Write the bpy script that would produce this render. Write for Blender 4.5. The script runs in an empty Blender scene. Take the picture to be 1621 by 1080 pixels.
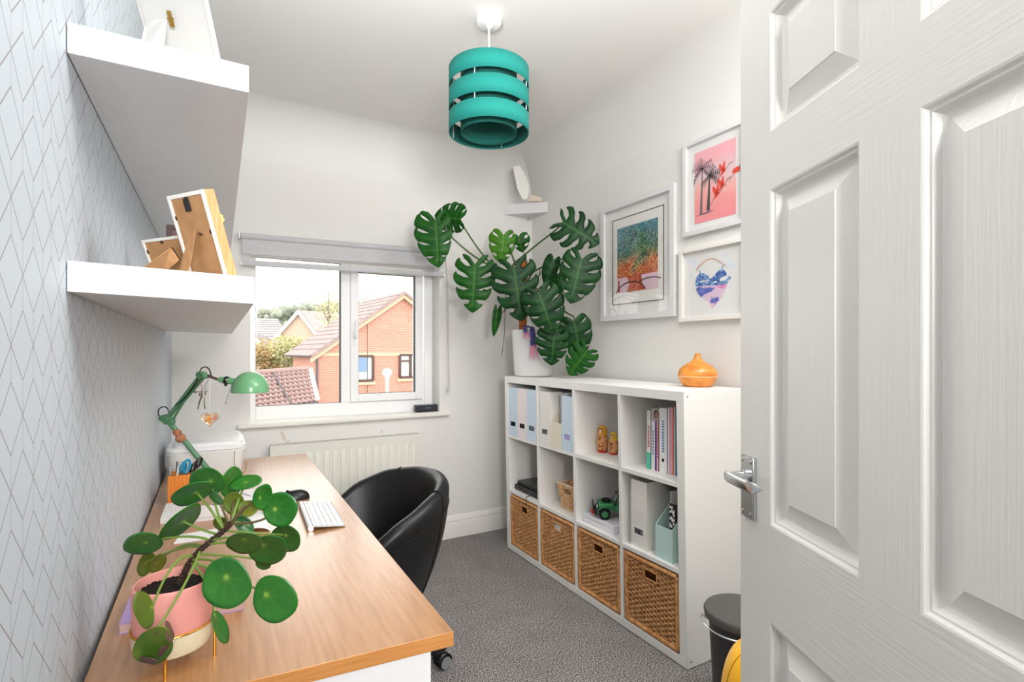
import bpy, bmesh, math, random
from mathutils import Vector, Matrix
random.seed(7)
S = bpy.context.scene
COL = S.collection
PI = math.pi
# ---------------------------------------------------------------- camera
CZ = 1.285
F_PX, CXP, HZ = 817.0, 810.5, 556.0
YAW = math.atan2(CXP - 347.0, F_PX)
SY, CY = math.sin(YAW), math.cos(YAW)
cam_d = bpy.data.cameras.new('camera')
cam = bpy.data.objects.new('camera', cam_d); COL.objects.link(cam)
cam.location = (0, 0, CZ)
cam.rotation_euler = (PI/2, 0, -YAW)
cam_d.sensor_width = 36.0
cam_d.lens = F_PX/1621.0*36.0
cam_d.shift_y = 16.0/1621.0
cam_d.clip_start = 0.03; cam_d.clip_end = 500
S.camera = cam
# ---------------------------------------------------------------- colour management, world, lights
S.view_settings.view_transform = 'Standard'
S.view_settings.look = 'None'
S.view_settings.exposure = 0.12
S.view_settings.gamma = 1.0
S.view_settings.use_curve_mapping = False
S.cycles.use_denoising = True
S.cycles.max_bounces = 8
S.cycles.diffuse_bounces = 5
S.cycles.transparent_max_bounces = 12
W = bpy.data.worlds.new('world'); S.world = W; W.use_nodes = True
wn = W.node_tree; wbg = wn.nodes['Background']
wbg.inputs['Color'].default_value = (1.0, 0.965, 0.92, 1)
wbg.inputs['Strength'].default_value = 3.2
def area(name, loc, target, sx, sy, power, col=(1, 1, 1)):
    d = bpy.data.lights.new(name, 'AREA'); d.shape = 'RECTANGLE'; d.size = sx; d.size_y = sy
    d.energy = power; d.color = col
    o = bpy.data.objects.new(name, d); COL.objects.link(o); o.location = loc
    o.rotation_euler = (Vector(target)-Vector(loc)).to_track_quat('-Z', 'Y').to_euler()
    return o
area('hall_fill', (0.10, -0.55, 1.95), (0.7, 2.6, 1.1), 0.8, 0.8, 4, (1.0, 0.985, 0.965))  # added frontal fill behind the camera, not a lamp of the hall
fl_ = area('doorway_fill', (0.16, -0.95, 1.66), (1.15, 3.3, 1.30), 0.6, 0.5, 14, (1.0, 0.99, 0.98))  # added narrow fill through the doorway, lifts the far wall
fl_.data.spread = math.radians(85)
up = area('flash_bounced_up', (0.22, 0.72, 2.0), (0.42, 1.02, 2.65), 0.4, 0.4, 19, (1.0, 0.99, 0.98))
up.data.spread = math.radians(125)
area('ceiling_bounce_fill', (1.42, 0.62, 2.55), (1.15, 2.2, 0.2), 1.0, 0.8, 34, (1.0, 1.0, 1.0))  # added area lamp standing in for ceiling bounce, brightens room and bookcase side

# ---------------------------------------------------------------- projection of the survey (metres <-> sight lines)
def ray(u, v):
    a = (u-CXP)/F_PX
    return Vector((SY+CY*a, CY-SY*a, (HZ-v)/F_PX))
def at(u, v, t):
    return Vector((0, 0, CZ)) + ray(u, v)*t
def onX(u, v, X):
    r = ray(u, v); return at(u, v, X/r.x)
def onY(u, v, Y):
    r = ray(u, v); return at(u, v, Y/r.y)
def onZ(u, v, Z):
    r = ray(u, v); return at(u, v, (Z-CZ)/r.z)
def lin(c):
    c = c/255.0
    return c/12.92 if c <= 0.04045 else ((c+0.055)/1.055)**2.4
def rgb(r, g=None, b=None):
    if g is None: r, g, b = r
    return (lin(r), lin(g), lin(b), 1)

# ---------------------------------------------------------------- materials
def _m(name):
    m = bpy.data.materials.new(name); m.use_nodes = True
    return m, m.node_tree, m.node_tree.nodes['Principled BSDF']
def N(nt, typ, **kw):
    n = nt.nodes.new(typ)
    for k, v in kw.items(): setattr(n, k, v)
    return n
def ramp(nt, stops, interp='LINEAR'):
    r = N(nt, 'ShaderNodeValToRGB'); r.color_ramp.interpolation = interp
    e = r.color_ramp.elements
    while len(e) < len(stops): e.new(0.5)
    for k, (p, c) in enumerate(stops):
        e[k].position = p; e[k].color = c
    return r
def coords(nt, scale=(1, 1, 1), rot=(0, 0, 0), kind='Object'):
    tc = N(nt, 'ShaderNodeTexCoord'); mp = N(nt, 'ShaderNodeMapping')
    mp.inputs['Scale'].default_value = scale; mp.inputs['Rotation'].default_value = rot
    nt.links.new(tc.outputs[kind], mp.inputs['Vector'])
    return mp.outputs['Vector']
def mat(name, c, rough=0.5, metal=0.0, spec=0.5, c2=None, ns=8.0, stretch=(1, 1, 1), lo=0.35, hi=0.65,
        bump=0.0, bs=60.0, bstretch=(1, 1, 1), coat=0.0, trans=0.0, ior=1.45, emit=0, bdist=0.002, sheen=0.0, detail=4, sss=0):
    m, nt, p = _m(name)
    p.inputs['Base Color'].default_value = rgb(c)
    p.inputs['Roughness'].default_value = rough
    p.inputs['Metallic'].default_value = metal
    p.inputs['Specular IOR Level'].default_value = spec
    p.inputs['Coat Weight'].default_value = coat
    p.inputs['Coat Roughness'].default_value = 0.15
    p.inputs['Transmission Weight'].default_value = trans
    p.inputs['IOR'].default_value = ior
    p.inputs['Sheen Weight'].default_value = sheen
    if c2 is not None:
        v = coords(nt, stretch)
        n = N(nt, 'ShaderNodeTexNoise'); n.inputs['Scale'].default_value = ns; n.inputs['Detail'].default_value = detail
        nt.links.new(v, n.inputs['Vector'])
        r = ramp(nt, [(lo, rgb(c)), (hi, rgb(c2))])
        nt.links.new(n.outputs['Fac'], r.inputs['Fac']); nt.links.new(r.outputs['Color'], p.inputs['Base Color'])
    if bump > 0:
        v = coords(nt, bstretch)
        n = N(nt, 'ShaderNodeTexNoise'); n.inputs['Scale'].default_value = bs; n.inputs['Detail'].default_value = 3
        nt.links.new(v, n.inputs['Vector'])
        b = N(nt, 'ShaderNodeBump'); b.inputs['Strength'].default_value = bump; b.inputs['Distance'].default_value = bdist
        nt.links.new(n.outputs['Fac'], b.inputs['Height']); nt.links.new(b.outputs['Normal'], p.inputs['Normal'])
    return m

M = {}
M['paint'] = mat('white wall paint', (226, 224, 220), 0.85, spec=0.2, bump=0.15, bs=140)
M['ceilpaint'] = mat('white ceiling paint', (228, 227, 224), 0.9, spec=0.15, bump=0.1, bs=140)
M['gloss'] = mat('white gloss paint', (232, 229, 222), 0.3, spec=0.45)
M['skirt'] = mat('cream white skirting gloss', (232, 230, 224), 0.35)
M['upvc'] = mat('white upvc', (240, 240, 240), 0.3)
M['gasket'] = mat('dark gasket', (52, 58, 68), 0.6)
M['lack'] = mat('white shelf laminate', (222, 221, 221), 0.35)
M['board'] = mat('white painted board', (204, 203, 200), 0.5)
M['bookcase'] = mat('white bookcase foil', (242, 240, 236), 0.45)
M['chrome'] = mat('brushed chrome', (205, 208, 210), 0.22, metal=1.0)
M['chrome_s'] = mat('polished chrome', (220, 222, 224), 0.2, metal=1.0)
M['brass'] = mat('brass', (176, 140, 70), 0.3, metal=1.0)
M['gold'] = mat('polished gold metal', (226, 168, 74), 0.18, metal=1.0)
M['black'] = mat('black plastic', (22, 23, 25), 0.35)
M['blackmat'] = mat('matt black', (14, 14, 15), 0.8)
M['leather'] = mat('black faux leather', (17, 18, 21), 0.42, spec=0.5, bump=0.25, bs=420, bdist=0.0006)
M['seam'] = mat('black seam stitching', (8, 8, 9), 0.7)
M['green'] = mat('sage green enamel', (112, 172, 122), 0.28, coat=0.4)
M['greend'] = mat('green enamelled tube', (76, 128, 90), 0.3, metal=0.0, coat=0.6)
M['cork'] = mat('cork wood', (186, 128, 92), 0.8, c2=(150, 92, 62), ns=60, bump=0.4, bs=120)
M['white'] = mat('white plastic', (238, 238, 238), 0.35)
M['whitep'] = mat('white paper', (238, 236, 234), 0.8, spec=0.2)
M['printer'] = mat('white printer plastic', (226, 225, 222), 0.3)
M['radiator'] = mat('cream white radiator enamel', (223, 221, 212), 0.35)
M['mdf'] = mat('brown mdf backing', (184, 140, 96), 0.8, c2=(170, 124, 82), ns=30)
M['pine'] = mat('pale pine wood', (212, 164, 112), 0.5, c2=(196, 144, 92), ns=6, stretch=(30, 30, 2))
M['deskwood'] = None
M['pink'] = mat('pink glazed ceramic', (226, 152, 142), 0.4)
M['cream'] = mat('cream enamel bowl', (226, 214, 182), 0.3)
M['soil'] = mat('dark potting soil', (16, 11, 10), 0.95, c2=(40, 29, 24), ns=160, bump=1.0, bs=180, bdist=0.004)
M['potwhite'] = mat('white matt ceramic', (232, 232, 231), 0.55)
M['orangewood'] = mat('orange varnished wood', (222, 134, 44), 0.4, c2=(204, 110, 28), ns=8, stretch=(40, 40, 1.5))
M['difwood'] = mat('orange wood grain', (232, 152, 62), 0.32, c2=(196, 104, 30), ns=2.2, stretch=(7, 7, 16), lo=0.42, hi=0.75, coat=0.3)
M['band'] = mat('pale seam band', (236, 200, 150), 0.4)
M['teal'] = None
M['bluehandle'] = mat('blue scissor plastic', (30, 140, 176), 0.3)
M['steel'] = mat('steel', (190, 190, 192), 0.25, metal=1.0)
M['darkstem'] = mat('brown bark trunk', (70, 48, 36), 0.9, c2=(40, 26, 20), ns=120, bump=0.8, bs=150)
M['vine'] = mat('dark green stem', (66, 96, 44), 0.5)
M['pstem'] = mat('light green stem', (112, 138, 58), 0.45)
M['pstemd'] = mat('olive brown stem', (86, 72, 40), 0.5)
M['bin'] = mat('dark grey brushed metal', (74, 74, 74), 0.4, metal=0.6)
M['binlid'] = mat('grey bin lid', (92, 90, 88), 0.45, metal=0.3)
M['yellow'] = mat('yellow fabric', (255, 188, 2), 0.75, bump=0.1, bs=300, sheen=0.2)
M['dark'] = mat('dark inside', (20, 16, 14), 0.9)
M['cane'] = None

def wood_desk():
    m, nt, p = _m('beech desk laminate')
    v = coords(nt, (26, 1.6, 26))
    n = N(nt, 'ShaderNodeTexNoise'); n.inputs['Scale'].default_value = 4.0; n.inputs['Detail'].default_value = 6
    nt.links.new(v, n.inputs['Vector'])
    r = ramp(nt, [(0.25, rgb(156, 106, 62)), (0.5, rgb(174, 125, 79)), (0.8, rgb(187, 140, 96))])
    nt.links.new(n.outputs['Fac'], r.inputs['Fac']); nt.links.new(r.outputs['Color'], p.inputs['Base Color'])
    p.inputs['Roughness'].default_value = 0.34; p.inputs['Specular IOR Level'].default_value = 0.8
    p.inputs['Coat Weight'].default_value = 0.7; p.inputs['Coat Roughness'].default_value = 0.26; p.inputs['Coat IOR'].default_value = 1.5
    return m
M['deskwood'] = wood_desk()
M['deskedge'] = mat('orange beech edging', (206, 144, 82), 0.4, c2=(190, 126, 66), ns=5, stretch=(2, 2, 60))
def fabric(name, c, c2, rough=0.85, sc=900):
    m, nt, p = _m(name)
    v = coords(nt)
    n = N(nt, 'ShaderNodeTexNoise'); n.inputs['Scale'].default_value = sc; nt.links.new(v, n.inputs['Vector'])
    r = ramp(nt, [(0.35, rgb(c)), (0.65, rgb(c2))]); nt.links.new(n.outputs['Fac'], r.inputs['Fac'])
    nt.links.new(r.outputs['Color'], p.inputs['Base Color']); p.inputs['Roughness'].default_value = rough
    b = N(nt, 'ShaderNodeBump'); b.inputs['Strength'].default_value = 0.3; b.inputs['Distance'].default_value = 0.001
    nt.links.new(n.outputs['Fac'], b.inputs['Height']); nt.links.new(b.outputs['Normal'], p.inputs['Normal'])
    return m
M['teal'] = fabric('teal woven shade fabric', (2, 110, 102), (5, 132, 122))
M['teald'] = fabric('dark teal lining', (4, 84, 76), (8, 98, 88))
M['blind'] = None
def blind_mat(name, c, alpha):
    m, nt, p = _m(name)
    v = coords(nt, (1, 1, 40))
    n = N(nt, 'ShaderNodeTexNoise'); n.inputs['Scale'].default_value = 12; nt.links.new(v, n.inputs['Vector'])
    r = ramp(nt, [(0.3, rgb(c)), (0.7, rgb([x+18 for x in c]))]); nt.links.new(n.outputs['Fac'], r.inputs['Fac'])
    nt.links.new(r.outputs['Color'], p.inputs['Base Color']); p.inputs['Roughness'].default_value = 0.9
    p.inputs['Alpha'].default_value = alpha
    return m
M['blind'] = blind_mat('grey blind weave', (186, 186, 188), 0.97)
M['sheer'] = blind_mat('sheer blind mesh', (225, 225, 225), 0.14)
def glass_mat(name='window glass', refl=0.05, tint=(1, 1, 1, 1), rough=0.0):
    m = bpy.data.materials.new(name); m.use_nodes = True; nt = m.node_tree; nt.nodes.clear()
    o = N(nt, 'ShaderNodeOutputMaterial'); mx = N(nt, 'ShaderNodeMixShader'); tr = N(nt, 'ShaderNodeBsdfTransparent')
    gl = N(nt, 'ShaderNodeBsdfGlossy'); gl.inputs['Roughness'].default_value = rough
    tr.inputs['Color'].default_value = tint
    lw = N(nt, 'ShaderNodeLayerWeight'); lw.inputs['Blend'].default_value = 0.5
    pw = N(nt, 'ShaderNodeMath', operation='POWER'); nt.links.new(lw.outputs['Facing'], pw.inputs[0]); pw.inputs[1].default_value = 5.0
    ma = N(nt, 'ShaderNodeMath', operation='MULTIPLY_ADD'); nt.links.new(pw.outputs[0], ma.inputs[0]); ma.inputs[1].default_value = 0.9; ma.inputs[2].default_value = 0.03
    nt.links.new(ma.outputs[0], mx.inputs[0])
    nt.links.new(tr.outputs[0], mx.inputs[1]); nt.links.new(gl.outputs[0], mx.inputs[2]); nt.links.new(mx.outputs[0], o.inputs[0])
    return m
M['glass'] = glass_mat()
def wallpaper():
    m, nt, p = _m('pale blue grey geometric wallpaper')
    tc = N(nt, 'ShaderNodeTexCoord'); sp = N(nt, 'ShaderNodeSeparateXYZ'); nt.links.new(tc.outputs['Object'], sp.inputs[0])
    def mth(op, a, b=None, c=None):
        n = N(nt, 'ShaderNodeMath', operation=op)
        for k, x in enumerate((a, b, c)):
            if x is None: continue
            if isinstance(x, (int, float)): n.inputs[k].default_value = x
            else: nt.links.new(x, n.inputs[k])
        return n.outputs[0]
    zz = mth('DIVIDE', mth('SUBTRACT', sp.outputs['Z'], CZ+0.007), 0.085)
    row = mth('FLOOR', mth('ADD', zz, 0.5))
    v = mth('MULTIPLY', mth('SUBTRACT', zz, row), 2.0)
    xs = mth('ADD', mth('DIVIDE', mth('SUBTRACT', sp.outputs['Y'], 0.8836), 0.042), row)
    tri = mth('PINGPONG', xs, 1.0)
    d = mth('ABSOLUTE', mth('SUBTRACT', mth('ABSOLUTE', v), tri))
    l1 = mth('SUBTRACT', 1.0, mth('SMOOTH_MIN', mth('DIVIDE', d, 0.046), 1.0, 0.1))
    l2 = mth('MULTIPLY', mth('LESS_THAN', tri, 0.022), 0.4)
    l = mth('MINIMUM', mth('MULTIPLY', mth('MAXIMUM', l1, l2), 1.0), 1.0)
    mx = N(nt, 'ShaderNodeMix', data_type='RGBA')
    nt.links.new(l, mx.inputs['Factor']); mx.inputs['A'].default_value = rgb(194, 203, 211); mx.inputs['B'].default_value = rgb(116, 94, 98)
    nt.links.new(mx.outputs['Result'], p.inputs['Base Color'])
    p.inputs['Roughness'].default_value = 0.6
    return m
M['wallpaper'] = wallpaper()
def carpet():
    m, nt, p = _m('grey brown speckled carpet')
    v = coords(nt)
    n = N(nt, 'ShaderNodeTexNoise'); n.inputs['Scale'].default_value = 185; n.inputs['Detail'].default_value = 5; n.inputs['Roughness'].default_value = 0.75
    n2 = N(nt, 'ShaderNodeTexNoise'); n2.inputs['Scale'].default_value = 6
    nt.links.new(v, n.inputs['Vector']); nt.links.new(v, n2.inputs['Vector'])
    r = ramp(nt, [(0.40, rgb(48, 45, 46)), (0.5, rgb(122, 117, 116)), (0.60, rgb(212, 207, 204))])
    nt.links.new(n.outputs['Fac'], r.inputs['Fac'])
    r2 = ramp(nt, [(0.3, (0.86, 0.86, 0.86, 1)), (0.7, (1.0, 1.0, 1.0, 1))]); nt.links.new(n2.outputs['Fac'], r2.inputs['Fac'])
    mx = N(nt, 'ShaderNodeMix', data_type='RGBA', blend_type='MULTIPLY'); mx.inputs['Factor'].default_value = 1
    nt.links.new(r.outputs['Color'], mx.inputs['A']); nt.links.new(r2.outputs['Color'], mx.inputs['B'])
    nt.links.new(mx.outputs['Result'], p.inputs['Base Color'])
    p.inputs['Roughness'].default_value = 1.0; p.inputs['Specular IOR Level'].default_value = 0.1
    b = N(nt, 'ShaderNodeBump'); b.inputs['Strength'].default_value = 0.5; b.inputs['Distance'].default_value = 0.0015
    nt.links.new(n.outputs['Fac'], b.inputs['Height']); nt.links.new(b.outputs['Normal'], p.inputs['Normal'])
    return m
M['carpet'] = carpet()
def doorpaint(name='white moulded door paint', st=(60, 60, 2.2)):
    m, nt, p = _m(name)
    p.inputs['Base Color'].default_value = rgb(232, 229, 224); p.inputs['Roughness'].default_value = 0.3
    outs = []
    v = coords(nt, st)
    w = N(nt, 'ShaderNodeTexNoise'); w.inputs['Scale'].default_value = 3.0; w.inputs['Detail'].default_value = 4
    w.inputs['Distortion'].default_value = 0.6
    nt.links.new(v, w.inputs['Vector'])
    b = N(nt, 'ShaderNodeBump'); b.inputs['Strength'].default_value = 0.4; b.inputs['Distance'].default_value = 0.0013
    nt.links.new(w.outputs['Fac'], b.inputs['Height']); nt.links.new(b.outputs['Normal'], p.inputs['Normal'])
    return m
M['door'] = doorpaint()
M['doorrail'] = doorpaint('white moulded rail paint', (2.2, 60, 60))
def cane_mat(name, c1, c2, c3):
    m, nt, p = _m(name)
    v = coords(nt)
    n = N(nt, 'ShaderNodeTexNoise'); n.inputs['Scale'].default_value = 55; n.inputs['Detail'].default_value = 5
    nt.links.new(v, n.inputs['Vector'])
    r = ramp(nt, [(0.3, rgb(c1)), (0.5, rgb(c2)), (0.72, rgb(c3))]); nt.links.new(n.outputs['Fac'], r.inputs['Fac'])
    nt.links.new(r.outputs['Color'], p.inputs['Base Color']); p.inputs['Roughness'].default_value = 0.55
    return m
M['cane'] = cane_mat('woven brown cane', (186, 126, 74), (214, 158, 102), (232, 184, 130))
M['canerim'] = cane_mat('wrapped cane border', (160, 100, 52), (206, 146, 88), (224, 172, 112))
M['canelight'] = cane_mat('pale woven cane', (190, 138, 88), (222, 178, 126), (238, 204, 160))
def leaf_mat(name, c, c2, vein, rough=0.35, trans=0.0):
    m, nt, p = _m(name); p.inputs['Specular IOR Level'].default_value = 0.22 if 'monstera' in name else 0.6
    v = coords(nt)
    n = N(nt, 'ShaderNodeTexNoise'); n.inputs['Scale'].default_value = 14; nt.links.new(v, n.inputs['Vector'])
    r = ramp(nt, [(0.35, rgb(c)), (0.65, rgb(c2))]); nt.links.new(n.outputs['Fac'], r.inputs['Fac'])
    at_ = N(nt, 'ShaderNodeAttribute'); at_.attribute_name = 'vein'
    mx = N(nt, 'ShaderNodeMix', data_type='RGBA')
    nt.links.new(at_.outputs['Fac'], mx.inputs['Factor']); nt.links.new(r.outputs['Color'], mx.inputs['A'])
    mx.inputs['B'].default_value = rgb(vein)
    nt.links.new(mx.outputs['Result'], p.inputs['Base Color']); p.inputs['Roughness'].default_value = rough
    if trans:
        o = [x for x in nt.nodes if x.type == 'OUTPUT_MATERIAL'][0]
        ms = N(nt, 'ShaderNodeMixShader'); ms.inputs[0].default_value = trans
        tl = N(nt, 'ShaderNodeBsdfTranslucent'); nt.links.new(mx.outputs['Result'], tl.inputs['Color'])
        nt.links.new(p.outputs[0], ms.inputs[1]); nt.links.new(tl.outputs[0], ms.inputs[2]); nt.links.new(ms.outputs[0], o.inputs[0])
    return m
M['mleaf'] = leaf_mat('dark glossy monstera leaf', (12, 50, 22), (20, 64, 26), (58, 108, 48), 0.42, 0.08)
M['mleafm'] = leaf_mat('mid green monstera leaf', (20, 76, 22), (32, 92, 27), (74, 126, 50), 0.4, 0.15)
M['mleafl'] = leaf_mat('light green monstera leaf', (66, 132, 30), (84, 146, 38), (130, 172, 74), 0.35, 0.3)
M['pleaf'] = leaf_mat('green round leaf', (34, 104, 32), (50, 122, 40), (156, 190, 76), 0.3, 0.12)
M['pleafd'] = leaf_mat('dark green round leaf', (28, 88, 34), (40, 104, 40), (134, 172, 72), 0.35, 0.1)
M['pleafo'] = leaf_mat('olive round leaf', (92, 122, 36), (124, 130, 46), (164, 170, 70), 0.4, 0.3)
M['pleafw'] = leaf_mat('yellowing round leaf', (74, 112, 34), (150, 158, 46), (120, 80, 60), 0.5, 0.2)

# ---------------------------------------------------------------- mesh builder
def woff(o):
    v = Vector((0, 0, 0))
    while o is not None:
        v += o.location; o = o.parent
    return v
class MB:
    def __init__(s): s.v = []; s.f = []; s.a = {}
    def add(s, vs, fs):
        n = len(s.v); s.v += [Vector(x) for x in vs]; s.f += [tuple(n+i for i in f) for f in fs]; return s
    def box(s, x0, y0, z0, x1, y1, z1):
        x0, x1 = min(x0, x1), max(x0, x1); y0, y1 = min(y0, y1), max(y0, y1); z0, z1 = min(z0, z1), max(z0, z1)
        vs = [(x, y, z) for z in (z0, z1) for y in (y0, y1) for x in (x0, x1)]
        return s.add(vs, [(0, 2, 3, 1), (4, 5, 7, 6), (0, 1, 5, 4), (2, 6, 7, 3), (0, 4, 6, 2), (1, 3, 7, 5)])
    def obox(s, c, ax, ay, az):
        c = Vector(c); ax = Vector(ax); ay = Vector(ay); az = Vector(az)
        vs = [c+ax*i+ay*j+az*k for k in (-1, 1) for j in (-1, 1) for i in (-1, 1)]
        fs = [(0, 2, 3, 1), (4, 5, 7, 6), (0, 1, 5, 4), (2, 6, 7, 3), (0, 4, 6, 2), (1, 3, 7, 5)]
        if ax.cross(ay).dot(az) < 0: fs = [f[::-1] for f in fs]
        return s.add(vs, fs)
    def hexa(s, bot, top):
        return s.add(list(bot)+list(top), [(3, 2, 1, 0), (4, 5, 6, 7), (0, 1, 5, 4), (1, 2, 6, 5), (2, 3, 7, 6), (3, 0, 4, 7)])
    def tube(s, pts, r, n=8, cap=True):
        pts = [Vector(p) for p in pts]
        rs = r if isinstance(r, (list, tuple)) else [r]*len(pts)
        up = None; base = len(s.v)
        for i, p in enumerate(pts):
            d = (pts[min(i+1, len(pts)-1)]-pts[max(i-1, 0)]).normalized()
            if up is None:
                up = Vector((0, 0, 1)) if abs(d.z) < 0.9 else Vector((1, 0, 0))
            a = d.cross(up).normalized(); b = a.cross(d).normalized(); up = b
            for k in range(n):
                w = 2*PI*k/n
                s.v.append(p+(a*math.cos(w)+b*math.sin(w))*rs[i])
        for i in range(len(pts)-1):
            for k in range(n):
                k2 = (k+1) % n
                s.f.append((base+i*n+k, base+i*n+k2, base+(i+1)*n+k2, base+(i+1)*n+k))
        if cap:
            s.f.append(tuple(base+k for k in range(n))[::-1])
            e = base+(len(pts)-1)*n
            s.f.append(tuple(e+k for k in range(n)))
        return s
    def lathe(s, prof, c=(0, 0, 0), n=32, sx=1, sy=1):
        c = Vector(c); base = len(s.v)
        for r, z in prof:
            for k in range(n):
                w = 2*PI*k/n
                s.v.append(c+Vector((r*math.cos(w)*sx, r*math.sin(w)*sy, z)))
        for i in range(len(prof)-1):
            for k in range(n):
                k2 = (k+1) % n
                s.f.append((base+i*n+k, base+i*n+k2, base+(i+1)*n+k2, base+(i+1)*n+k))
        if prof[0][0] > 1e-5: s.f.append(tuple(base+k for k in range(n))[::-1])
        if prof[-1][0] > 1e-5:
            e = base+(len(prof)-1)*n; s.f.append(tuple(e+k for k in range(n)))
        return s
    def grid(s, fn, nu, nv, cu=False):
        base = len(s.v)
        for i in range(nu if cu else nu+1):
            for j in range(nv+1):
                s.v.append(Vector(fn(i/nu, j/nv)))
        for i in range(nu):
            i2 = (i+1) % nu if cu else i+1
            for j in range(nv):
                s.f.append((base+i*(nv+1)+j, base+i2*(nv+1)+j, base+i2*(nv+1)+j+1, base+i*(nv+1)+j+1))
        return s
    def prism(s, pts, off):
        """closed outline (3D points) pushed along the vector off"""
        off = Vector(off); n = len(pts); b = len(s.v)
        s.v += [Vector(p) for p in pts]+[Vector(p)+off for p in pts]
        s.f.append(tuple(b+i for i in range(n))[::-1]); s.f.append(tuple(b+n+i for i in range(n)))
        for i in range(n):
            j = (i+1) % n
            s.f.append((b+i, b+j, b+n+j, b+n+i))
        return s
    def ico(s, c, r, sub=1, sc=(1, 1, 1)):
        bm = bmesh.new(); bmesh.ops.create_icosphere(bm, subdivisions=sub, radius=r)
        c = Vector(c); b = len(s.v)
        s.v += [c+Vector((v.co.x*sc[0], v.co.y*sc[1], v.co.z*sc[2])) for v in bm.verts]
        s.f += [tuple(b+v.index for v in f.verts) for f in bm.faces]
        bm.free(); return s
    def build(s, name, m, parent=None, world=True, smooth=40, bev=0, seg=2, origin=None, merge=0, solid=0, normals=True, attr=None):
        off = Vector((0, 0, 0))
        if world: off = woff(parent) if parent else Vector((0, 0, 0))
        if origin is not None: off = off+Vector(origin)
        me = bpy.data.meshes.new(name)
        me.from_pydata([v-off for v in s.v], [], s.f); me.update()
        if normals or merge:
            bm = bmesh.new(); bm.from_mesh(me)
            if attr is not None:
                lay = bm.verts.layers.float.new('vein'); bm.verts.ensure_lookup_table()
                for v, a in zip(bm.verts, attr): v[lay] = a
            if merge: bmesh.ops.remove_doubles(bm, verts=bm.verts, dist=merge)
            if normals: bmesh.ops.recalc_face_normals(bm, faces=bm.faces)
            bm.to_mesh(me); bm.free()
        if smooth:
            me.shade_smooth(); me.set_sharp_from_angle(angle=math.radians(smooth))
        if m is not None: me.materials.append(M[m] if isinstance(m, str) else m)
        o = bpy.data.objects.new(name, me); COL.objects.link(o)
        if parent is not None: o.parent = parent
        if origin is not None: o.location = origin
        if solid:
            md = o.modifiers.new('solid', 'SOLIDIFY'); md.thickness = solid; md.offset = 0
        if bev:
            md = o.modifiers.new('bevel', 'BEVEL'); md.width = bev; md.segments = seg; md.limit_method = 'ANGLE'
        return o
def tag(o, label=None, cat=None, group=None, kind=None):
    if label: o['label'] = label
    if cat: o['category'] = cat
    if group: o['group'] = group
    if kind: o['kind'] = kind
    return o
def thing(name, label, cat, loc=(0, 0, 0), rz=0, group=None, kind=None):
    o = bpy.data.objects.new(name, None); COL.objects.link(o)
    o.location = loc; o.rotation_euler = (0, 0, rz); o.empty_display_size = 0.1
    return tag(o, label, cat, group, kind)
def copy_of(o, parent, loc=None, rot=None):
    c = o.copy(); COL.objects.link(c); c.parent = parent
    if loc is not None: c.location = loc
    if rot is not None: c.rotation_euler = rot
    return c
def bez(p0, p1, p2, n=10):
    p0, p1, p2 = Vector(p0), Vector(p1), Vector(p2)
    return [p0*(1-t)**2+p1*2*t*(1-t)+p2*t*t for t in [i/n for i in range(n+1)]]
def smooth_path(pts, n=6):
    pts = [Vector(p) for p in pts]; out = []
    for i in range(len(pts)-1):
        p0 = pts[max(i-1, 0)]; p1 = pts[i]; p2 = pts[i+1]; p3 = pts[min(i+2, len(pts)-1)]
        for k in range(n):
            t = k/n
            out.append(0.5*((2*p1)+(-p0+p2)*t+(2*p0-5*p1+4*p2-p3)*t*t+(-p0+3*p1-3*p2+p3)*t**3))
    out.append(pts[-1]); return out
# ================================================================ ROOM SHELL
XR, YW, HC = 2.045, 3.30, CZ+1.36            # right wall, window wall, ceiling
XL0, XL1 = -0.203, -0.222                    # left wall at y = 0 and at the window wall
def struct(o): o['kind'] = 'structure'; return o
XB = -1.6                                    # hall behind
struct(MB().box(-1.0, XB, -0.1, 3.2, YW+0.3, 0.0).build('floor', 'carpet', smooth=0))
# left wall (papered)
struct(MB().hexa([(XL0-0.1, -0.1, 0), (XL0, -0.1, 0), (XL1, YW, 0), (XL1-0.1, YW, 0)],
                 [(XL0-0.1, -0.1, HC), (XL0, -0.1, HC), (XL1, YW, HC), (XL1-0.1, YW, HC)]).build('wall_left', 'wallpaper', smooth=0))
struct(MB().box(XR, -0.1, 0, XR+0.1, YW, HC).build('wall_right', 'paint', smooth=0))
# window wall with opening
WX0, WX1, WZ0, WZ1 = 0.154, 1.304, CZ-0.43, CZ+0.62
wb = MB()
wb.box(-0.35, YW, 0, WX0, YW+0.3, HC); wb.box(WX1, YW, 0, XR+0.1, YW+0.3, HC)
wb.box(WX0, YW, 0, WX1, YW+0.3, WZ0); wb.box(WX0, YW, WZ1, WX1, YW+0.3, HC)
struct(wb.build('wall_far', 'paint', smooth=0))
# near wall with doorway (the camera stands in it)
nb = MB(); DX0, DX1 = -0.17, 0.60
nb.box(-1.0, -0.12, 0, DX0-0.04, 0.0-0.005, HC); nb.box(DX1+0.02, -0.12, 0, XR+0.1, -0.005, HC); nb.box(DX0-0.04, -0.12, 2.03, DX1+0.02, -0.005, HC)
struct(nb.build('wall_near', 'paint', smooth=0))
hb = MB()
hb.box(-1.0, XB-0.1, 0, 3.2, XB, HC); hb.box(-1.1, XB, 0, -1.0, -0.1, HC); hb.box(3.2, XB, 0, 3.3, -0.1, HC)
struct(hb.build('wall_hall', 'paint', smooth=0))
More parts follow.
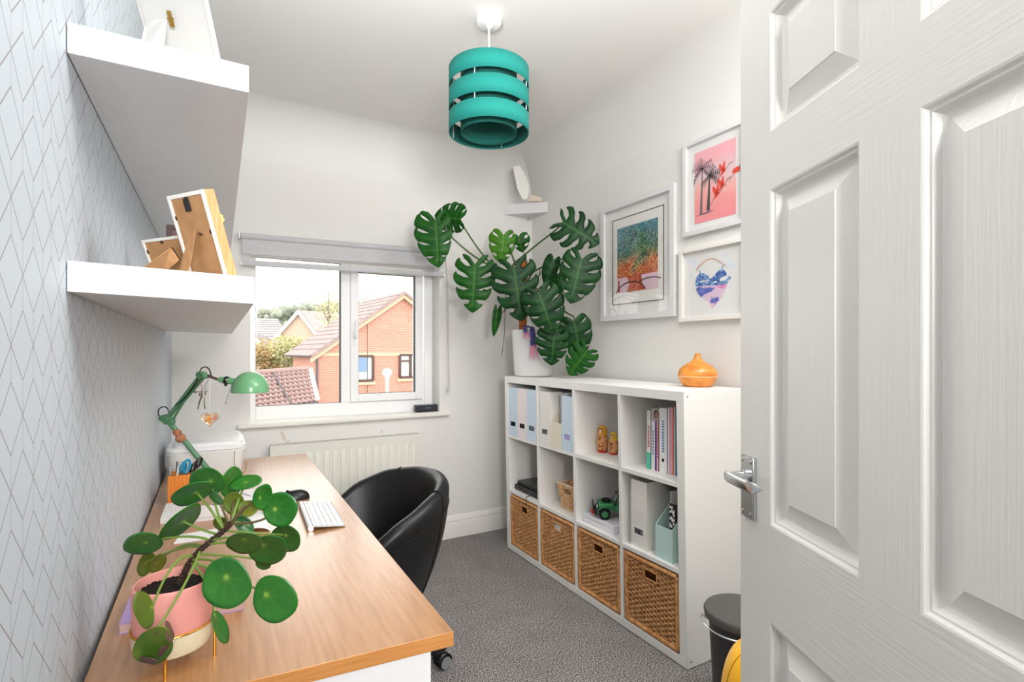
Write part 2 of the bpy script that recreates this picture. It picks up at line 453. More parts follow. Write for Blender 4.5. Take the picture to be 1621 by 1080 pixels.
# ceiling with soft coved edges
CR = 0.26
def ceil_profile(inset):
    return inset
cb = MB()
cb.box(-1.1, XB-0.1, HC, 3.3, YW+0.3, HC+0.1)
struct(cb.build('ceiling', 'ceilpaint', smooth=0))
def cove(p0, p1, nrm, name):
    p0 = Vector(p0); p1 = Vector(p1); nrm = Vector(nrm); K = 10; m = MB(); rows = []
    def fn(a, b):
        w = b*PI/2
        base = p0.lerp(p1, a)
        return base+nrm*(CR*(1-math.cos(w)))+Vector((0, 0, -CR+CR*math.sin(w)))
    m.grid(fn, 1, K)
    # back faces closing it to the wall/ceiling corner
    return struct(m.build(name, 'ceilpaint', smooth=60, normals=False))
cove((XL1-0.02, YW, HC), (XR, YW, HC), (0, -1, 0), 'trim_1')
cove((XR, YW, HC), (XR, 0, HC), (-1, 0, 0), 'trim_2')
# skirting boards: swept profile
def skirting(name, p0, p1, n):
    prof = [(0, 0), (0.018, 0), (0.018, 0.105), (0.015, 0.112), (0.017, 0.118), (0.012, 0.135), (0.006, 0.148), (0.0, 0.152)]
    n = Vector(n); m = MB()
    a = [Vector(p0)+n*d+Vector((0, 0, z)) for d, z in prof]
    m.prism(a, Vector(p1)-Vector(p0))
    return struct(m.build(name, 'skirt', smooth=30))
skirting('baseboard_far', (XL1, YW, 0), (XR, YW, 0), (0, -1, 0))
skirting('baseboard_right', (XR, YW, 0), (XR, 0, 0), (-1, 0, 0))
skirting('baseboard_left', (XL0, 0.0, 0), (XL1, YW, 0), (1, 0, 0))
# patched plaster marks above the radiator
# ---------------------------------------------------------------- window
WY = YW+0.13
win = struct(thing('window_1', None, None, ((WX0+WX1)/2, WY, WZ0)))
FT = CZ+0.60
fb = CZ-0.395
def wpart(name, m, mt='upvc', bev=0.004, parent=win): return m.build(name, mt, parent, bev=bev)
wpart('frame', MB().box(WX0, WY, fb-0.03, WX0+0.035, WY+0.07, FT+0.02))
wpart('frame', MB().box(WX1-0.06, WY, fb-0.03, WX1, WY+0.07, FT+0.02))
wpart('frame', MB().box(WX0+0.035, WY, fb-0.03, WX1-0.06, WY+0.07, fb+0.062))
wpart('frame', MB().box(WX0+0.035, WY, FT-0.033, WX1-0.06, WY+0.07, FT+0.02))
wpart('mullion', MB().box(0.683, WY-0.001, fb+0.062, 0.745, WY+0.07, FT-0.033))
# opening sash (right)
sx0, sx1, sz0, sz1 = 0.738, 1.225, CZ-0.33, FT-0.045
sash = MB()
sw = 0.05
sash.box(sx0, WY-0.022, sz0, sx0+sw, WY+0.05, sz1); sash.box(sx1-sw, WY-0.022, sz0, sx1, WY+0.05, sz1)
sash.box(sx0+sw, WY-0.022, sz0, sx1-sw, WY+0.05, sz0+0.05); sash.box(sx0+sw, WY-0.022, sz1-0.04, sx1-sw, WY+0.05, sz1)
wpart('sash', sash)
g = MB()
for (a, b, c, d, y) in ((0.187, 0.683, fb+0.062, FT-0.033, WY+0.018), (sx0+sw, sx1-sw, sz0+0.05, sz1-0.04, WY-0.004)):
    w_ = 0.004
    g.box(a, y, c, a+w_, y+0.02, d); g.box(b-w_*1.6, y, c, b, y+0.02, d); g.box(a, y, c, b, y+0.02, c+w_*0.6); g.box(a, y, d-w_*0.6, b, y+0.02, d)
wpart('gasket', g, 'gasket', 0)
wpart('pane', MB().box(0.187, WY+0.03, fb+0.06, 0.685, WY+0.034, FT-0.03), 'glass', 0)
wpart('pane', MB().box(sx0+0.045, WY+0.014, sz0+0.045, sx1-0.045, WY+0.018, sz1-0.035), 'glass', 0)
hz_ = CZ+0.10
hd = MB().box(0.752, WY-0.03, hz_-0.06, 0.776, WY-0.02, hz_+0.03)
hw = wpart('window_handle', hd, 'white', 0.003)
hh = MB().tube([(0.764, WY-0.03, hz_-0.01), (0.764, WY-0.06, hz_-0.01), (0.764, WY-0.064, hz_+0.02), (0.764, WY-0.06, hz_+0.10)], 0.008, 10)
hh.build('lever', 'white', hw)
struct(tag(MB().box(0.088, YW-0.035, CZ-0.442, 1.372, WY+0.01, CZ-0.412).build('window_sill', 'gloss', bev=0.01, seg=3), None))
bpy.data.objects['window_sill'].name = 'trim_3'
# patched render marks
def blotch(c, w, h, rot=0):
    m = MB(); pts = []
    for k in range(9):
        a = 2*PI*k/9; r = 0.7+0.3*random.random()
        x = math.cos(a)*w*r; z = math.sin(a)*h*r
        pts.append((c[0]+x*math.cos(rot)-z*math.sin(rot), c[1], c[2]+x*math.sin(rot)+z*math.cos(rot)))
    m.prism(pts, (0, 0.0012, 0))
    return m
mt = mat('bare plaster patch', (214, 198, 182), 0.9)
for k, (u, v, w, h) in enumerate(((604, 684, 0.012, 0.012), (448, 690, 0.012, 0.04), (455, 700, 0.02, 0.008))):
    o = blotch(onY(u, v, YW-0.001), w, h, 0.3*k).build('trim_%d' % (4+k), mt); struct(o)

# ---------------------------------------------------------------- DOOR (open, hinged near the camera)
dang = math.atan2(0.9044, 0.4267)
door = struct(thing('door_1', None, None, (0.5754, 0.0079, 0.0)))
door.rotation_euler = (0, 0, dang)
DW, DH, DT = 0.711, 1.985, 0.035
def Z(r): return CZ+r
# local: x from hinge to free edge, y=+ is the face towards the room's left (camera), z up
px_ = [(DW-0.098-0.21, DW-0.098), (0.098, 0.308)]
pz_ = [(Z(0.382), Z(0.592)), (Z(-0.3047), Z(0.2826)), (0.21, Z(-0.4736))]
MB().box(0, -DT, 0.008, DW, -0.0185, DH).build('door_core', 'door', door, world=False, smooth=0)
xs = [0, 0.098, 0.308, 0.403, 0.613, DW]; zs = [0.008, 0.21, Z(-0.4736), Z(-0.3047), Z(0.2826), Z(0.382), Z(0.592), DH]
for i in (0, 4): MB().box(xs[i], -0.0186, zs[0], xs[i+1], 0, zs[-1]).build('stile', 'door', door, world=False, smooth=0)
for j in (0, 2, 4, 6): MB().box(xs[1], -0.0186, zs[j], xs[4], 0, zs[j+1]).build('rail', 'doorrail', door, world=False, smooth=0)
for j in (1, 3, 5): MB().box(xs[2], -0.0186, zs[j], xs[3], 0, zs[j+1]).build('muntin', 'door', door, world=False, smooth=0)
def door_panel(x0, x1, z0, z1):
    prof = [(0, 0.0), (0.003, -0.001), (0.006, -0.0055), (0.009, -0.006), (0.013, -0.0145), (0.017, -0.0165), (0.021, -0.0165), (0.050, -0.0038), (0.0505, -0.002), (0.052, -0.002)]
    m = MB(); rings = []
    for d, y in prof:
        rings.append([(x0+d, y, z0+d), (x1-d, y, z0+d), (x1-d, y, z1-d), (x0+d, y, z1-d)])
    for r in rings: m.v += [Vector(p) for p in r]
    for i in range(len(rings)-1):
        for k in range(4):
            k2 = (k+1) % 4
            m.f.append((i*4+k, i*4+k2, (i+1)*4+k2, (i+1)*4+k))
    e = (len(rings)-1)*4; m.f.append((e, e+1, e+2, e+3))
    return m
for (a, b) in px_:
    for (c, d) in pz_:
        door_panel(a, b, c, d).build('panel', 'door', door, world=False, smooth=20)
door.rotation_euler = (0, math.radians(0.0), dang)
# handle
hx, hz0 = DW-0.037, Z(-0.253)
hp = MB().box(hx-0.021, 0, hz0-0.057, hx+0.021, 0.009, hz0+0.057).build('door_handle', 'chrome', door, world=False, bev=0.002)
nk = MB().lathe([(0.013, 0), (0.013, 0.006), (0.010, 0.008), (0.010, 0.03), (0.011, 0.036)], n=20)
nk.v = [Vector((hx+v.x, 0.009+v.z, hz0+0.020+v.y)) for v in nk.v]
nk.build('neck', 'chrome_s', hp, world=False)
lev = MB()
# flat lever blade: starts past the neck towards the free edge, runs back towards the hinge side and droops
def lfn(a, b):
    e = min(1.0, math.sqrt(max(0.0, 1-((a-0.5)*2)**8)))
    x = hx+0.018-0.115*a
    w = 2*PI*b
    y = 0.044+0.003*math.sin(a*PI)-(0.010*max(0, a-0.86)/0.14)
    c, d = math.cos(w), math.sin(w)
    return (x, y+math.copysign(abs(c)**0.5, c)*0.0028*e, hz0+0.020+math.copysign(abs(d)**0.5, d)*0.0095*e)
lev.grid(lambda a, b: lfn(b, a), 16, 12, cu=True)
lv = lev.build('lever', 'chrome_s', hp, world=False)
for (dx, dz) in ((-0.014, 0.048), (0.014, 0.048), (-0.014, -0.048), (0.014, -0.048)):
    s_ = MB().lathe([(0.0001, 0), (0.0034, 0), (0.0034, 0.0014), (0.002, 0.0018), (0.0001, 0.001)], n=10)
    s_.v = [Vector((hx+dx+v.x, 0.0088+v.z, hz0+dz+v.y)) for v in s_.v]
    s_.build('screw', 'steel', hp, world=False)

# ================================================================ OUTSIDE (haze is put into the pale base colours)
GZ = -2.6
ext_brick = None
def brick_mat(name, c1, c2, mortar):
    m, nt, p = _m(name)
    v = coords(nt, kind='UV')
    b = N(nt, 'ShaderNodeTexBrick'); b.inputs['Scale'].default_value = 1.0
    b.inputs['Color1'].default_value = rgb(c1); b.inputs['Color2'].default_value = rgb(c2); b.inputs['Mortar'].default_value = rgb(mortar)
    b.inputs['Brick Width'].default_value = 0.225; b.inputs['Row Height'].default_value = 0.075; b.inputs['Mortar Size'].default_value = 0.008
    nt.links.new(v, b.inputs['Vector']); nt.links.new(b.outputs['Color'], p.inputs['Base Color']); p.inputs['Roughness'].default_value = 0.9
    return m
M['brick'] = brick_mat('orange red brick', (196, 136, 118), (186, 126, 108), (208, 176, 162))
M['brickp'] = mat('pale buff render', (206, 182, 164), 0.9)
M['bandc'] = mat('cream brick band', (206, 182, 156), 0.9)
M['rooft'] = mat('brown grey roof tile', (142, 126, 126), 0.8, c2=(158, 142, 140), ns=5)
M['tile'] = mat('reddish concrete tile', (158, 132, 128), 0.8, c2=(146, 124, 122), ns=3)
M['roofg'] = mat('grey roof slate', (150, 146, 148), 0.8, c2=(166, 160, 160), ns=2)
M['fascia'] = mat('white fascia board', (225, 224, 224), 0.6)
M['pipe'] = mat('dark brown frame', (86, 62, 58), 0.6)
M['pipeg'] = mat('dark grey pipe', (92, 88, 92), 0.6)
M['wglass'] = mat('house window glass', (196, 206, 206), 0.15)
M['wblue'] = mat('blue curtain', (120, 146, 184), 0.8)
M['autumn'] = mat('autumn foliage', (208, 164, 120), 0.9, c2=(160, 158, 110), ns=1.6, lo=0.4, hi=0.6)
M['ytree'] = mat('yellow green foliage', (198, 196, 146), 0.9, c2=(172, 176, 128), ns=1.5)
M['hill'] = mat('hazy wooded hill foliage', (134, 144, 132), 0.95, c2=(160, 168, 150), ns=0.5)  # lightened and greyed: distance haze is put into the colour
M['hilly'] = mat('sunny meadow', (182, 192, 120), 0.95)
M['lawn'] = mat('outside ground', (150, 148, 138), 0.95)
M['bark'] = mat('grey bark', (140, 130, 122), 0.9)
M['globe'] = mat('white lamp globe', (232, 230, 228), 0.3)
gd = MB().box(-160, 4.5, GZ-0.2, 160, 260, GZ).build('ground_outside', 'lawn', smooth=0)
struct(gd)
def uvbox(o, ax, ay, org):
    """UV in metres from two world axes"""
    me = o.data; uv = me.uv_layers.new(name='UVMap'); off = woff(o)
    for lp in me.loops:
        p = me.vertices[lp.vertex_index].co+off-Vector(org)
        uv.data[lp.index].uv = (p.dot(ax), p.dot(ay))
Rv = Vector((CY, -SY, 0)); Fv = Vector((SY, CY, 0))
def world2(l, f, z=0): return Rv*l+Fv*f+Vector((0, 0, z))
# --- brick house with gable
th = math.radians(35)
d1 = Rv*math.cos(th)+Fv*math.sin(th); d2 = -Rv*math.sin(th)+Fv*math.cos(th)
P0 = world2(-7.528, 20); wH = 3.49; dep = 4.2
eav = CZ-0.05; apz = CZ+(556-466)/817*22.0
house = thing('brick_house', 'orange brick house with a gable end, cream band and brown window frames outside the window', 'house', (P0+Vector((0, 0, GZ))))
def hp3(a, b, z): return P0+d1*a+d2*b+Vector((0, 0, z))
w = MB().prism([hp3(0, 0, GZ), hp3(2*wH, 0, GZ), hp3(2*wH, 0, eav), hp3(wH, 0, apz), hp3(0, 0, eav)], d2*dep)
o = w.build('wall', 'brick', house, smooth=0)
uvbox(o, (d1+d2*0.7), Vector((0, 0, 1)), P0)
bn = MB(); bn.obox(hp3(wH, -0.015, CZ-0.13), d1*wH, d2*0.02, Vector((0, 0, 0.07)))
bn.build('cream_band', 'bandc', house, smooth=0)
def roof_slab(nm, A, B, C, D, th_, m, parent):   # quad with thickness
    n = (B-A).cross(D-A).normalized()
    if n.z < 0: n = -n
    q = MB().prism([A, B, C, D], n*th_); return q.build(nm, m, parent, smooth=0)
ov = 0.22
A = hp3(wH, -ov, apz+0.02); B = hp3(wH, dep+ov, apz+0.02); sl_ = (apz-eav)/wH
for sgn in (-1, 1):
    e = wH+0.3
    C = hp3(wH+sgn*e, dep+ov, apz+0.02-sl_*e); D = hp3(wH+sgn*e, -ov, apz+0.02-sl_*e)
    roof_slab('roof', A, B, C, D, 0.1, 'rooft', house)
    # tile courses as raised strips
    cs = MB()
    for k in range(1, 13):
        f = k/13
        p = A.lerp(D, f)+Vector((0, 0, 0.13)); q = B.lerp(C, f)+Vector((0, 0, 0.13))
        cs.tube([p, q], 0.028, 4)
    o = cs.build('tile_course', 'rooft', house, smooth=0); o['kind'] = 'stuff'
    vb = MB(); mid = (A+D)/2+d2*0.06
    vb.obox(mid-Vector((0, 0, 0.10)), (D-A)/2, d2*0.03, Vector((0, 0, 0.10))); vb.build('verge', 'bandc', house, smooth=0)
    vb = MB(); vb.obox((A+D)/2-d2*0.02+Vector((0, 0, 0.04)), (D-A)/2, d2*0.04, Vector((0, 0, 0.06))); vb.build('verge_tiles', 'rooft', house, smooth=0)
MB().tube([hp3(-0.05, -0.06, eav-0.1), hp3(-0.05, -0.06, GZ)], 0.05, 8).build('downpipe', 'pipeg', house)
MB().tube([hp3(-0.28, -ov, eav-0.14), hp3(-0.28, dep, eav-0.14)], 0.06, 8).build('gutter', 'pipeg', house)
MB().tube([hp3(1.95, -0.04, eav+1.2), hp3(1.95, -0.04, GZ)], 0.012, 6).build('cable', 'pipeg', house)
def gable_u(u):   # distance along the gable wall for an image column
    a_ = (u-CXP)/F_PX
    l0, f0 = -7.528, 20; c, s = math.cos(th), math.sin(th)
    return (a_*f0-l0)/(c-a_*s)
for (u0, u1, v0, v1, blue) in ((563, 590, 563.9, 602.8, True), (632.5, 660, 562, 597, False)):
    a0, a1 = gable_u(u0), gable_u(u1)
    if blue: a0 -= 0.45
    tm = 20+math.sin(th)*(a0+a1)/2
    z0 = CZ+(556-v1)/817*tm; z1 = CZ+(556-v0)/817*tm
    fr = MB()
    c = hp3((a0+a1)/2, -0.03, (z0+z1)/2); hx_ = (a1-a0)/2; hz2 = (z1-z0)/2
    for (da, dz, ha, hz3) in ((-hx_, 0, 0.045, hz2), (hx_, 0, 0.045, hz2), (0, -hz2, hx_, 0.045), (0, hz2, hx_, 0.045), (-0.1 if blue else 0.0+hx_*0.2, 0, 0.05, hz2)):
        fr.obox(c+d1*da+Vector((0, 0, dz)), d1*ha, d2*0.05, Vector((0, 0, hz3)))
    if not blue: fr.obox(c+Vector((0, 0, hz2*0.45))-d1*hx_*0.4, d1*hx_*0.6, d2*0.04, Vector((0, 0, 0.035)))
    wf = fr.build('window', 'pipe', house, smooth=0)
    MB().obox(c+d2*0.04, d1*hx_, d2*0.02, Vector((0, 0, hz2))).build('pane', 'wglass', wf, smooth=0)
    if blue: MB().obox(c+d1*0.12+Vector((0, 0, hz2*0.3)), d1*0.2, d2*0.03, Vector((0, 0, hz2*0.55))).build('curtain', 'wblue', wf, smooth=0)
    MB().obox(c-Vector((0, 0, hz2+0.12)), d1*(hx_+0.1), d2*0.04, Vector((0, 0, 0.06))).build('window_ledge', 'bandc', house, smooth=0)
# --- tiled outbuilding roof just below the window
RA = at(380, 594, 15.2); RB = at(490, 585, 17.4); EA = at(380, 652, 14.0); EB = at(502, 635, 16.0)
ob = thing('tiled_garage', 'low garage roof of reddish brown tiles in front of the brick house', 'garage', ((EA+EB)/2).to_tuple()[:2]+(GZ,))
nrm = (RB-RA).cross(EA-RA).normalized(); nrm = nrm if nrm.z > 0 else -nrm
MB().prism([RA-nrm*0.08, RB-nrm*0.08, EB-nrm*0.08, EA-nrm*0.08], -nrm*0.08).build('roof_deck', 'pipeg', ob, smooth=0)
back = Vector((0.2, 1, 0)).normalized()*1.5
MB().hexa([Vector((p.x, p.y, GZ)) for p in (EA, EB, RB, RA)], [p-nrm*0.18-Vector((0, 0, 0.02)) for p in (EA, EB, RB, RA)]).build('wall', 'brick', ob, smooth=0)
NR, NCc = 8, 14
tl = None
ux = ((EB-EA).normalized()+(RB-RA).normalized()).normalized(); uy = ((EA-RA)+(EB-RB)).normalized()
cw = (EB-EA).length/NCc; ch_ = ((EA-RA).length+(EB-RB).length)/2/NR
tm_ = MB()
def tfn(a, b):
    x = (a-0.5)*cw*1.04; h = 0.028*math.sin(a*PI*2)
    return ux*x+uy*((b-0.5)*ch_*1.15)+nrm*(h+0.035*b)
tm_.grid(tfn, 6, 1)
for r_ in range(NR):
    for c_ in range(NCc):
        fa, fb2 = (c_+0.5)/NCc, (r_+0.5)/NR
        p = RA.lerp(RB, fa).lerp(EA.lerp(EB, fa), fb2)
        if tl is None:
            tl = tm_.build('tile', 'tile', ob, world=False, smooth=60, solid=0.02); tl.location = p-ob.location
        else: copy_of(tl, ob, p-ob.location)
MB().tube([RA+Vector((0, 0, 0.03)), RB+Vector((0, 0, 0.03))], 0.09, 8).build('ridge_tiles', 'tile', ob)
vt = MB()
for k in range(9):
    p = RB.lerp(EB, (k+0.5)/9); vt.obox(p+nrm*0.04, ux*0.07, uy*0.10, nrm*0.03)
vt.build('verge_tiles', 'fascia', ob, smooth=0)
vt = MB()
p = RA.lerp(RB, 0.42); q = EA.lerp(EB, 0.62); vt.tube([p+nrm*0.05, q+nrm*0.05], 0.03, 5); vt.build('valley_strip', 'pipeg', ob)
MB().obox((EA+EB)/2-Vector((0, 0, 0.06)), (EB-EA)/2, Fv*0.03, Vector((0, 0, 0.05))).build('gutter', 'pipeg', ob, smooth=0)
# --- far houses
def gable_house(name, label, uc, vap, ul, vl, ur, vr, t, m, roofm, depth, dirv=None, tilt=0.0):
    Ap = at(uc, vap, t); L_ = at(ul, vl, t); R_ = at(ur, vr, t)
    R_.z = L_.z = (R_.z+L_.z)/2
    h = thing(name, label, 'house', (Ap.x, Ap.y, GZ))
    dv = (dirv or (Fv+Rv*0.5).normalized())*depth
    MB().prism([Vector((L_.x, L_.y, GZ)), Vector((R_.x, R_.y, GZ)), R_, Ap, L_], dv).build('wall', m, h, smooth=0)
    for E_ in (L_, R_):
        s = (E_-Ap); E2 = Ap+s*1.06
        roof_slab('roof', Ap-dv*0.02, Ap+dv, E2+dv, E2-dv*0.02, 0.15, roofm, h)
        n_ = s.normalized()
        MB().obox((Ap+E2)/2-dv.normalized()*0.3-Vector((0, 0, 0.05)), (E2-Ap)/2, dv.normalized()*0.06, Vector((0, 0, 0.16))).build('bargeboard', 'fascia', h, smooth=0)
        cs = MB()
        for k in range(1, 9):
            p = Ap.lerp(E2, k/9)+Vector((0, 0, 0.2)); cs.tube([p, p+dv], 0.04, 4)
        o = cs.build('tile_course', roofm, h, smooth=0); o['kind'] = 'stuff'
    return h
gable_house('gabled_house', 'pale house with white bargeboards on its steep gable, beyond the autumn bushes', 477, 493, 441, 540, 509, 527, 42, 'brickp', 'roofg', 12)
gable_house('red_house', 'small red brick gable with white bargeboard at the left of the window view', 396, 530, 370, 556, 423, 545, 34, 'brick', 'roofg', 8, (Fv-Rv*0.35).normalized())
# long grey roof between them
Lh = thing('grey_roofed_house', 'long grey tiled roof behind the red gable, at the left of the view', 'house', (at(420, 540, 46).x, at(420, 540, 46).y, GZ))
A = at(385, 507, 50); B = at(440, 508, 50); C = at(462, 545, 44); D = at(385, 545, 44)
roof_slab('roof', A, B, C, D, 0.2, 'roofg', Lh)
MB().hexa([Vector((p.x, p.y, GZ)) for p in (D, C, B, A)], [p-Vector((0, 0, 0.3)) for p in (D, C, B, A)]).build('wall', 'brickp', Lh, smooth=0)
cs = MB()
for k in range(1, 10): cs.tube([A.lerp(D, k/10)+Vector((0, 0, 0.25)), B.lerp(C, k/10)+Vector((0, 0, 0.25))], 0.05, 4)
cs.build('tile_course', 'roofg', Lh, smooth=0)['kind'] = 'stuff'
# --- trees and bushes: crowns of small leaves
def crown(m, c, r, n, s, sc=(1, 1, 1), rnd=None):
    rnd = rnd or random
    for i in range(n):
        while True:
            p = Vector((rnd.uniform(-1, 1), rnd.uniform(-1, 1), rnd.uniform(-1, 1)))
            if p.length < 1: break
        p = Vector((p.x*sc[0], p.y*sc[1], p.z*sc[2]))*r+Vector(c)
        a = Vector((rnd.gauss(0, 1), rnd.gauss(0, 1), rnd.gauss(0, 1))).normalized(); b = a.orthogonal().normalized()
        q = s*rnd.uniform(0.6, 1.4)
        m.add([p-a*q, p+b*q*0.6, p+a*q, p-b*q*0.6], [(0, 1, 2, 3)])
def tree(name, label, u, v, t, r, n, s, m, sc=(1, 1, 1), cat='tree', blobs=1):
    c = at(u, v, t); root = thing(name, label, cat, (c.x, c.y, GZ))
    k = MB()
    for b_ in range(blobs):
        cc = c+Vector((random.uniform(-.6, .6)*r, random.uniform(-.3, .3)*r, random.uniform(-.5, .5)*r)) if blobs > 1 else c
        crown(k, cc, r*(0.7 if blobs > 1 else 1), n//blobs, s, sc)
    o = k.build('foliage', m, root, smooth=0, normals=False); o['kind'] = 'stuff'
    tb = MB().tube([(c.x, c.y, GZ), (c.x+0.05, c.y, (GZ+c.z)/2), c], [0.16, 0.11, 0.04], 7)
    for i in range(7):
        w = random.uniform(0, 6.28); e = c+Vector((math.cos(w)*r*0.6, math.sin(w)*r*0.4, random.uniform(0, 0.9)*r*sc[2]))
        tb.tube([c-Vector((0, 0, r*0.4)), (c+e)/2, e], [0.05, 0.03, 0.01], 5)
    tb.build('trunk', 'bark', root)
    return root
tree('autumn_bush', 'autumn bush of orange and ochre leaves at the left behind the garage roof', 418, 572, 25, 0.95, 3200, 0.06, 'autumn', (1.2, 1, 1), 'bush', 4)
tree('autumn_bush', 'yellowish green bush beside the brick house, behind the garage roof', 455, 567, 24.5, 1.0, 3200, 0.06, 'ytree', (1, 1, 1), 'bush', 4)
tree('birch_tree', 'thin pale yellow tree behind the roof ridge of the brick house', 520, 492, 36, 1.9, 1500, 0.07, 'ytree', (1.0, 1, 1.3), 'tree', 4)
tree('bare_tree', 'nearly bare tree rising left of the brick gable', 575, 478, 40, 2.3, 420, 0.07, 'ytree', (0.9, 0.8, 1.1), 'tree', 3)
# wooded hill far away
hm = MB(); rr = random.Random(3)
for i in range(900):
    u = rr.uniform(330, 760); v = 491+6*math.sin(u*0.02)+rr.uniform(-5, 30)
    t = 150-rr.uniform(0, 30)
    c = at(u, v, t); hm.ico(c, rr.uniform(0.5, 1.2), 1, (1, 1, 1.2))
o = hm.build('wooded_hill', 'hill', smooth=60, normals=False); tag(o, 'distant line of pale green woodland on the horizon', 'woodland', kind='stuff')
hb_ = MB(); a_ = at(200, 500, 155); b_ = at(1000, 500, 155)
hb_.hexa([(a_.x, a_.y, GZ), (b_.x, b_.y, GZ), (b_.x+4, b_.y+4, GZ), (a_.x+4, a_.y+4, GZ)], [(a_.x, a_.y, a_.z-1), (b_.x, b_.y, b_.z-1), (b_.x+4, b_.y+4, b_.z-1), (a_.x+4, a_.y+4, a_.z-1)])
struct(hb_.build('ground_hill', 'hill', smooth=0))
# street lamp
c = at(613, 590, 17)
sl2 = thing('street_lamp', 'white globe street lamp in front of the brick gable', 'street lamp', (c.x, c.y, GZ))
MB().ico(c, 0.155, 3, (1, 1, 0.95)).build('globe', 'globe', sl2)
MB().tube([(c.x, c.y, GZ), (c.x, c.y, c.z-0.2)], 0.05, 10).build('post', 'globe', sl2)
MB().lathe([(0.05, -0.25), (0.07, -0.2), (0.09, -0.14), (0.08, -0.1)], c, 16).build('collar', 'wglass', sl2)
# ================================================================ DESK
DZ = CZ-0.555
desk = thing('desk', 'long beech-topped desk with a white end panel against the papered wall', 'desk', (0.1, 1.95, 0))
tp = [(XL0+0.006, 0.992), (0.404, 0.945), (0.408, 2.99), (-0.213, 2.99)]
dt = MB().hexa([(x, y, DZ-0.029) for x, y in tp], [(x, y, DZ) for x, y in tp])
dtop = dt.build('desk_top', 'deskwood', desk, smooth=0)
dtop.data.materials.append(M['deskedge'])
for p in dtop.data.polygons:
    if abs(p.normal.z) < 0.5: p.material_index = 1
md = dtop.modifiers.new('bevel', 'BEVEL'); md.width = 0.0015; md.segments = 2
MB().hexa([(-0.18, 1.0, 0), (0.362, 0.962, 0), (0.362, 0.985, 0), (-0.18, 1.022, 0)], [(-0.18, 1.0, DZ-0.029), (0.362, 0.962, DZ-0.029), (0.362, 0.985, DZ-0.029), (-0.18, 1.022, DZ-0.029)]).build('side_panel', 'white', desk, smooth=0)
MB().box(-0.18, 2.94, 0, 0.362, 2.962, DZ-0.029).build('side_panel', 'white', desk, smooth=0)
MB().box(-0.18, 1.02, 0.3, -0.16, 2.94, DZ-0.029).build('back_panel', 'white', desk, smooth=0)

# ================================================================ BOOKCASE (leans forward a little off the carpet gripper)
BX, BY0, BY1, BH, BD = 1.636, 1.455, 2.944, 1.122, 0.388
LEAN = 0.022
bc = thing('cube_bookcase', 'white cube bookcase of twelve compartments along the right wall', 'bookcase', (BX, BY0, 0))
bc.rotation_euler = (0, 0, 0)
OT, IT = 0.04, 0.02
def shear(m):
    for v in m.v: v.x -= LEAN*v.z/BH
    return m
def bpt(y0, y1, z0, z1, x0=0.0, x1=BD, nm='side_panel', bev=0.0012):
    m = MB().box(BX+x0, y0, z0, BX+x1, y1, z1); shear(m)
    return m.build(nm, 'bookcase', bc, smooth=0, bev=bev)
bpt(BY0, BY0+OT, 0.004, BH-OT); bpt(BY1-OT, BY1, 0.004, BH-OT)
bpt(BY0, BY1, BH-OT, BH, nm='top_panel'); bpt(BY0+OT, BY1-OT, 0.004, OT, nm='bottom_panel')
cwid = (BY1-BY0-2*OT-3*IT)/4; chei = (BH-2*OT-2*IT)/3
cellY = [(BY0+OT+k*(cwid+IT), BY0+OT+k*(cwid+IT)+cwid) for k in range(4)]
rowZ = [(OT+k*(chei+IT), OT+k*(chei+IT)+chei) for k in range(3)]
for k in range(3):
    bpt(cellY[k][1], cellY[k+1][0], OT, BH-OT, 0.001, BD-0.004, 'divider')
for r in range(2):
    for k in range(4):
        bpt(cellY[k][0], cellY[k][1], rowZ[r][1], rowZ[r+1][0], 0.0015, BD-0.004, 'shelf_board')
bpt(BY0+0.01, BY1-0.01, 0.01, BH-0.01, BD-0.004, BD, 'back_panel', 0)
for z_ in (0.03, BH-0.02):
    m = MB().lathe([(0.0001, 0), (0.004, 0), (0.004, 0.001), (0.0001, 0.001)], n=10)
    m.v = [Vector((BX+0.02+v.x, BY0-0.0005-v.z, z_+v.y)) for v in m.v]; shear(m); m.build('screw', 'steel', bc)
def bx_at(z): return BX-LEAN*z/BH      # front face x at height z
R0, R1, R2 = rowZ[0][0], rowZ[1][0], rowZ[2][0]      # floors of the rows

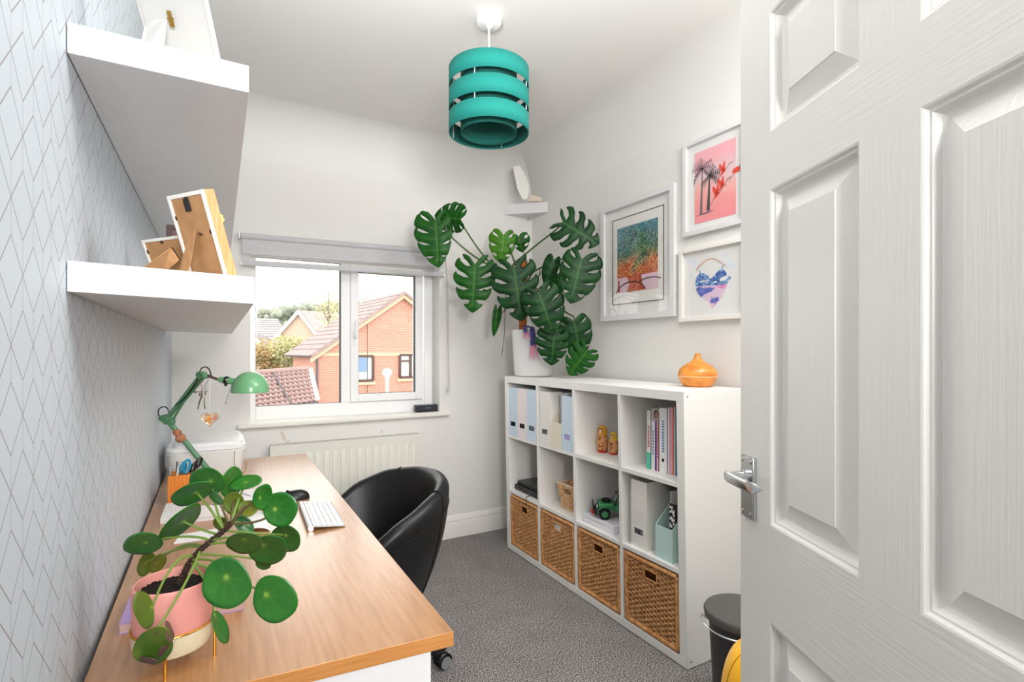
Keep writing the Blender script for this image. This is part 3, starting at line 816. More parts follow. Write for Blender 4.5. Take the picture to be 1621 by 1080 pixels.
# ---- woven cane baskets
def make_basket(label, y0, y1):
    z0, z1 = rowZ[0][0]+0.001, rowZ[0][1]-0.006
    wdt, hgt, dpt = (y1-y0)-0.008, z1-z0, 0.33
    root = thing('cane_basket', label, 'basket', (bx_at(z0)+0.012, (y0+y1)/2, z0), 0, 'cane baskets in the bottom row of the bookcase')
    return root, wdt, hgt, dpt
proto = None
labels = ['brown cane drawer basket at the near end of the bookcase, nearest the door',
          'brown cane drawer basket under the green toy car',
          'brown cane drawer basket with white paper showing in its handle hole',
          'brown cane drawer basket at the window end with a black cable over its edge']
for k in range(4):
    root, wd, hg, dp = make_basket(labels[k], *cellY[k])
    if proto is None:
        proto = root; hw2 = wd/2
        hole_y, hole_z, hhw, hhh = 0.0, hg-0.066, 0.038, 0.021
        lean_x = lambda z: -LEAN*z/BH
        # front weave: horizontal strands going in and out of upright stakes
        wv = MB(); rows = 25; stakes = 15
        zb, zt = 0.022, hg-0.030
        for r in range(rows):
            z = zb+(zt-zb)*(r+0.5)/rows; hh_ = (zt-zb)/rows*0.46
            segs = []
            if abs(z-hole_z) < hhh+0.008: segs = [(-hw2+0.022, -hhw-0.006), (hhw+0.006, hw2-0.022)]
            else: segs = [(-hw2+0.022, hw2-0.022)]
            for a, b in segs:
                n = max(4, int((b-a)/0.0052)); pr = []
                for i in range(n+1):
                    y = a+(b-a)*i/n
                    off = 0.0044*math.sin((y+hw2)/(wd/stakes)*PI+r*PI)+random.uniform(-.0003, .0003)
                    pr.append((y, off, random.uniform(-.0005, .0005)))
                base = len(wv.v)
                for (y, off, dz) in pr:
                    for (dx, dzz) in ((-0.003, 0), (0.0, hh_), (0.003, 0), (0.0, -hh_)):
                        wv.v.append(Vector((off+dx+lean_x(z), y, z+dzz+dz)))
                for i in range(n):
                    for q in range(4):
                        q2 = (q+1) % 4; wv.f.append((base+i*4+q, base+i*4+q2, base+(i+1)*4+q2, base+(i+1)*4+q))
        f_ = wv.build('woven_front', 'cane', root, world=False, smooth=80, normals=False); f_['kind'] = 'stuff'
        st = MB()
        for i in range(stakes*2):
            y = -hw2+0.012+(wd-0.024)*(i+0.5)/(stakes*2)
            for za_, zb_2 in (((zb-0.005, hole_z-hhh), (hole_z+hhh, zt+0.005)) if abs(y) < hhw else ((zb-0.005, zt+0.005),)):
                st.tube([(0.001+lean_x(za_), y, za_), (0.001+lean_x(zb_2), y, zb_2)], 0.0016, 4)
        st.build('stakes', 'canerim', root, world=False)['kind'] = 'stuff'
        # wrapped border: a rounded tube with binding ridges
        rim = MB(); path = []
        for (ya, za, yb, zb2) in ((-hw2+0.012, 0.012, hw2-0.012, 0.012), (hw2-0.012, 0.012, hw2-0.012, hg-0.014), (hw2-0.012, hg-0.014, -hw2+0.012, hg-0.014), (-hw2+0.012, hg-0.014, -hw2+0.012, 0.012)):
            n = 34
            pts = []; rs = []
            for i in range(n+1):
                f = i/n; z = za+(zb2-za)*f
                pts.append((lean_x(z)-0.001, ya+(yb-ya)*f, z)); rs.append(0.0112+0.0007*(i % 2))
            rim.tube(pts, rs, 8)
        rim.build('border', 'canerim', root, world=False, smooth=50)
        hr = MB()
        for (ya, za, yb, zb2) in ((-hhw, hole_z-hhh, hhw, hole_z-hhh), (hhw, hole_z-hhh, hhw, hole_z+hhh), (hhw, hole_z+hhh, -hhw, hole_z+hhh), (-hhw, hole_z+hhh, -hhw, hole_z-hhh)):
            hr.tube([(lean_x(za)-0.001, ya, za), (lean_x(zb2)-0.001, yb, zb2)], 0.0045, 6)
        hr.build('handle_hole_rim', 'canerim', root, world=False)
        bd = MB()
        bd.box(0.004, -hw2+0.006, 0.004, dp, -hw2+0.012, hg-0.02); bd.box(0.004, hw2-0.012, 0.004, dp, hw2-0.006, hg-0.02)
        bd.box(dp-0.006, -hw2+0.006, 0.004, dp, hw2-0.006, hg-0.02); bd.box(0.004, -hw2+0.006, 0.003, dp, hw2-0.006, 0.008)
        bd.build('body', 'cane', root, world=False, smooth=0)
        kids = list(root.children)
    else:
        for c_ in kids: copy_of(c_, root)
    # dark contents behind the hole
pp = proto
# paper in the third basket
z_ = rowZ[0][1]-0.07
y_ = sum(cellY[2])/2
o = MB().obox((bx_at(z_)+0.0205, y_, z_-0.03), (0.0015, 0, 0), (0, 0.09, 0), (0.0, 0, 0.085)).build('paper_sheets', 'whitep', smooth=0, bev=0.001)
tag(o, 'white paper seen through the handle hole of a cane basket', 'paper')

# ---- magazine files
def magfile(label, y0, y1, z0, m, colr=None, tall_front=True, h=0.305, d=0.245, hole=True, xf=0.004, group='magazine files on the bookcase', holez=0.075, rz=0):
    """box file; spine towards the room when tall_front, else its low mouth"""
    root = thing('magazine_file', label, 'magazine file', (bx_at(z0+0.15)+xf, (y0+y1)/2, z0), rz, group)
    w2 = (y1-y0)/2; t = 0.003; hl = 0.14
    if tall_front: hf, hb_2 = h, hl
    else: hf, hb_2 = hl if h > 0.25 else h*0.55, h
    if tall_front: top = [(0, hf), (0.085, hf), (d, hb_2)]
    else: top = [(0, hf), (d-0.085, hb_2), (d, hb_2)]
    for sy in (-1, 1):
        y = sy*(w2-t/2)
        pts = [(0, y-t/2, 0)]+[(x, y-t/2, z) for x, z in top]+[(d, y-t/2, 0)]
        MB().prism(pts, (0, t, 0)).build('side', m, root, world=False, smooth=0)
    sp = MB()
    if hole:
        hw_, hh_ = w2*0.58, 0.0145
        sp.box(0, -w2+t, 0, t, w2-t, holez-hh_); sp.box(0, -w2+t, holez+hh_, t, w2-t, hf)
        sp.box(0, -w2+t, holez-hh_, t, -hw_, holez+hh_); sp.box(0, hw_, holez-hh_, t, w2-t, holez+hh_)
    else: sp.box(0, -w2+t, 0, t, w2-t, hf)
    s_ = sp.build('spine', m, root, world=False, smooth=0, merge=1e-6)
    if hole:
        fr = MB()
        for a, b, c_, d_ in ((-hw_-.003, holez-hh_-.003, hw_+.003, holez-hh_), (-hw_-.003, holez+hh_, hw_+.003, holez+hh_+.003), (-hw_-.003, holez-hh_, -hw_, holez+hh_), (hw_, holez-hh_, hw_+.003, holez+hh_)):
            fr.box(-0.001, a, b, 0.0, c_, d_)
        fr.build('label_holder', m, s_, world=False, smooth=0)
    MB().box(d-t, -w2+t, 0, d, w2-t, hb_2).build('back_board', m, root, world=False, smooth=0)
    MB().box(t, -w2+t, 0, d-t, w2-t, t).build('base_board', m, root, world=False, smooth=0)
    return root
M['fblue'] = mat('pale blue card', (206, 224, 238), 0.5)
M['fpink'] = mat('pale pink white card', (240, 230, 230), 0.5)
M['fwhite'] = mat('white card', (238, 234, 228), 0.5)
M['fcream'] = mat('cream card', (236, 228, 208), 0.5)
M['fmint'] = mat('pale mint card', (196, 226, 222), 0.5)
M['lilac'] = mat('lilac paper', (176, 160, 214), 0.7)
M['greyp'] = mat('grey printed papers', (150, 150, 154), 0.7, c2=(60, 62, 70), ns=40)
c3, c2_, c1_, c0_ = cellY[3], cellY[2], cellY[1], cellY[0]
def insert(label, y, w, z0, h, m, d0=0.012, d=0.2, name='paper_sheets', cat='paper', x0=None):
    x = (bx_at(z0+0.15)+d0) if x0 is None else x0
    o = MB().box(x, y-w/2, z0+0.004, x+d, y+w/2, z0+h).build(name, m, smooth=0)
    return tag(o, label, cat)
fy = [(c3[1]-0.112, c3[1]-0.002), (c3[1]-0.224, c3[1]-0.114), (c3[0]+0.002, c3[1]-0.226)]
magfile('pale blue magazine file at the window end of the top row', *fy[0], R2, 'fblue')
magfile('pale pink magazine file between two pale blue ones in the top row', *fy[1], R2, 'fpink')
magfile('pale blue magazine file right of the pale pink one, against the divider', *fy[2], R2, 'fblue')
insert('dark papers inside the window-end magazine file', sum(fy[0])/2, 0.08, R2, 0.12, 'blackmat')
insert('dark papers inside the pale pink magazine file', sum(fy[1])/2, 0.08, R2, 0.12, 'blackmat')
insert('grey papers inside the third magazine file of the top row', sum(fy[2])/2, 0.08, R2, 0.12, 'greyp')
gy = [(c2_[1]-0.120, c2_[1]-0.012), (c2_[1]-0.232, c2_[1]-0.122), (c2_[0]+0.003, c2_[1]-0.236)]
magfile('white magazine file at the left of the second top compartment', *gy[0], R2, 'fwhite')
magfile('cream magazine file turned with its low mouth to the room', *gy[1], R2, 'fcream', tall_front=False, h=0.29, hole=False)
magfile('pale blue magazine file with lilac papers, right of the cream one', *gy[2], R2, 'fblue', h=0.295)
insert('grey papers inside the white magazine file beside the cream one', sum(gy[0])/2, 0.08, R2, 0.10, 'greyp')
insert('lilac papers in the pale blue magazine file beside the cream one', sum(gy[2])/2, 0.085, R2, 0.088, 'lilac', 0.006)
for k in range(3):
    o = MB().obox((bx_at(R2)+0.15, sum(gy[1])/2-0.02+0.02*k, R2+0.16+0.004*k), (0.1, 0, 0), (0, 0.002, 0), (0, 0.0, 0.145-0.01*k)).build('loose_papers', 'whitep', smooth=0)
    tag(o, ['tallest white sheets standing in the cream magazine file', 'middle white sheets standing in the cream magazine file', 'shortest white sheets standing in the cream magazine file'][k], 'paper')
# ---- nesting dolls
M['scarfo'] = mat('orange yellow lacquer', (232, 160, 30), 0.3)
M['scarfy'] = mat('bright yellow lacquer', (238, 192, 40), 0.3)
M['dollb'] = mat('varnished wood with painted flowers', (222, 160, 100), 0.35, c2=(150, 90, 50), ns=70, lo=0.5, hi=0.62)
M['skin'] = mat('painted pale face', (240, 196, 150), 0.4)
M['red'] = mat('red lacquer', (196, 40, 34), 0.3)
M['hair'] = mat('dark brown paint', (58, 30, 22), 0.5)
def doll(label, x, y, s, scarf):
    root = thing('nesting_doll', label, 'doll', (x, y, R2), 0, 'nesting dolls in the bookcase')
    MB().lathe([(0.0001, 0), (0.024*s, 0), (0.026*s, 0.004*s), (0.0262*s, 0.012*s)], n=24).build('base', 'red', root, world=False)
    MB().lathe([(0.0262*s, 0.012*s), (0.030*s, 0.035*s), (0.0315*s, 0.055*s), (0.029*s, 0.075*s), (0.0245*s, 0.088*s)], n=24).build('body', 'dollb', root, world=False)
    MB().lathe([(0.0247*s, 0.087*s), (0.0225*s, 0.094*s), (0.0235*s, 0.105*s), (0.0235*s, 0.115*s), (0.0205*s, 0.128*s), (0.012*s, 0.137*s), (0.0001, 0.140*s)], n=24).build('headscarf', scarf, root, world=False)
    d = Vector((-x, -y, 0)).normalized()*0.8+Vector((-0.35, 0.3, 0)); d.normalize(); sd = Vector((-d.y, d.x, 0))
    def disc(r1, r2, off, zc, m, nm, dx=0):
        g_ = MB()
        def fn(a, b):
            w = 2*PI*a; xx = math.cos(w)*r1*b+dx; zz = math.sin(w)*r2*b
            rr_ = math.sqrt(max(1e-6, (0.0236*s)**2-xx*xx))
            return d*(rr_+off)+sd*xx+Vector((0, 0, zc+zz))
        g_.grid(fn, 18, 3, cu=True); return g_.build(nm, m, root, world=False, normals=False, solid=0.0004)
    disc(0.0145*s, 0.0165*s, 0.0006, 0.111*s, 'hair', 'hair'); disc(0.012*s, 0.0135*s, 0.0012, 0.109*s, 'skin', 'face')
    for e in (-1, 1): disc(0.0016*s, 0.002*s, 0.0018, 0.112*s, 'hair', 'eye', dx=e*0.0045*s)
    disc(0.003*s, 0.0012*s, 0.0018, 0.103*s, 'red', 'mouth')
    ap = disc(0.017*s, 0.022*s, 0.0062*s, 0.055*s, mat('painted apron flowers '+label[:3], (226, 120, 70), 0.4, c2=(70, 60, 30), ns=90, lo=0.45, hi=0.55), 'apron')
p = onZ(953.5, 714, R2)
doll('larger wooden nesting doll with an orange headscarf', 1.775, 2.152, 1.02, 'scarfo')
doll('smaller wooden nesting doll with a yellow headscarf', 1.785, 2.076, 0.84, 'scarfy')
# ---- books top row, near compartment
xs_ = 1.705
def yb(u, x=xs_): return onX(u, 700, x).y
M['fcov'] = mat('pink magenta cover', (206, 90, 140), 0.5)
books = [
 (1023.3, 1030.5, 0.265, (240, 236, 232), 'white book with red lettering and a mint green foot on its spine'),
 (1030.7, 1037.3, 0.222, (236, 234, 240), 'slim white book with a violet lettered spine'),
 (1037.5, 1042.8, 0.225, (236, 176, 178), 'salmon pink book with a purple strip on its spine'),
 (1043.0, 1056.2, 0.285, (238, 238, 238), 'thick white book with a small dark emblem near its foot'),
]
for i, (u0, u1, h, c, lab) in enumerate(books):
    y1, y0 = yb(u0), yb(u1); z0 = R2
    root = thing('book', lab, 'book', (xs_, (y0+y1)/2, z0), 0, 'books on the near top shelf')
    w2 = (y1-y0)/2-0.0005; d = 0.19
    cm = mat('book cover %d' % i, c, 0.45)
    cv = MB().box(0, -w2, 0, 0.0018, w2, h); cv.box(0, -w2, 0, d, -w2+0.0015, h); cv.box(0, w2-0.0015, 0, d, w2, h)
    cv.build('cover', cm, root, world=False, smooth=0)
    MB().box(0.002, -w2+0.0016, 0.003, d-0.003, w2-0.0016, h-0.003).build('pages', 'whitep', root, world=False, smooth=0)
    def strip(a, b, z0_, z1_, c_, nm='spine_print'):
        MB().box(-0.0006, a*w2, z0_, 0, b*w2, z1_).build(nm, mat('spine ink', c_, 0.5), root, world=False, smooth=0)
    if i == 0:
        strip(-1, 1, 0.0, 0.075, (96, 196, 170)); 
        for q in range(9): strip(-0.35, 0.35, 0.10+q*0.011, 0.107+q*0.011, (200, 70, 90), 'lettering')
    if i == 1:
        for q in range(8): strip(-0.3, 0.3, 0.07+q*0.014, 0.079+q*0.014, (140, 130, 180), 'lettering')
    if i == 2:
        strip(-1, -0.1+1.1, 0.0, 0.001, (200, 120, 150)); strip(0.2, 1, 0.0, h, (98, 66, 150))
        for q in range(10): strip(-0.6, -0.1, 0.06+q*0.014, 0.068+q*0.014, (190, 50, 60), 'lettering')
    if i == 3:
        for q in range(12): strip(-0.3, 0.25, 0.09+q*0.012, 0.098+q*0.012, (120, 150, 190), 'lettering')
        em = MB().lathe([(0.0001, 0), (0.0085, 0), (0.0085, 0.0008), (0.0001, 0.0008)], n=16)
        em.v = [Vector((-v.z, v.x*0.8, 0.055+v.y)) for v in em.v]; em.build('emblem', 'blackmat', root, world=False)
# magazine with a portrait on its cover standing behind the slim books
y1, y0 = yb(1031, xs_+0.01), yb(1042.5, xs_+0.01)
mg = thing('magazine', 'magazine with a dark-haired portrait cover standing behind the slim books', 'magazine', (xs_+0.012, (y0+y1)/2, R2))
MB().box(0, y0-mg.location.y, 0.01, 0.004, y1-mg.location.y, 0.277).build('cover', mat('grey magazine cover', (206, 198, 194), 0.4), mg, world=False, smooth=0)
def plate(root, cy, cz, ry, rz_, x, m, nm):
    q = MB().prism([(x, cy+math.cos(w)*ry, cz+math.sin(w)*rz_) for w in [2*PI*k/20 for k in range(20)]], (-0.0005, 0, 0))
    return q.build(nm, m, root, world=False, smooth=0)
plate(mg, -0.006, 0.252, 0.013, 0.020, -0.0002, 'hair', 'hair'); plate(mg, -0.008, 0.248, 0.0085, 0.0145, -0.0008, mat('print skin', (196, 140, 116), 0.5), 'face')
for e in (-1, 1): plate(mg, -0.008+e*0.0033, 0.251, 0.0012, 0.001, -0.0014, 'hair', 'eye')
plate(mg, -0.008, 0.2415, 0.0025, 0.0009, -0.0014, 'red', 'mouth')
# thin folders and wallets
fol = [(1057, 1060, .290, (240, 214, 222), 'pale pink plastic folder beside the thick white book'), (1060, 1062.5, .294, (226, 190, 214), 'pinkish lilac plastic folder, second from the thick white book'),
       (1062.6, 1065, .290, (238, 150, 140), 'coral plastic folder in the middle of the folders'), (1065.2, 1067.5, .296, (240, 176, 160), 'peach plastic folder left of the teal one'), (1067.7, 1070, .292, (110, 160, 170), 'teal plastic folder left of the blue one'),
       (1070.2, 1074, .288, (96, 136, 190), 'blue plastic folder against the end panel')]
for i, (u0, u1, h, c, lab) in enumerate(fol):
    y1, y0 = yb(u0), yb(u1)
    y0 = max(y0, c0_[0]+0.001)
    o = MB().box(xs_+0.004*(i % 2), y0+0.001, R2, xs_+0.2, max(y1-0.0006, y0+0.003), R2+h)
    o = o.build('plastic_folder', mat('folder %d' % i, c, 0.3, coat=0.3), smooth=0, bev=0.0008)
    tag(o, lab, 'folder', 'plastic folders on the near top shelf')
# ---- middle row
# electronics at the window end
e = thing('disc_player', 'flat black disc player at the bottom of the pair by the window end', 'disc player', (bx_at(R1)+0.03, 2.74, R1))
MB().box(0, -0.165, 0.004, 0.24, 0.15, 0.036).build('case', 'black', e, world=False, bev=0.006, seg=3)
MB().box(-0.0012, -0.14, 0.014, 0.0, 0.1, 0.026).build('front_strip', mat('glossy black strip', (10, 10, 12), 0.1), e, world=False, smooth=0)
for a in (-0.14, 0.13): MB().lathe([(0.01, 0), (0.01, 0.005)], (0.03, a, 0), 12).build('foot', 'blackmat', e, world=False)
o = thing('laptop', 'closed dark grey laptop lying on the black disc player', 'laptop', (bx_at(R1)+0.045, 2.735, R1+0.0365))
MB().box(0, -0.160, 0, 0.215, 0.145, 0.012).build('base', 'black', o, world=False, bev=0.003)
MB().box(0.002, -0.158, 0.0125, 0.214, 0.143, 0.024).build('lid', mat('dark grey lid', (58, 60, 64), 0.35), o, world=False, bev=0.004)
cb_ = MB().tube(smooth_path([(bx_at(R1)+0.05, 2.70, R1+0.004), (bx_at(R1)+0.005, 2.695, R1+0.003), (bx_at(R1)-0.004, 2.69, R1-0.012), (bx_at(R1)-0.002, 2.69, R1-0.05)]), 0.0022, 6)
tag(cb_.build('black_cable', 'black'), 'short black cable hanging over the shelf edge below the disc player', 'cable')
# small wicker basket
bk = thing('wicker_basket', 'small pale wicker basket with a wire rim holding crumpled brown paper', 'basket', (1.762, 2.345, R1))
q = MB()
rows, hB = 14, 0.145
for side in range(4):
    for r in range(rows):
        f = r/(rows-1); z = 0.006+f*(hB-0.014)
        hy, hx2 = 0.072+0.022*f, 0.062+0.018*f
        if side == 0: a, b, n_ = Vector((-hx2, -hy, z)), Vector((-hx2, hy, z)), Vector((-1, 0, 0))
        elif side == 1: a, b, n_ = Vector((hx2, -hy, z)), Vector((hx2, hy, z)), Vector((1, 0, 0))
        elif side == 2: a, b, n_ = Vector((-hx2, -hy, z)), Vector((hx2, -hy, z)), Vector((0, -1, 0))
        else: a, b, n_ = Vector((-hx2, hy, z)), Vector((hx2, hy, z)), Vector((0, 1, 0))
        pts = [a.lerp(b, i/22)+n_*0.0026*math.sin(i*PI/2+r*PI) for i in range(23)]
        if side == 0 and 9 <= r <= 11:
            q.tube(pts[:8], 0.0044, 4); q.tube(pts[15:], 0.0044, 4)
        else: q.tube(pts, 0.0044, 4)
q.build('woven_side', 'canelight', bk, world=False, smooth=80, normals=False)['kind'] = 'stuff'
MB().box(-0.058, -0.066, 0.0, 0.058, 0.066, 0.005).build('base', 'canelight', bk, world=False, smooth=0)
MB().tube([(-0.081, -0.095, hB), (-0.081, 0.095, hB), (0.081, 0.095, hB), (0.081, -0.095, hB), (-0.081, -0.095, hB)], 0.003, 8).build('wire_rim', mat('white wire', (226, 218, 206), 0.4), bk, world=False)
cr = MB(); rr = random.Random(11)
def crumple(name, label, c, s, m):
    g_ = MB().ico(c, s, 3, (1, 1.1, 0.8))
    g_.v = [v+Vector((rr.gauss(0, .12), rr.gauss(0, .12), rr.gauss(0, .12)))*s*0.6 for v in g_.v]
    return tag(g_.build(name, m, smooth=0), label, 'paper')
crumple('brown_paper', 'crumpled brown paper heaped in the small wicker basket', (1.765, 2.33, R1+0.125), 0.056, mat('brown paper', (190, 134, 92), 0.8, c2=(160, 106, 70), ns=30))
crumple('brown_paper', 'pale brown paper bag at the back of the small wicker basket', (1.785, 2.375, R1+0.13), 0.042, mat('pale brown paper', (214, 166, 124), 0.8))
# white paper box with car on it
pb = thing('paper_box', 'flat white paper-wrapped box under the green toy car', 'box', (1.80, 2.045, R1))
MB().box(-0.14, -0.115, 0, 0.13, 0.125, 0.042).build('box', mat('lilac white paper', (236, 232, 242), 0.4), pb, world=False, bev=0.004)
MB().box(-0.1404, -0.09, 0.014, -0.14, 0.10, 0.02).build('tape', mat('clear tape', (250, 250, 252), 0.15), pb, world=False, smooth=0)
MB().obox((-0.142, 0.02, 0.035), (0.001, 0, 0), (0, 0.06, 0), (0, 0, 0.006)).build('label_tab', 'whitep', pb, world=False, smooth=0)
car = thing('toy_car', 'green toy off-road car with black bumper and roll cage on the white box', 'toy car', (1.775, 2.035, R1+0.0425), math.atan2(0.55, -0.835))
car.scale = (1.12, 1.12, 1.12)
def C(m, nm, mt_, par=car, **k): return m.build(nm, mt_, par, world=False, **k)
M['carg'] = mat('green toy plastic', (52, 140, 84), 0.3, coat=0.3)
C(MB().box(-0.10, -0.047, 0.036, 0.018, 0.047, 0.062), 'body', 'carg', bev=0.003)
C(MB().box(0.018, -0.047, 0.040, 0.088, 0.047, 0.068), 'bonnet', 'carg', bev=0.004)
C(MB().box(0.0885, -0.04, 0.036, 0.092, 0.04, 0.062), 'grille', 'black', bev=0.001)
for s in (-1, 1):
    C(MB().grid(lambda a, b: (0.062+math.cos(PI*a)*0.034, s*(0.047+0.010*b), 0.030+math.sin(PI*a)*0.028), 12, 1), 'wheel_arch', 'carg', solid=0.003)
    C(MB().grid(lambda a, b: (-0.062+math.cos(PI*a)*0.034, s*(0.047+0.010*b), 0.030+math.sin(PI*a)*0.028), 12, 1), 'wheel_arch', 'carg', solid=0.003)
    for xw in (0.062, -0.062):
        wl = MB().lathe([(0.012, -0.011), (0.022, -0.011), (0.026, -0.008), (0.026, 0.008), (0.022, 0.011), (0.012, 0.011)], n=24)
        wl.v = [Vector((xw+v.x, s*0.046+v.z, 0.026+v.y)) for v in wl.v]
        wo = C(wl, 'wheel', 'blackmat')
        rm = MB().lathe([(0.0001, 0.008), (0.005, 0.012), (0.008, 0.008), (0.012, 0.009), (0.0145, 0.0115)], n=20)
        rm.v = [Vector((xw+v.x, s*(0.046+v.z), 0.026+v.y)) for v in rm.v]; C(rm, 'rim', 'carg', wo)
    hl_ = MB().lathe([(0.0001, 0), (0.008, 0), (0.008, 0.004), (0.006, 0.006), (0.0001, 0.006)], n=14)
    hl_.v = [Vector((0.091+v.z, s*0.030+v.y, 0.054+v.x)) for v in hl_.v]; C(hl_, 'headlamp', mat('clear lamp plastic', (200, 205, 205), 0.1))
bp = MB().box(0.094, -0.05, 0.022, 0.108, 0.05, 0.036)
bp.tube([(0.106, -0.046, 0.036), (0.110, -0.046, 0.064), (0.110, 0.046, 0.064), (0.106, 0.046, 0.036)], 0.0025, 6)
for y in (-0.02, 0.0, 0.02): bp.tube([(0.108, y, 0.036), (0.110, y, 0.064)], 0.002, 6)
C(bp, 'bumper', 'black')
wn_ = MB().lathe([(0.010, -0.014), (0.010, 0.014)], n=14); wn_.v = [Vector((0.112+v.y*0.8, v.z, 0.022+v.x*0.8)) for v in wn_.v]
C(wn_, 'winch', 'red')
C(MB().lathe([(0.008, 0), (0.018, 0), (0.022, 0.004), (0.022, 0.010), (0.018, 0.014), (0.008, 0.014)], (0.05, 0.0, 0.068), 22), 'spare_wheel', 'blackmat')
C(MB().obox((0.012, 0, 0.083), (0.006, 0, -0.018), (0, 0.044, 0), (0.0008, 0, 0.0006)), 'windscreen', M['glass'])
rc = MB()
for s in (-1, 1):
    rc.tube([(0.020, s*0.045, 0.062), (0.000, s*0.043, 0.104), (-0.055, s*0.043, 0.106), (-0.085, s*0.045, 0.062)], 0.003, 6)
    rc.tube([(-0.04, s*0.044, 0.062), (-0.045, s*0.043, 0.106)], 0.0025, 6)
for x, z in ((0.0, 0.104), (-0.055, 0.106), (-0.028, 0.105), (0.018, 0.066)): rc.tube([(x, -0.043, z), (x, 0.043, z)], 0.0028, 6)
C(rc, 'roll_cage', 'black')
C(MB().box(-0.03, -0.035, 0.062, -0.012, 0.035, 0.082), 'seats', 'blackmat', bev=0.003)
C(MB().obox((-0.02, 0, 0.10), (0.02, 0, 0.004), (0, 0.03, 0), (0, 0, 0.001)), 'folded_map', 'whitep')
# big files near end, middle row
magfile('white magazine file with a window slot, in the middle row near end', 1.695, 1.795, R1, 'fwhite', xf=0.022)
insert('black and white papers inside the middle-row white magazine file', 1.745, 0.07, R1, 0.14, 'greyp', 0.03)
r_ = magfile('pale mint magazine file turned with its low mouth to the room', 1.545, 1.642, R1, 'fmint', tall_front=False, h=0.29, hole=False, xf=0.022)
fx = bx_at(R1)+0.05
for k, (y, h, m_, lab, dx) in enumerate(((1.612, 0.280, 'whitep', 'white card standing in the mint magazine file', 0.03), (1.598, 0.262, 'fwhite', 'cream card standing in the mint magazine file', 0.05))):
    o = MB().box(fx+dx, y-0.002, R1+0.005, fx+dx+0.16, y+0.002, R1+h).build('card_sheet', m_, smooth=0); tag(o, lab, 'card')
fr = thing('patterned_frame', 'small dark-edged frame with black and white pattern in the mint magazine file', 'frame', (fx-0.008, 1.556, R1+0.006))
MB().box(0, -0.006, 0, 0.010, 0.03, 0.235).build('border', 'hair', fr, world=False, bev=0.002)
MB().box(-0.0012, -0.002, 0.01, 0, 0.026, 0.227).build('print', mat('black and white pattern', (236, 236, 236), 0.4, c2=(16, 16, 18), ns=60, lo=0.47, hi=0.53), fr, world=False, smooth=0)

# ---- diffuser on top
BT = BH
df = thing('aroma_diffuser', 'wood-grain teardrop diffuser on top of the bookcase', 'diffuser', (1.915, 1.645, BT))
prof = [(0.055, 0), (0.064, 0.004), (0.078, 0.022), (0.0855, 0.042), (0.087, 0.0455)]
MB().lathe([(0.0001, 0.001)]+prof, n=40).build('base', 'difwood', df, world=False)
MB().lathe([(0.0868, 0.0455), (0.0874, 0.0462), (0.0874, 0.0482), (0.0868, 0.049)], n=40).build('seam_band', 'band', df, world=False)
MB().lathe([(0.087, 0.049), (0.0865, 0.062), (0.080, 0.080), (0.066, 0.094), (0.046, 0.106), (0.029, 0.116), (0.019, 0.127), (0.0145, 0.140), (0.0125, 0.152), (0.0105, 0.153), (0.0095, 0.148), (0.0001, 0.14)], n=40).build('lid', 'difwood', df, world=False)
MB().lathe([(0.052, -0.0), (0.052, 0.0015)], n=24).build('foot_ring', 'blackmat', df, world=False)

# ================================================================ CHAIR
ch = thing('tub_chair', 'black faux leather tub swivel chair pushed under the desk', 'chair', (0.455, 1.875, 0))
CCx, CCy = 0.0, 0.0
def rim_h(w):
    a = abs((w+PI) % (2*PI)-PI)          # 0 = back (+x)
    pts = [(0, .797), (.5, .79), (1.0, .765), (1.45, .715), (1.75, .655), (2.1, .61), (2.5, .54), (2.8, .48), (3.15, .47)]
    for i in range(len(pts)-1):
        if a <= pts[i+1][0]:
            f = (a-pts[i][0])/(pts[i+1][0]-pts[i][0]); return pts[i][1]+(pts[i+1][1]-pts[i][1])*f
    return pts[-1][1]
RX, RY = 0.298, 0.322
ZB = 0.36
def shell(a, b):
    w = 2*PI*a; h = rim_h(w)
    if b < 0.45:     # outside
        f = b/0.45; z = ZB+(h-ZB)*f
        k = 0.60+0.40*math.sin(min(1, (z-ZB)/(0.80-ZB))*PI/2)**0.9
    elif b < 0.62:   # rolled rim
        f = (b-0.45)/0.17; ang = PI*f
        kk = 0.60+0.40*math.sin(min(1, (h-ZB)/(0.80-ZB))*PI/2)**0.9
        k = kk-0.165*(1-math.cos(ang))/2; z = h+0.028*math.sin(ang)
    else:            # inside down to the seat
        f = (b-0.62)/0.38; z0 = 0.44; z = h+(min(z0, h)-h)*f
        kk = 0.60+0.40*math.sin(min(1, (h-ZB)/(0.80-ZB))*PI/2)**0.9
        k = (kk-0.165)*(1-f)+0.60*f
    return (math.cos(w)*RX*k, math.sin(w)*RY*k, z)
MB().grid(shell, 72, 40, cu=True).build('shell', 'leather', ch, world=False, smooth=180)
MB().lathe([(0.0001, ZB-0.004), (0.1, ZB-0.002), (0.185, ZB+0.001)], n=48, sx=1, sy=1.06).build('underside', 'leather', ch, world=False)
MB().lathe([(0.20, 0.40), (0.215, 0.43), (0.212, 0.455), (0.17, 0.475), (0.0001, 0.482)], n=48, sy=1.05).build('seat', 'leather', ch, world=False)
def onshell(w, b, d=0.0015):
    p = Vector(shell(w/(2*PI) % 1.0, b)); return p+Vector((math.cos(w), math.sin(w), 0))*d*(1 if b < 0.53 else -1)+Vector((0, 0, d if 0.45 < b < 0.62 else 0))
for w in (-0.78, 0.78):
    MB().tube([onshell(w, b) for b in [i/40 for i in range(1, 40)]], 0.0022, 5).build('seam', 'seam', ch, world=False)
MB().tube([onshell(-0.78-1.9*k/30, 0.40) for k in range(31)], 0.0018, 5).build('seam', 'seam', ch, world=False)
MB().tube([onshell(0.78+1.9*k/30, 0.40) for k in range(31)], 0.0018, 5).build('seam', 'seam', ch, world=False)
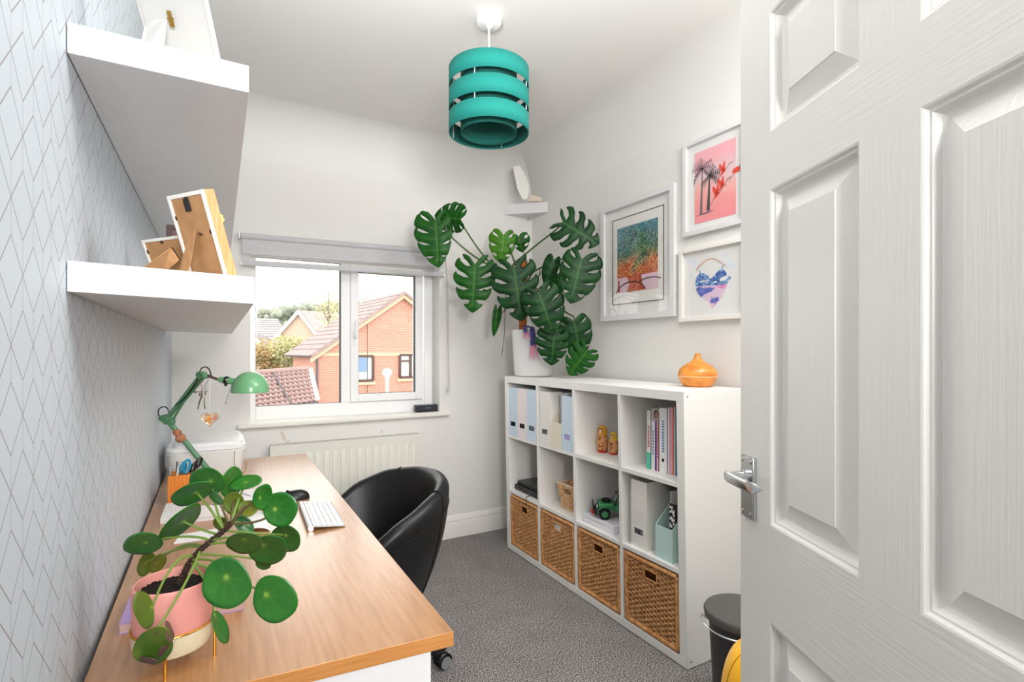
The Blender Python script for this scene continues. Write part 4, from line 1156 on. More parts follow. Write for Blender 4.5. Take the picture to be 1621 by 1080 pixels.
MB().tube([onshell(-0.78+1.56*k/30, 0.40) for k in range(31)], 0.0014, 5).build('seam', 'seam', ch, world=False)
MB().lathe([(0.09, 0.335), (0.09, 0.358)], n=24).build('seat_plate', 'black', ch, world=False)
MB().lathe([(0.05, 0.10), (0.05, 0.16), (0.027, 0.17), (0.025, 0.34)], n=20).build('gas_column', 'chrome', ch, world=False)
cas0 = onZ(700, 1044, 0.033)-ch.location; base_a = math.atan2(cas0.y, cas0.x); LR = math.hypot(cas0.x, cas0.y)
LR = min(LR, 0.36)
lg = None
for k in range(5):
    w = base_a+2*PI*k/5
    if lg is None:
        lm = MB().hexa([(0.03, -0.03, 0.095), (LR+0.012, -0.015, 0.072), (LR+0.012, 0.015, 0.072), (0.03, 0.03, 0.095)], [(0.03, -0.03, 0.135), (LR+0.012, -0.013, 0.092), (LR+0.012, 0.013, 0.092), (0.03, 0.03, 0.135)])
        lg = lm.build('leg', 'black', ch, world=False, bev=0.005)
        lg.rotation_euler = (0, 0, w)
        cas = bpy.data.objects.new('caster', None); cas.empty_display_size = 0.05
        kids_c = []
        hood = MB().grid(lambda a, b: (LR+math.cos(PI*0.95*a)*0.031, (b-0.5)*0.052, 0.030+math.sin(PI*0.95*a)*0.033), 12, 1)
        c1 = hood.build('caster_hood', 'black', lg, world=False, solid=0.003)
        for s in (-1, 1):
            wl = MB().lathe([(0.0001, 0.010), (0.012, 0.010), (0.013, 0.0085), (0.022, 0.0085), (0.0245, 0.0095), (0.027, 0.008), (0.028, -0.006), (0.02, -0.009), (0.0001, -0.009)], n=28)
            wl.v = [Vector((LR+v.x, s*(0.017+v.z), 0.029+v.y)) for v in wl.v]; c2 = wl.build('caster_wheel', 'blackmat', lg, world=False)
            rg = MB().lathe([(0.017, 0.0115), (0.0235, 0.0115), (0.0235, 0.009)], n=28); rg.v = [Vector((LR+v.x, s*(0.017+v.z), 0.029+v.y)) for v in rg.v]
            rg.build('caster_ring', mat('grey caster ring', (130, 132, 134), 0.4), lg, world=False, solid=0.0005)
        c3_ = MB().tube([(LR, 0, 0.05), (LR, 0, 0.08)], 0.008, 10).build('caster_stem', 'steel', lg, world=False)
    else:
        l2 = copy_of(lg, ch, rot=(0, 0, w))
        for c_ in list(lg.children): copy_of(c_, l2)

# ================================================================ RADIATOR
rd = thing('radiator', 'cream white panel radiator with fluted front below the window', 'radiator', (0.70, YW-0.06, 0.16))
rx0, rx1, rz0, rz1 = 0.250, 1.146, 0.165, CZ-0.537
MB().box(rx0, YW-0.10, rz0, rx1, YW-0.088, rz1-0.004).build('front_panel', 'radiator', rd, bev=0.004)
MB().box(rx0, YW-0.04, rz0, rx1, YW-0.03, rz1-0.004).build('rear_panel', 'radiator', rd, bev=0.004)
nr = 17; pitch = (rx1-rx0-0.07)/nr; rib = None
for k in range(nr):
    xc = rx0+0.035+pitch*(k+0.5)
    if rib is None:
        h0, h1 = rz0+0.04, rz1-0.055
        prof = [(-0.019, 0), (-0.012, -0.0075), (0.012, -0.0075), (0.019, 0)]
        m = MB()
        ring = [[(px2*sc, py*sc2, zz) for px2, py in prof] for zz, sc, sc2 in ((h0, 0.7, 0.05), (h0+0.02, 1, 1), (h1-0.02, 1, 1), (h1, 0.7, 0.05))]
        for r_ in ring: m.v += [Vector(p) for p in r_]
        for i in range(3):
            for j in range(3): m.f.append((i*4+j, i*4+j+1, (i+1)*4+j+1, (i+1)*4+j))
        rib = m.build('rib', 'radiator', rd, world=False, smooth=25)
        rib.location = (xc-rd.location.x, YW-0.1002-rd.location.y, -rd.location.z); 
    else: copy_of(rib, rd, (xc-rd.location.x, YW-0.1002-rd.location.y, -rd.location.z))
gr = MB()
for k in range(74):
    x = rx0+0.008+k*(rx1-rx0-0.016)/74
    gr.box(x, YW-0.098, rz1-0.004, x+0.0065, YW-0.032, rz1)
gr.box(rx0, YW-0.1005, rz1-0.008, rx1, YW-0.094, rz1+0.001); gr.box(rx0, YW-0.037, rz1-0.008, rx1, YW-0.031, rz1)
gr.build('top_grille', 'radiator', rd, smooth=0)['kind'] = 'stuff'
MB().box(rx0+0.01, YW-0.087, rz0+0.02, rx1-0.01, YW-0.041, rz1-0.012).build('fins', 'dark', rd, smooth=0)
for x in (rx0, rx1-0.004):
    m = MB()
    m.box(x, YW-0.1, rz0, x+0.004, YW-0.094, rz1-0.004); m.box(x, YW-0.037, rz0, x+0.004, YW-0.031, rz1-0.004)
    for k in range(10):
        z = rz0+0.02+k*(rz1-rz0-0.04)/10; m.box(x, YW-0.094, z, x+0.004, YW-0.037, z+0.035)
    m.build('side_grille', 'radiator', rd, smooth=0)
MB().tube([(rx1+0.03, YW-0.06, 0.0), (rx1+0.03, YW-0.06, 0.16), (rx1+0.03, YW-0.06, 0.2), (rx1, YW-0.06, 0.2)], 0.0085, 10).build('pipe', 'radiator', rd)
MB().tube([(rx0-0.03, YW-0.06, 0.0), (rx0-0.03, YW-0.06, 0.2), (rx0, YW-0.06, 0.2)], 0.0085, 10).build('pipe', 'radiator', rd)

# ================================================================ BLIND
bl = thing('roller_blind', 'pale grey striped roller blind half raised over the window', 'blind', (0.105, YW-0.04, CZ+0.645))
bl.rotation_euler = (0, math.radians(-1.0), 0)
L_ = 1.215
rl = MB().lathe([(0.018, 0), (0.018, L_)], n=24); rl.v = [Vector((v.z, v.x, v.y)) for v in rl.v]
rl.build('roller', 'blind', bl, world=False)
fy_ = -0.006
def band(z0, z1, m, nm, y=fy_, th=0.0012): return MB().box(0.006, y, z0, L_-0.006, y+th, z1).build(nm, m, bl, world=False, smooth=0)
band(-0.100, -0.012, 'blind', 'fabric_band'); band(-0.134, -0.100, 'sheer', 'sheer_band'); band(-0.150, -0.134, 'blind', 'fabric_band', fy_)
bb = MB().lathe([(0.0095, 0), (0.0095, L_-0.008)], n=16); bb.v = [Vector((v.z+0.004, fy_+v.x*0.8+0.004, -0.156+v.y)) for v in bb.v]
bb.build('bottom_bar', 'blind', bl, world=False)
for x in (-0.003, L_-0.006):
    c_ = MB().lathe([(0.0098, 0), (0.0098, 0.008)], n=14); c_.v = [Vector((x+v.z, fy_+v.x+0.004, -0.156+v.y)) for v in c_.v]
    c_.build('end_cap', 'white', bl, world=False)
for x in (-0.012, L_+0.001):
    MB().box(x, -0.018, -0.020, x+0.008, 0.035, 0.022).build('bracket', 'chrome', bl, world=False, bev=0.002)
cd = MB()
cxx = L_+0.012
cd.tube([(cxx-0.008, -0.01, 0.016), (cxx, -0.012, -0.2), (cxx, -0.012, -0.905)], 0.0016, 6); cd.tube([(cxx-0.008, -0.016, -0.016), (cxx+0.008, -0.012, -0.2), (cxx+0.008, -0.012, -0.905)], 0.0016, 6)
cd.build('cord_loop', mat('grey cord', (176, 172, 168), 0.6), bl, world=False)
MB().box(cxx-0.004, -0.018, -0.945, cxx+0.012, -0.006, -0.90).build('cord_weight', mat('clear plastic weight', (200, 200, 200), 0.1), bl, world=False, bev=0.004)

# ================================================================ PENDANT
pc = at(774, 40, 2.1); PX, PY = pc.x, pc.y
pd = thing('pendant_lamp', 'teal banded drum pendant lamp hanging from the ceiling', 'pendant lamp', (PX, PY, HC))
MB().lathe([(0.0001, -0.036), (0.040, -0.036), (0.046, -0.033), (0.048, -0.026), (0.050, -0.0255), (0.050, 0)], n=36).build('ceiling_rose', 'white', pd, world=False)
MB().lathe([(0.012, -0.046), (0.012, -0.036)], n=14).build('cord_grip', 'white', pd, world=False)
zt_, zb_ = CZ+1.142-HC, CZ+0.884-HC
MB().tube([(0, 0, -0.04), (0, 0, zt_-0.02)], 0.0035, 8).build('flex', 'white', pd, world=False)
MB().lathe([(0.018, 0), (0.02, -0.015), (0.02, -0.06), (0.016, -0.065), (0.0001, -0.065)], (0, 0, zt_-0.02), 20).build('lamp_holder', 'white', pd, world=False)
MB().lathe([(0.0135, 0), (0.014, -0.02), (0.026, -0.05), (0.030, -0.075), (0.024, -0.095), (0.0001, -0.105)], (0, 0, zt_-0.08), 20).build('bulb', 'white', pd, world=False)
RR = 0.1615; Ht = zt_-zb_; bh = Ht*0.275; gp = (Ht-3*bh)/2
for k in range(3):
    z1 = zt_-k*(bh+gp); z0 = z1-bh
    g_ = MB().grid(lambda a, b: (RR*math.cos(2*PI*a), RR*math.sin(2*PI*a), z0+(z1-z0)*b), 72, 1, cu=True)
    bnd = g_.build('shade_band', 'teal', pd, world=False, smooth=60, solid=0.002)
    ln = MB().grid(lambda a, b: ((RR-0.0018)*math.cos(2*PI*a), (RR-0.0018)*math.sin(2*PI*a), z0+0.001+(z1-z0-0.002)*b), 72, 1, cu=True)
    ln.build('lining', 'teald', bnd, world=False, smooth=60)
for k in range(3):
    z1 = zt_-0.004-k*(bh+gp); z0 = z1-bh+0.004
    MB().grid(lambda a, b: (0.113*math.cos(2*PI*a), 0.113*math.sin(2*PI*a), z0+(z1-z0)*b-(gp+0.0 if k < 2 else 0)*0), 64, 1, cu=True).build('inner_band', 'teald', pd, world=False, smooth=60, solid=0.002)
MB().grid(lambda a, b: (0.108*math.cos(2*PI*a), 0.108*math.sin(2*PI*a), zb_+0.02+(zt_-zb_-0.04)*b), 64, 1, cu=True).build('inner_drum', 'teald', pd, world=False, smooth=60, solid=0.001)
ring_m = MB()
MB().tube([(0.1105*math.cos(2*PI*k/48), 0.1105*math.sin(2*PI*k/48), zb_+0.018) for k in range(49)], 0.0012, 5).build('inner_rim', 'teal', pd, world=False)
MB().tube([((RR-0.001)*math.cos(2*PI*k/64), (RR-0.001)*math.sin(2*PI*k/64), zb_+0.001) for k in range(65)], 0.0012, 5).build('outer_rim', 'teal', pd, world=False)
for r_, z in ((RR-0.003, zt_-0.003), (0.02, zt_-0.022)):
    ring_m.tube([(r_*math.cos(2*PI*k/48), r_*math.sin(2*PI*k/48), z) for k in range(49)], 0.0014, 5)
for k in range(3):
    w = 2*PI*k/3+0.5
    ring_m.tube([(0.02*math.cos(w), 0.02*math.sin(w), zt_-0.022), ((RR-0.003)*math.cos(w), (RR-0.003)*math.sin(w), zt_-0.003)], 0.0014, 5)
ring_m.build('wire_frame', 'white', pd, world=False)
for k in range(4):
    w = 2*PI*k/4+0.75
    MB().tube([((RR-0.004)*math.cos(w), (RR-0.004)*math.sin(w), zt_-0.003), ((RR-0.004)*math.cos(w), (RR-0.004)*math.sin(w), zb_+0.003)], 0.0014, 6).build('strut', 'white', pd, world=False)
# ================================================================ FLOATING SHELVES
def xl(y): return XL0+(XL1-XL0)*y/YW
def fshelf(label, y0, y1, zl, zr, th_, xr):
    a = MB().hexa([(xl(y0)+0.001, y0, zl-th_), (xr, y0, zr-th_), (xr, y1, zr-th_), (xl(y1)+0.001, y1, zl-th_)],
                  [(xl(y0)+0.001, y0, zl), (xr, y0, zr), (xr, y1, zr), (xl(y1)+0.001, y1, zl)])
    o = a.build('floating_shelf', 'lack', smooth=0, bev=0.0012, origin=((xl(y0)+xr)/2, y0, zl-th_))
    return tag(o, label, 'shelf', 'floating shelves on the papered wall')
UZ = CZ+0.518; LZl, LZr = CZ+0.1427, CZ+0.135
us = fshelf('upper thick white floating shelf on the papered wall', 1.05, 2.85, UZ, UZ, 0.0485, 0.047)
fshelf('lower thick white floating shelf, sagging slightly, below the other', 1.05, 2.95, LZl, LZr, 0.049, 0.055)
def lz(x): return LZl+(LZr-LZl)*(x-xl(1.05))/(0.055-xl(1.05))
# photo frames seen from behind, leaning towards the camera on their struts
def leaning_frame(name, label, TL, TR, back, bot_shift, zbot, thick, rimw, m_side, m_rim, m_back, strut=None, clips=True, cat='photo frame'):
    """TL,TR = top corners of the back face, bot_shift = plan shift from top to bottom, back = outward normal of the back"""
    TL, TR = Vector(TL), Vector(TR); sh = Vector(bot_shift)
    BLc = TL+sh; BLc.z = zbot; BRc = TR+sh; BRc.z = zbot
    ex = (TR-TL).normalized(); ey = (TL-BLc).normalized(); n = ey.cross(ex).normalized()
    if n.dot(Vector(back)) < 0: n = -n
    wd, hg = (TR-TL).length, (TL-BLc).length
    root = thing(name, label, cat, ((BLc+BRc)/2).to_tuple())
    def P(a, b, d): return BLc+ex*a+ey*b+n*d
    def slab(a0, b0, a1, b1, d0, d1, nm, m, par=root, bev=0.0008):
        q = MB().hexa([P(a0, b0, d0), P(a1, b0, d0), P(a1, b1, d0), P(a0, b1, d0)], [P(a0, b0, d1), P(a1, b0, d1), P(a1, b1, d1), P(a0, b1, d1)])
        return q.build(nm, m, par, smooth=0, bev=bev)
    r = rimw
    slab(0, 0, wd, hg, -thick, -0.004, 'frame_body', m_side)
    for a in ((0, 0, r, hg), (wd-r, 0, wd, hg), (r, 0, wd-r, r), (r, hg-r, wd-r, hg)):
        slab(a[0], a[1], a[2], a[3], -0.0039, 0, 'frame_back_edge', m_rim)
    bd = slab(r, r, wd-r, hg-r, -0.0038, -0.0022, 'backing_board', m_back)
    if clips:
        for (fa, fb_, rot) in ((0.03, 0.5, 0), (wd/2, hg-0.002-r, 1), (wd-r-0.002, hg*0.55, 0), (r, hg*0.75, 0)):
            q = slab(fa-0.003, fb_-0.004, fa+0.003, fb_+0.004, -0.002, -0.0005, 'clip', 'hair', bd, 0) if fb_ > 0.01 and fb_ < hg and fa < wd else None
    return root, P, slab, wd, hg
RT = at(319.7, 299.4, 0.95); LT = at(262.8, 311.2, 0.997)
zb1 = lz(-0.02)
root, P, slab, wd, hg = leaning_frame('photo_frame', 'pine photo frame seen from behind with its strut, tallest on the lower shelf', LT, RT, (-.82, -.57, 0), (0.041, 0.0285, 0), zb1, 0.024, 0.0075, 'pine', 'fwhite', 'mdf')
cl = slab(wd*0.42, hg-0.034, wd*0.56, hg-0.010, -0.002, 0.0005, 'hanging_plate', 'black', root, 0.0005)
# strut: hinged near the middle, foot stands out behind
s0 = P(wd*0.52, hg*0.60, 0.0); s1 = P(wd*0.42, 0.0, 0.048); s1.z = zb1
ax = (P(wd, 0, 0)-P(0, 0, 0)).normalized()
st = MB(); dn = Vector((0, 0, 0.0012))
st.prism([s0-ax*0.008, s0+ax*0.006, s0.lerp(s1, 0.62)+ax*0.013, s1+ax*0.012, s1-ax*0.012, s0.lerp(s1, 0.55)-ax*0.014], P(0, 0, 0.002)-P(0, 0, 0))
st.build('strut', 'mdf', root, smooth=0)
hk = MB().tube([P(wd*0.62, hg*0.545, 0.001), P(wd*0.66, hg*0.55, 0.004), P(wd*0.70, hg*0.53, 0.001)], 0.0018, 6); hk.build('strut_hinge', 'hair', root)
# smaller frame lying on its long side behind it
LT2 = at(222.6, 380.7, 1.10); RT2 = at(284, 372.8, 1.057)
zb2 = lz(-0.12)
root, P, slab, wd, hg = leaning_frame('photo_frame', 'smaller white-edged photo frame with square cardboard strut, nearer the papered wall', LT2, RT2, (-.78, -.63, 0), (0.028, 0.02, 0), zb2, 0.014, 0.006, 'fwhite', 'fwhite', 'mdf')
nv = P(0, 0, 1)-P(0, 0, 0)
q = MB().prism([at(269.4, 392.2, 1.062), at(283, 411.7, 1.058), at(252, 438, 1.0), at(218, 430, 1.02)], -nv*0.002); q.build('strut', 'mdf', root, smooth=0)
q = MB().prism([at(270, 391.5, 1.066), at(273, 391.5, 1.066), at(287, 412, 1.06), at(283.5, 412.5, 1.06)], nv*0.001); q.build('strut_edge', 'hair', root, smooth=0)
# dark frame and yellow ornament further along the shelf
p = onY(274, 357, 1.62)
zs = lz(-0.1)
dk = thing('photo_frame', 'small black frame standing behind the photo frames', 'photo frame', (p.x+0.03, 1.62, zs))
hh = p.z-zs
for a, b, c_, d_ in ((-0.045, 0, 0.045, 0.012), (-0.045, hh-0.012, 0.045, hh), (-0.045, 0.012, -0.033, hh-0.012), (0.033, 0.012, 0.045, hh-0.012)):
    MB().box(a, -0.006, b, c_, 0.006, d_).build('frame_edge', 'hair', dk, world=False, smooth=0)
MB().box(-0.033, -0.002, 0.012, 0.033, 0.002, hh-0.012).build('picture', mat('dark plum print', (92, 60, 58), 0.5), dk, world=False, smooth=0)
p = onY(346, 345, 1.45)
yo = thing('yellow_ornament', 'yellow paper flower just showing behind the pine photo frame', 'ornament', (p.x-0.004, 1.45, lz(0.0)))
MB().lathe([(0.022, 0), (0.022, 0.004), (0.003, 0.008), (0.0025, p.z-lz(0)-0.01)], n=16).build('stand', 'pine', yo, world=False)
fl = MB()
for k in range(8):
    w = 2*PI*k/8; fl.ico((0.011*math.cos(w), 0, p.z-lz(0)+0.011*math.sin(w)-0.004), 0.0065, 1, (1, 0.4, 1))
fl.build('petals', mat('pale yellow paper', (244, 214, 110), 0.6), yo, world=False)
# white board frame with a hinged strut on the upper shelf
z0 = UZ
BRw = Vector((0.008, 1.175, z0)); BLw = Vector((-0.100, 1.225, z0))
TRw = at(293, -140, 0.86); 
shf = BRw-TRw; shf.z = 0
root, P, slab, wd, hg = leaning_frame('photo_frame', 'tall white picture frame seen from behind on the upper shelf', BLw-Vector((shf.x, shf.y, 0))+Vector((0, 0, TRw.z-z0)), TRw, (-.4, -.9, 0), (shf.x, shf.y, 0), z0, 0.018, 0.004, 'board', 'board', 'board', clips=False)
h0 = P(wd*0.60, hg*0.335, 0.001); ft = P(wd*0.22, 0, 0.07); ft.z = z0; ft2 = P(wd*0.55, 0, 0.07); ft2.z = z0
pA = at(229.5, 42, 1.06); pB = at(269, 13, 1.05); pC = at(262, 66, 1.04); pD = at(224, 62, 1.08)
axn = (P(wd, 0, 0)-P(0, 0, 0)).normalized()
nn = P(0, 0, 1)-P(0, 0, 0)
MB().prism([at(230, 42, .955), at(269, 13, .948), at(256, 116, .985), at(213, 116, .96)], nn*0.004).build('strut', 'board', root, smooth=0, bev=0.0005)
hn = MB(); hc = at(270, 30, .944); ez = (P(0, 1, 0)-P(0, 0, 0)); nn = P(0, 0, 1)-P(0, 0, 0)
hn.obox(hc+ez*0.007, axn*0.0035, ez*0.006, nn*0.0008); hn.obox(hc-ez*0.007, axn*0.004, ez*0.006, nn*0.0008)
hn.tube([hc-axn*0.005, hc+axn*0.005], 0.002, 8); hn.ico(hc+ez*0.008+nn*0.001, 0.0016, 1); hn.ico(hc-ez*0.008+nn*0.001, 0.0016, 1)
hn.build('brass_hinge', 'brass', root)

# ================================================================ CORNER SHELF
K0 = Vector((1.805, YW-0.001, CZ+0.995)); K1 = Vector((XR-0.001, 3.085, CZ+0.995)); K2 = Vector((XR-0.001, YW-0.001, CZ+0.995))
o = MB().prism([K0, K1, K2], (0, 0, 0.075)).build('corner_shelf', 'lack', smooth=0, bev=0.001, origin=tuple(K2))
tag(o, 'small white triangular shelf in the far corner above the big leafy plant', 'shelf')
mid = (K0+K1)/2+((K2-(K0+K1)/2).normalized())*0.07
hkm = MB().tube([mid+Vector((0, 0, 0)), mid-Vector((0, 0, 0.012)), mid+Vector((0.004, -0.004, -0.024)), mid+Vector((-0.002, 0.001, -0.03)), mid+Vector((-0.009, 0.006, -0.024))], 0.002, 6)
tag(hkm.build('cup_hook', 'brass'), 'tiny brass hook under the corner shelf', 'hook')
orn = thing('shelf_ornament', 'white curved wooden plank leaning on the corner shelf', 'ornament', (K2.x-0.09, K2.y-0.09, K0.z+0.075))
def cpt(x, y, t): return at(740+x/5.4, 200+y/5.4, t)
outl = [(388, 367), (447, 362), (478, 410), (505, 470), (525, 525), (528, 575), (512, 648), (474, 651), (455, 615), (428, 560), (408, 470)]
pts = [cpt(x, y, 3.60+0.14*(y-362)/290*0.3) for x, y in outl]
dz_ = K0.z+0.075-min(p.z for p in pts)
pts = [p+Vector((0, 0, dz_)) for p in pts]
MB().prism(pts, (0.018, 0.03, 0)).build('plank', 'fwhite', orn, smooth=0, bev=0.002)
o2 = [(524, 646), (536, 600), (560, 590), (600, 604), (638, 622), (636, 646)]
pts = [cpt(x, y, 3.68) for x, y in o2]; dz_ = K0.z+0.075-min(p.z for p in pts); pts = [p+Vector((0, 0, dz_)) for p in pts]
MB().prism(pts, (0.01, 0.02, 0)).build('foot_block', mat('pale raw wood', (222, 204, 188), 0.7), orn, smooth=0, bev=0.002)

# ================================================================ PICTURES on the right wall
def picture(label, Y0, Y1, z0, z1, fw, fd, fm='lack'):
    """Y0 = far edge (left in view), Y1 = near edge"""
    root = thing('framed_picture', label, 'picture', (XR, (Y0+Y1)/2, (z0+z1)/2), 0, 'white framed pictures on the right wall')
    W_, H_ = Y0-Y1, z1-z0
    def P(a, b, d): return Vector((XR-d, Y0-a*W_, z0+b*H_))
    def slab(a0, b0, a1, b1, d0, d1, nm, m, par=root, bev=0):
        q = MB().box(XR-d0, Y0-a0*W_, z0+b0*H_, XR-d1, Y0-a1*W_, z0+b1*H_)
        return q.build(nm, m, par, smooth=0, bev=bev)
    fa, fb_ = fw/W_, fw/H_
    for s in ((0, 0, fa, 1), (1-fa, 0, 1, 1), (fa, 0, 1-fa, fb_), (fa, 1-fb_, 1-fa, 1)):
        slab(*s, 0.0, fd, 'frame_side', fm, bev=0.0012)
    slab(fa, fb_, 1-fa, 1-fb_, 0.0, 0.004, 'mount', 'whitep')
    slab(fa, fb_, 1-fa, 1-fb_, 0.0155, 0.0165, 'picture_glass', 'glass')
    return root, P, slab, fa, fb_
def shape(root, P, pts, d, m, nm, th_=0.0004):
    return MB().prism([P(a, b, d) for a, b in pts], (-th_, 0, 0)).build(nm, m, root, smooth=0)
FX = XR-0.025
def Yv(u, v=500, X=FX): return onX(u, v, X).y
def Zv(u, v, X=FX): return onX(u, v, X).z
# 1: large abstract
Y0, Y1 = Yv(951), Yv(1067.5); z1 = (Zv(951, 331)+Zv(1067.5, 289))/2; z0 = (Zv(951, 509)+Zv(1067.5, 501))/2
root, P, slab, fa, fb_ = picture('large white framed picture of a teal and fiery red abstract tree', Y0, Y1, z0, z1, 0.032, 0.028)
def abstract_mat():
    m, nt, p = _m('teal to fire red brush strokes')
    tc = N(nt, 'ShaderNodeTexCoord'); sp = N(nt, 'ShaderNodeSeparateXYZ'); nt.links.new(tc.outputs['Generated'], sp.inputs[0])
    n1 = N(nt, 'ShaderNodeTexNoise'); n1.inputs['Scale'].default_value = 10; n1.inputs['Detail'].default_value = 3
    nt.links.new(tc.outputs['Object'], n1.inputs['Vector'])
    ad = N(nt, 'ShaderNodeMath', operation='MULTIPLY_ADD'); nt.links.new(n1.outputs['Fac'], ad.inputs[0]); ad.inputs[1].default_value = 0.8
    nt.links.new(sp.outputs['Z'], ad.inputs[2])
    sc7 = N(nt, 'ShaderNodeMath', operation='MULTIPLY'); nt.links.new(ad.outputs[0], sc7.inputs[0]); sc7.inputs[1].default_value = 0.7; ad = sc7
    r = ramp(nt, [(0.28, rgb(110, 30, 26)), (0.48, rgb(186, 66, 34)), (0.60, rgb(96, 50, 44)), (0.69, rgb(26, 70, 62)), (0.82, rgb(12, 62, 84)), (0.95, rgb(24, 90, 110))])
    nt.links.new(ad.outputs[0], r.inputs['Fac'])
    v = coords(nt); ww = N(nt, 'ShaderNodeTexNoise'); ww.inputs['Scale'].default_value = 48; ww.inputs['Distortion'].default_value = 3.5; ww.inputs['Detail'].default_value = 3
    nt.links.new(v, ww.inputs['Vector'])
    s = ramp(nt, [(0.5, (0, 0, 0, 1)), (0.60, (1, 1, 1, 1))]); nt.links.new(ww.outputs['Fac'], s.inputs['Fac'])
    r2 = ramp(nt, [(0.3, rgb(240, 130, 60)), (0.55, rgb(246, 196, 120)), (0.70, rgb(150, 204, 130)), (0.9, rgb(120, 190, 190))]); nt.links.new(ad.outputs[0], r2.inputs['Fac'])
    mx = N(nt, 'ShaderNodeMix', data_type='RGBA'); nt.links.new(s.outputs['Color'], mx.inputs['Factor']); nt.links.new(r.outputs['Color'], mx.inputs['A']); nt.links.new(r2.outputs['Color'], mx.inputs['B'])
    nt.links.new(mx.outputs['Result'], p.inputs['Base Color']); p.inputs['Roughness'].default_value = 0.5
    return m
slab(0.13, 0.125, 0.87, 0.875, 0.004, 0.007, 'inner_mount', 'fwhite')
for s in ((0.15, 0.135, 0.158, 0.87), (0.842, 0.135, 0.85, 0.87), (0.15, 0.135, 0.85, 0.141), (0.15, 0.864, 0.85, 0.87)): slab(*s, 0.007, 0.0085, 'black_line', 'blackmat')
pr_ = slab(0.225, 0.235, 0.775, 0.785, 0.007, 0.0085, 'print', abstract_mat())
pk = mat('pale pink lilac paint', (226, 196, 208), 0.6)
shape(root, P, [(0.225, 0.235), (0.775, 0.235), (0.775, 0.36), (0.225, 0.36)], 0.0088, pk, 'pink_ground')
shape(root, P, [(0.37, 0.235), (0.62, 0.235), (0.58, 0.29), (0.56, 0.37), (0.36, 0.37), (0.40, 0.30)], 0.0094, mat('rust red paint', (168, 60, 44), 0.5, c2=(206, 110, 70), ns=60), 'red_trunk')
shape(root, P, [(0.235, 0.24), (0.265, 0.24), (0.258, 0.34), (0.24, 0.34)], 0.0094, mat('rust red paint 2', (176, 62, 52), 0.5), 'red_post')
def arc(P, cx, cy, rx, ry, a0, a1, w, d, n=18):
    m = MB(); o_ = []; i_ = []
    for k in range(n+1):
        t = a0+(a1-a0)*k/n
        o_.append((cx+math.cos(t)*rx, cy+math.sin(t)*ry)); i_.append((cx+math.cos(t)*(rx-w), cy+math.sin(t)*(ry-w*0.8)))
    m.v = [P(a, b, d) for a, b in o_]+[P(a, b, d) for a, b in i_]
    m.f = [(k, k+1, n+2+k, n+1+k) for k in range(n)]
    return m
arc(P, 0.42, 0.20, 0.22, 0.12, 0.35, 2.9, 0.012, 0.0099).build('arc_line', 'hair', root, smooth=0, solid=0.0003, normals=False)
arc(P, 0.68, 0.25, 0.20, 0.08, 0.8, 2.6, 0.010, 0.0099).build('arc_line', 'hair', root, smooth=0, solid=0.0003, normals=False)
# 2: palms and red birds
Y0 = Yv(1079.5); Y1 = Yv(1178.5); z1 = Zv(1079.5, 229); z0 = Zv(1083, 375)
root, P, slab, fa, fb_ = picture('white framed print of palm trees and red birds on pink', Y0, Y1, z0, z1, 0.022, 0.022)
pkm = None
m_, nt, pp_ = _m('pink watercolour wash')
tc = N(nt, 'ShaderNodeTexCoord'); sp = N(nt, 'ShaderNodeSeparateXYZ'); nt.links.new(tc.outputs['Generated'], sp.inputs[0])
nn_ = N(nt, 'ShaderNodeTexNoise'); nn_.inputs['Scale'].default_value = 6; nt.links.new(tc.outputs['Object'], nn_.inputs['Vector'])
ad = N(nt, 'ShaderNodeMath', operation='MULTIPLY_ADD'); nt.links.new(nn_.outputs['Fac'], ad.inputs[0]); ad.inputs[1].default_value = 0.35; nt.links.new(sp.outputs['Z'], ad.inputs[2])
r = ramp(nt, [(0.15, rgb(252, 150, 158)), (0.42, rgb(250, 160, 156)), (0.62, rgb(250, 186, 178)), (0.82, rgb(232, 206, 210)), (1.0, rgb(250, 182, 190))]); nt.links.new(ad.outputs[0], r.inputs['Fac'])
nt.links.new(r.outputs['Color'], pp_.inputs['Base Color']); pp_.inputs['Roughness'].default_value = 0.6
slab(0.175, 0.115, 0.835, 0.862, 0.004, 0.0052, 'print', m_)
ink = mat('charcoal ink', (72, 66, 72), 0.6); ink2 = mat('soft grey ink', (118, 102, 112), 0.6)
def palm(cx, base, top, w, s, seed, m):
    q = MB(); rr = random.Random(seed)
    q.prism([P(cx-w*1.8, base, 0.0056), P(cx+w*1.2, base, 0.0056), P(cx+w*0.4+0.02, top, 0.0056), P(cx-w*0.4+0.02, top, 0.0056)], (-0.0003, 0, 0))
    for k in range(22):
        a = rr.uniform(-0.7, PI+0.7); L = s*rr.uniform(0.6, 1.0)
        p0 = (cx+0.02, top); prev = p0
        for j in range(1, 7):
            f = j/6; x = p0[0]+math.cos(a)*L*f; y = p0[1]+math.sin(a)*L*f*0.9-0.05*f*f*s*4
            dx, dy = x-prev[0], y-prev[1]; l = math.hypot(dx, dy)+1e-6; nx, ny = -dy/l, dx/l
            for sg in (-1, 1):
                q.prism([P(prev[0], prev[1], 0.0058), P(prev[0]+dx*0.35, prev[1]+dy*0.35, 0.0058), P(x+nx*sg*0.03*s*4, y+ny*sg*0.03*s*4-0.012, 0.0058)], (-0.0002, 0, 0))
            prev = (x, y)
    return q.build('palm', m, root, smooth=0, normals=False)
palm(0.29, 0.20, 0.68, 0.014, 0.20, 5, ink2); palm(0.41, 0.22, 0.58, 0.018, 0.18, 8, ink)
shape(root, P, [(0.20, 0.195), (0.34, 0.21), (0.50, 0.215), (0.42, 0.195)], 0.006, ink2, 'ground_shadow')
redm = mat('coral red ink', (240, 74, 56), 0.5)
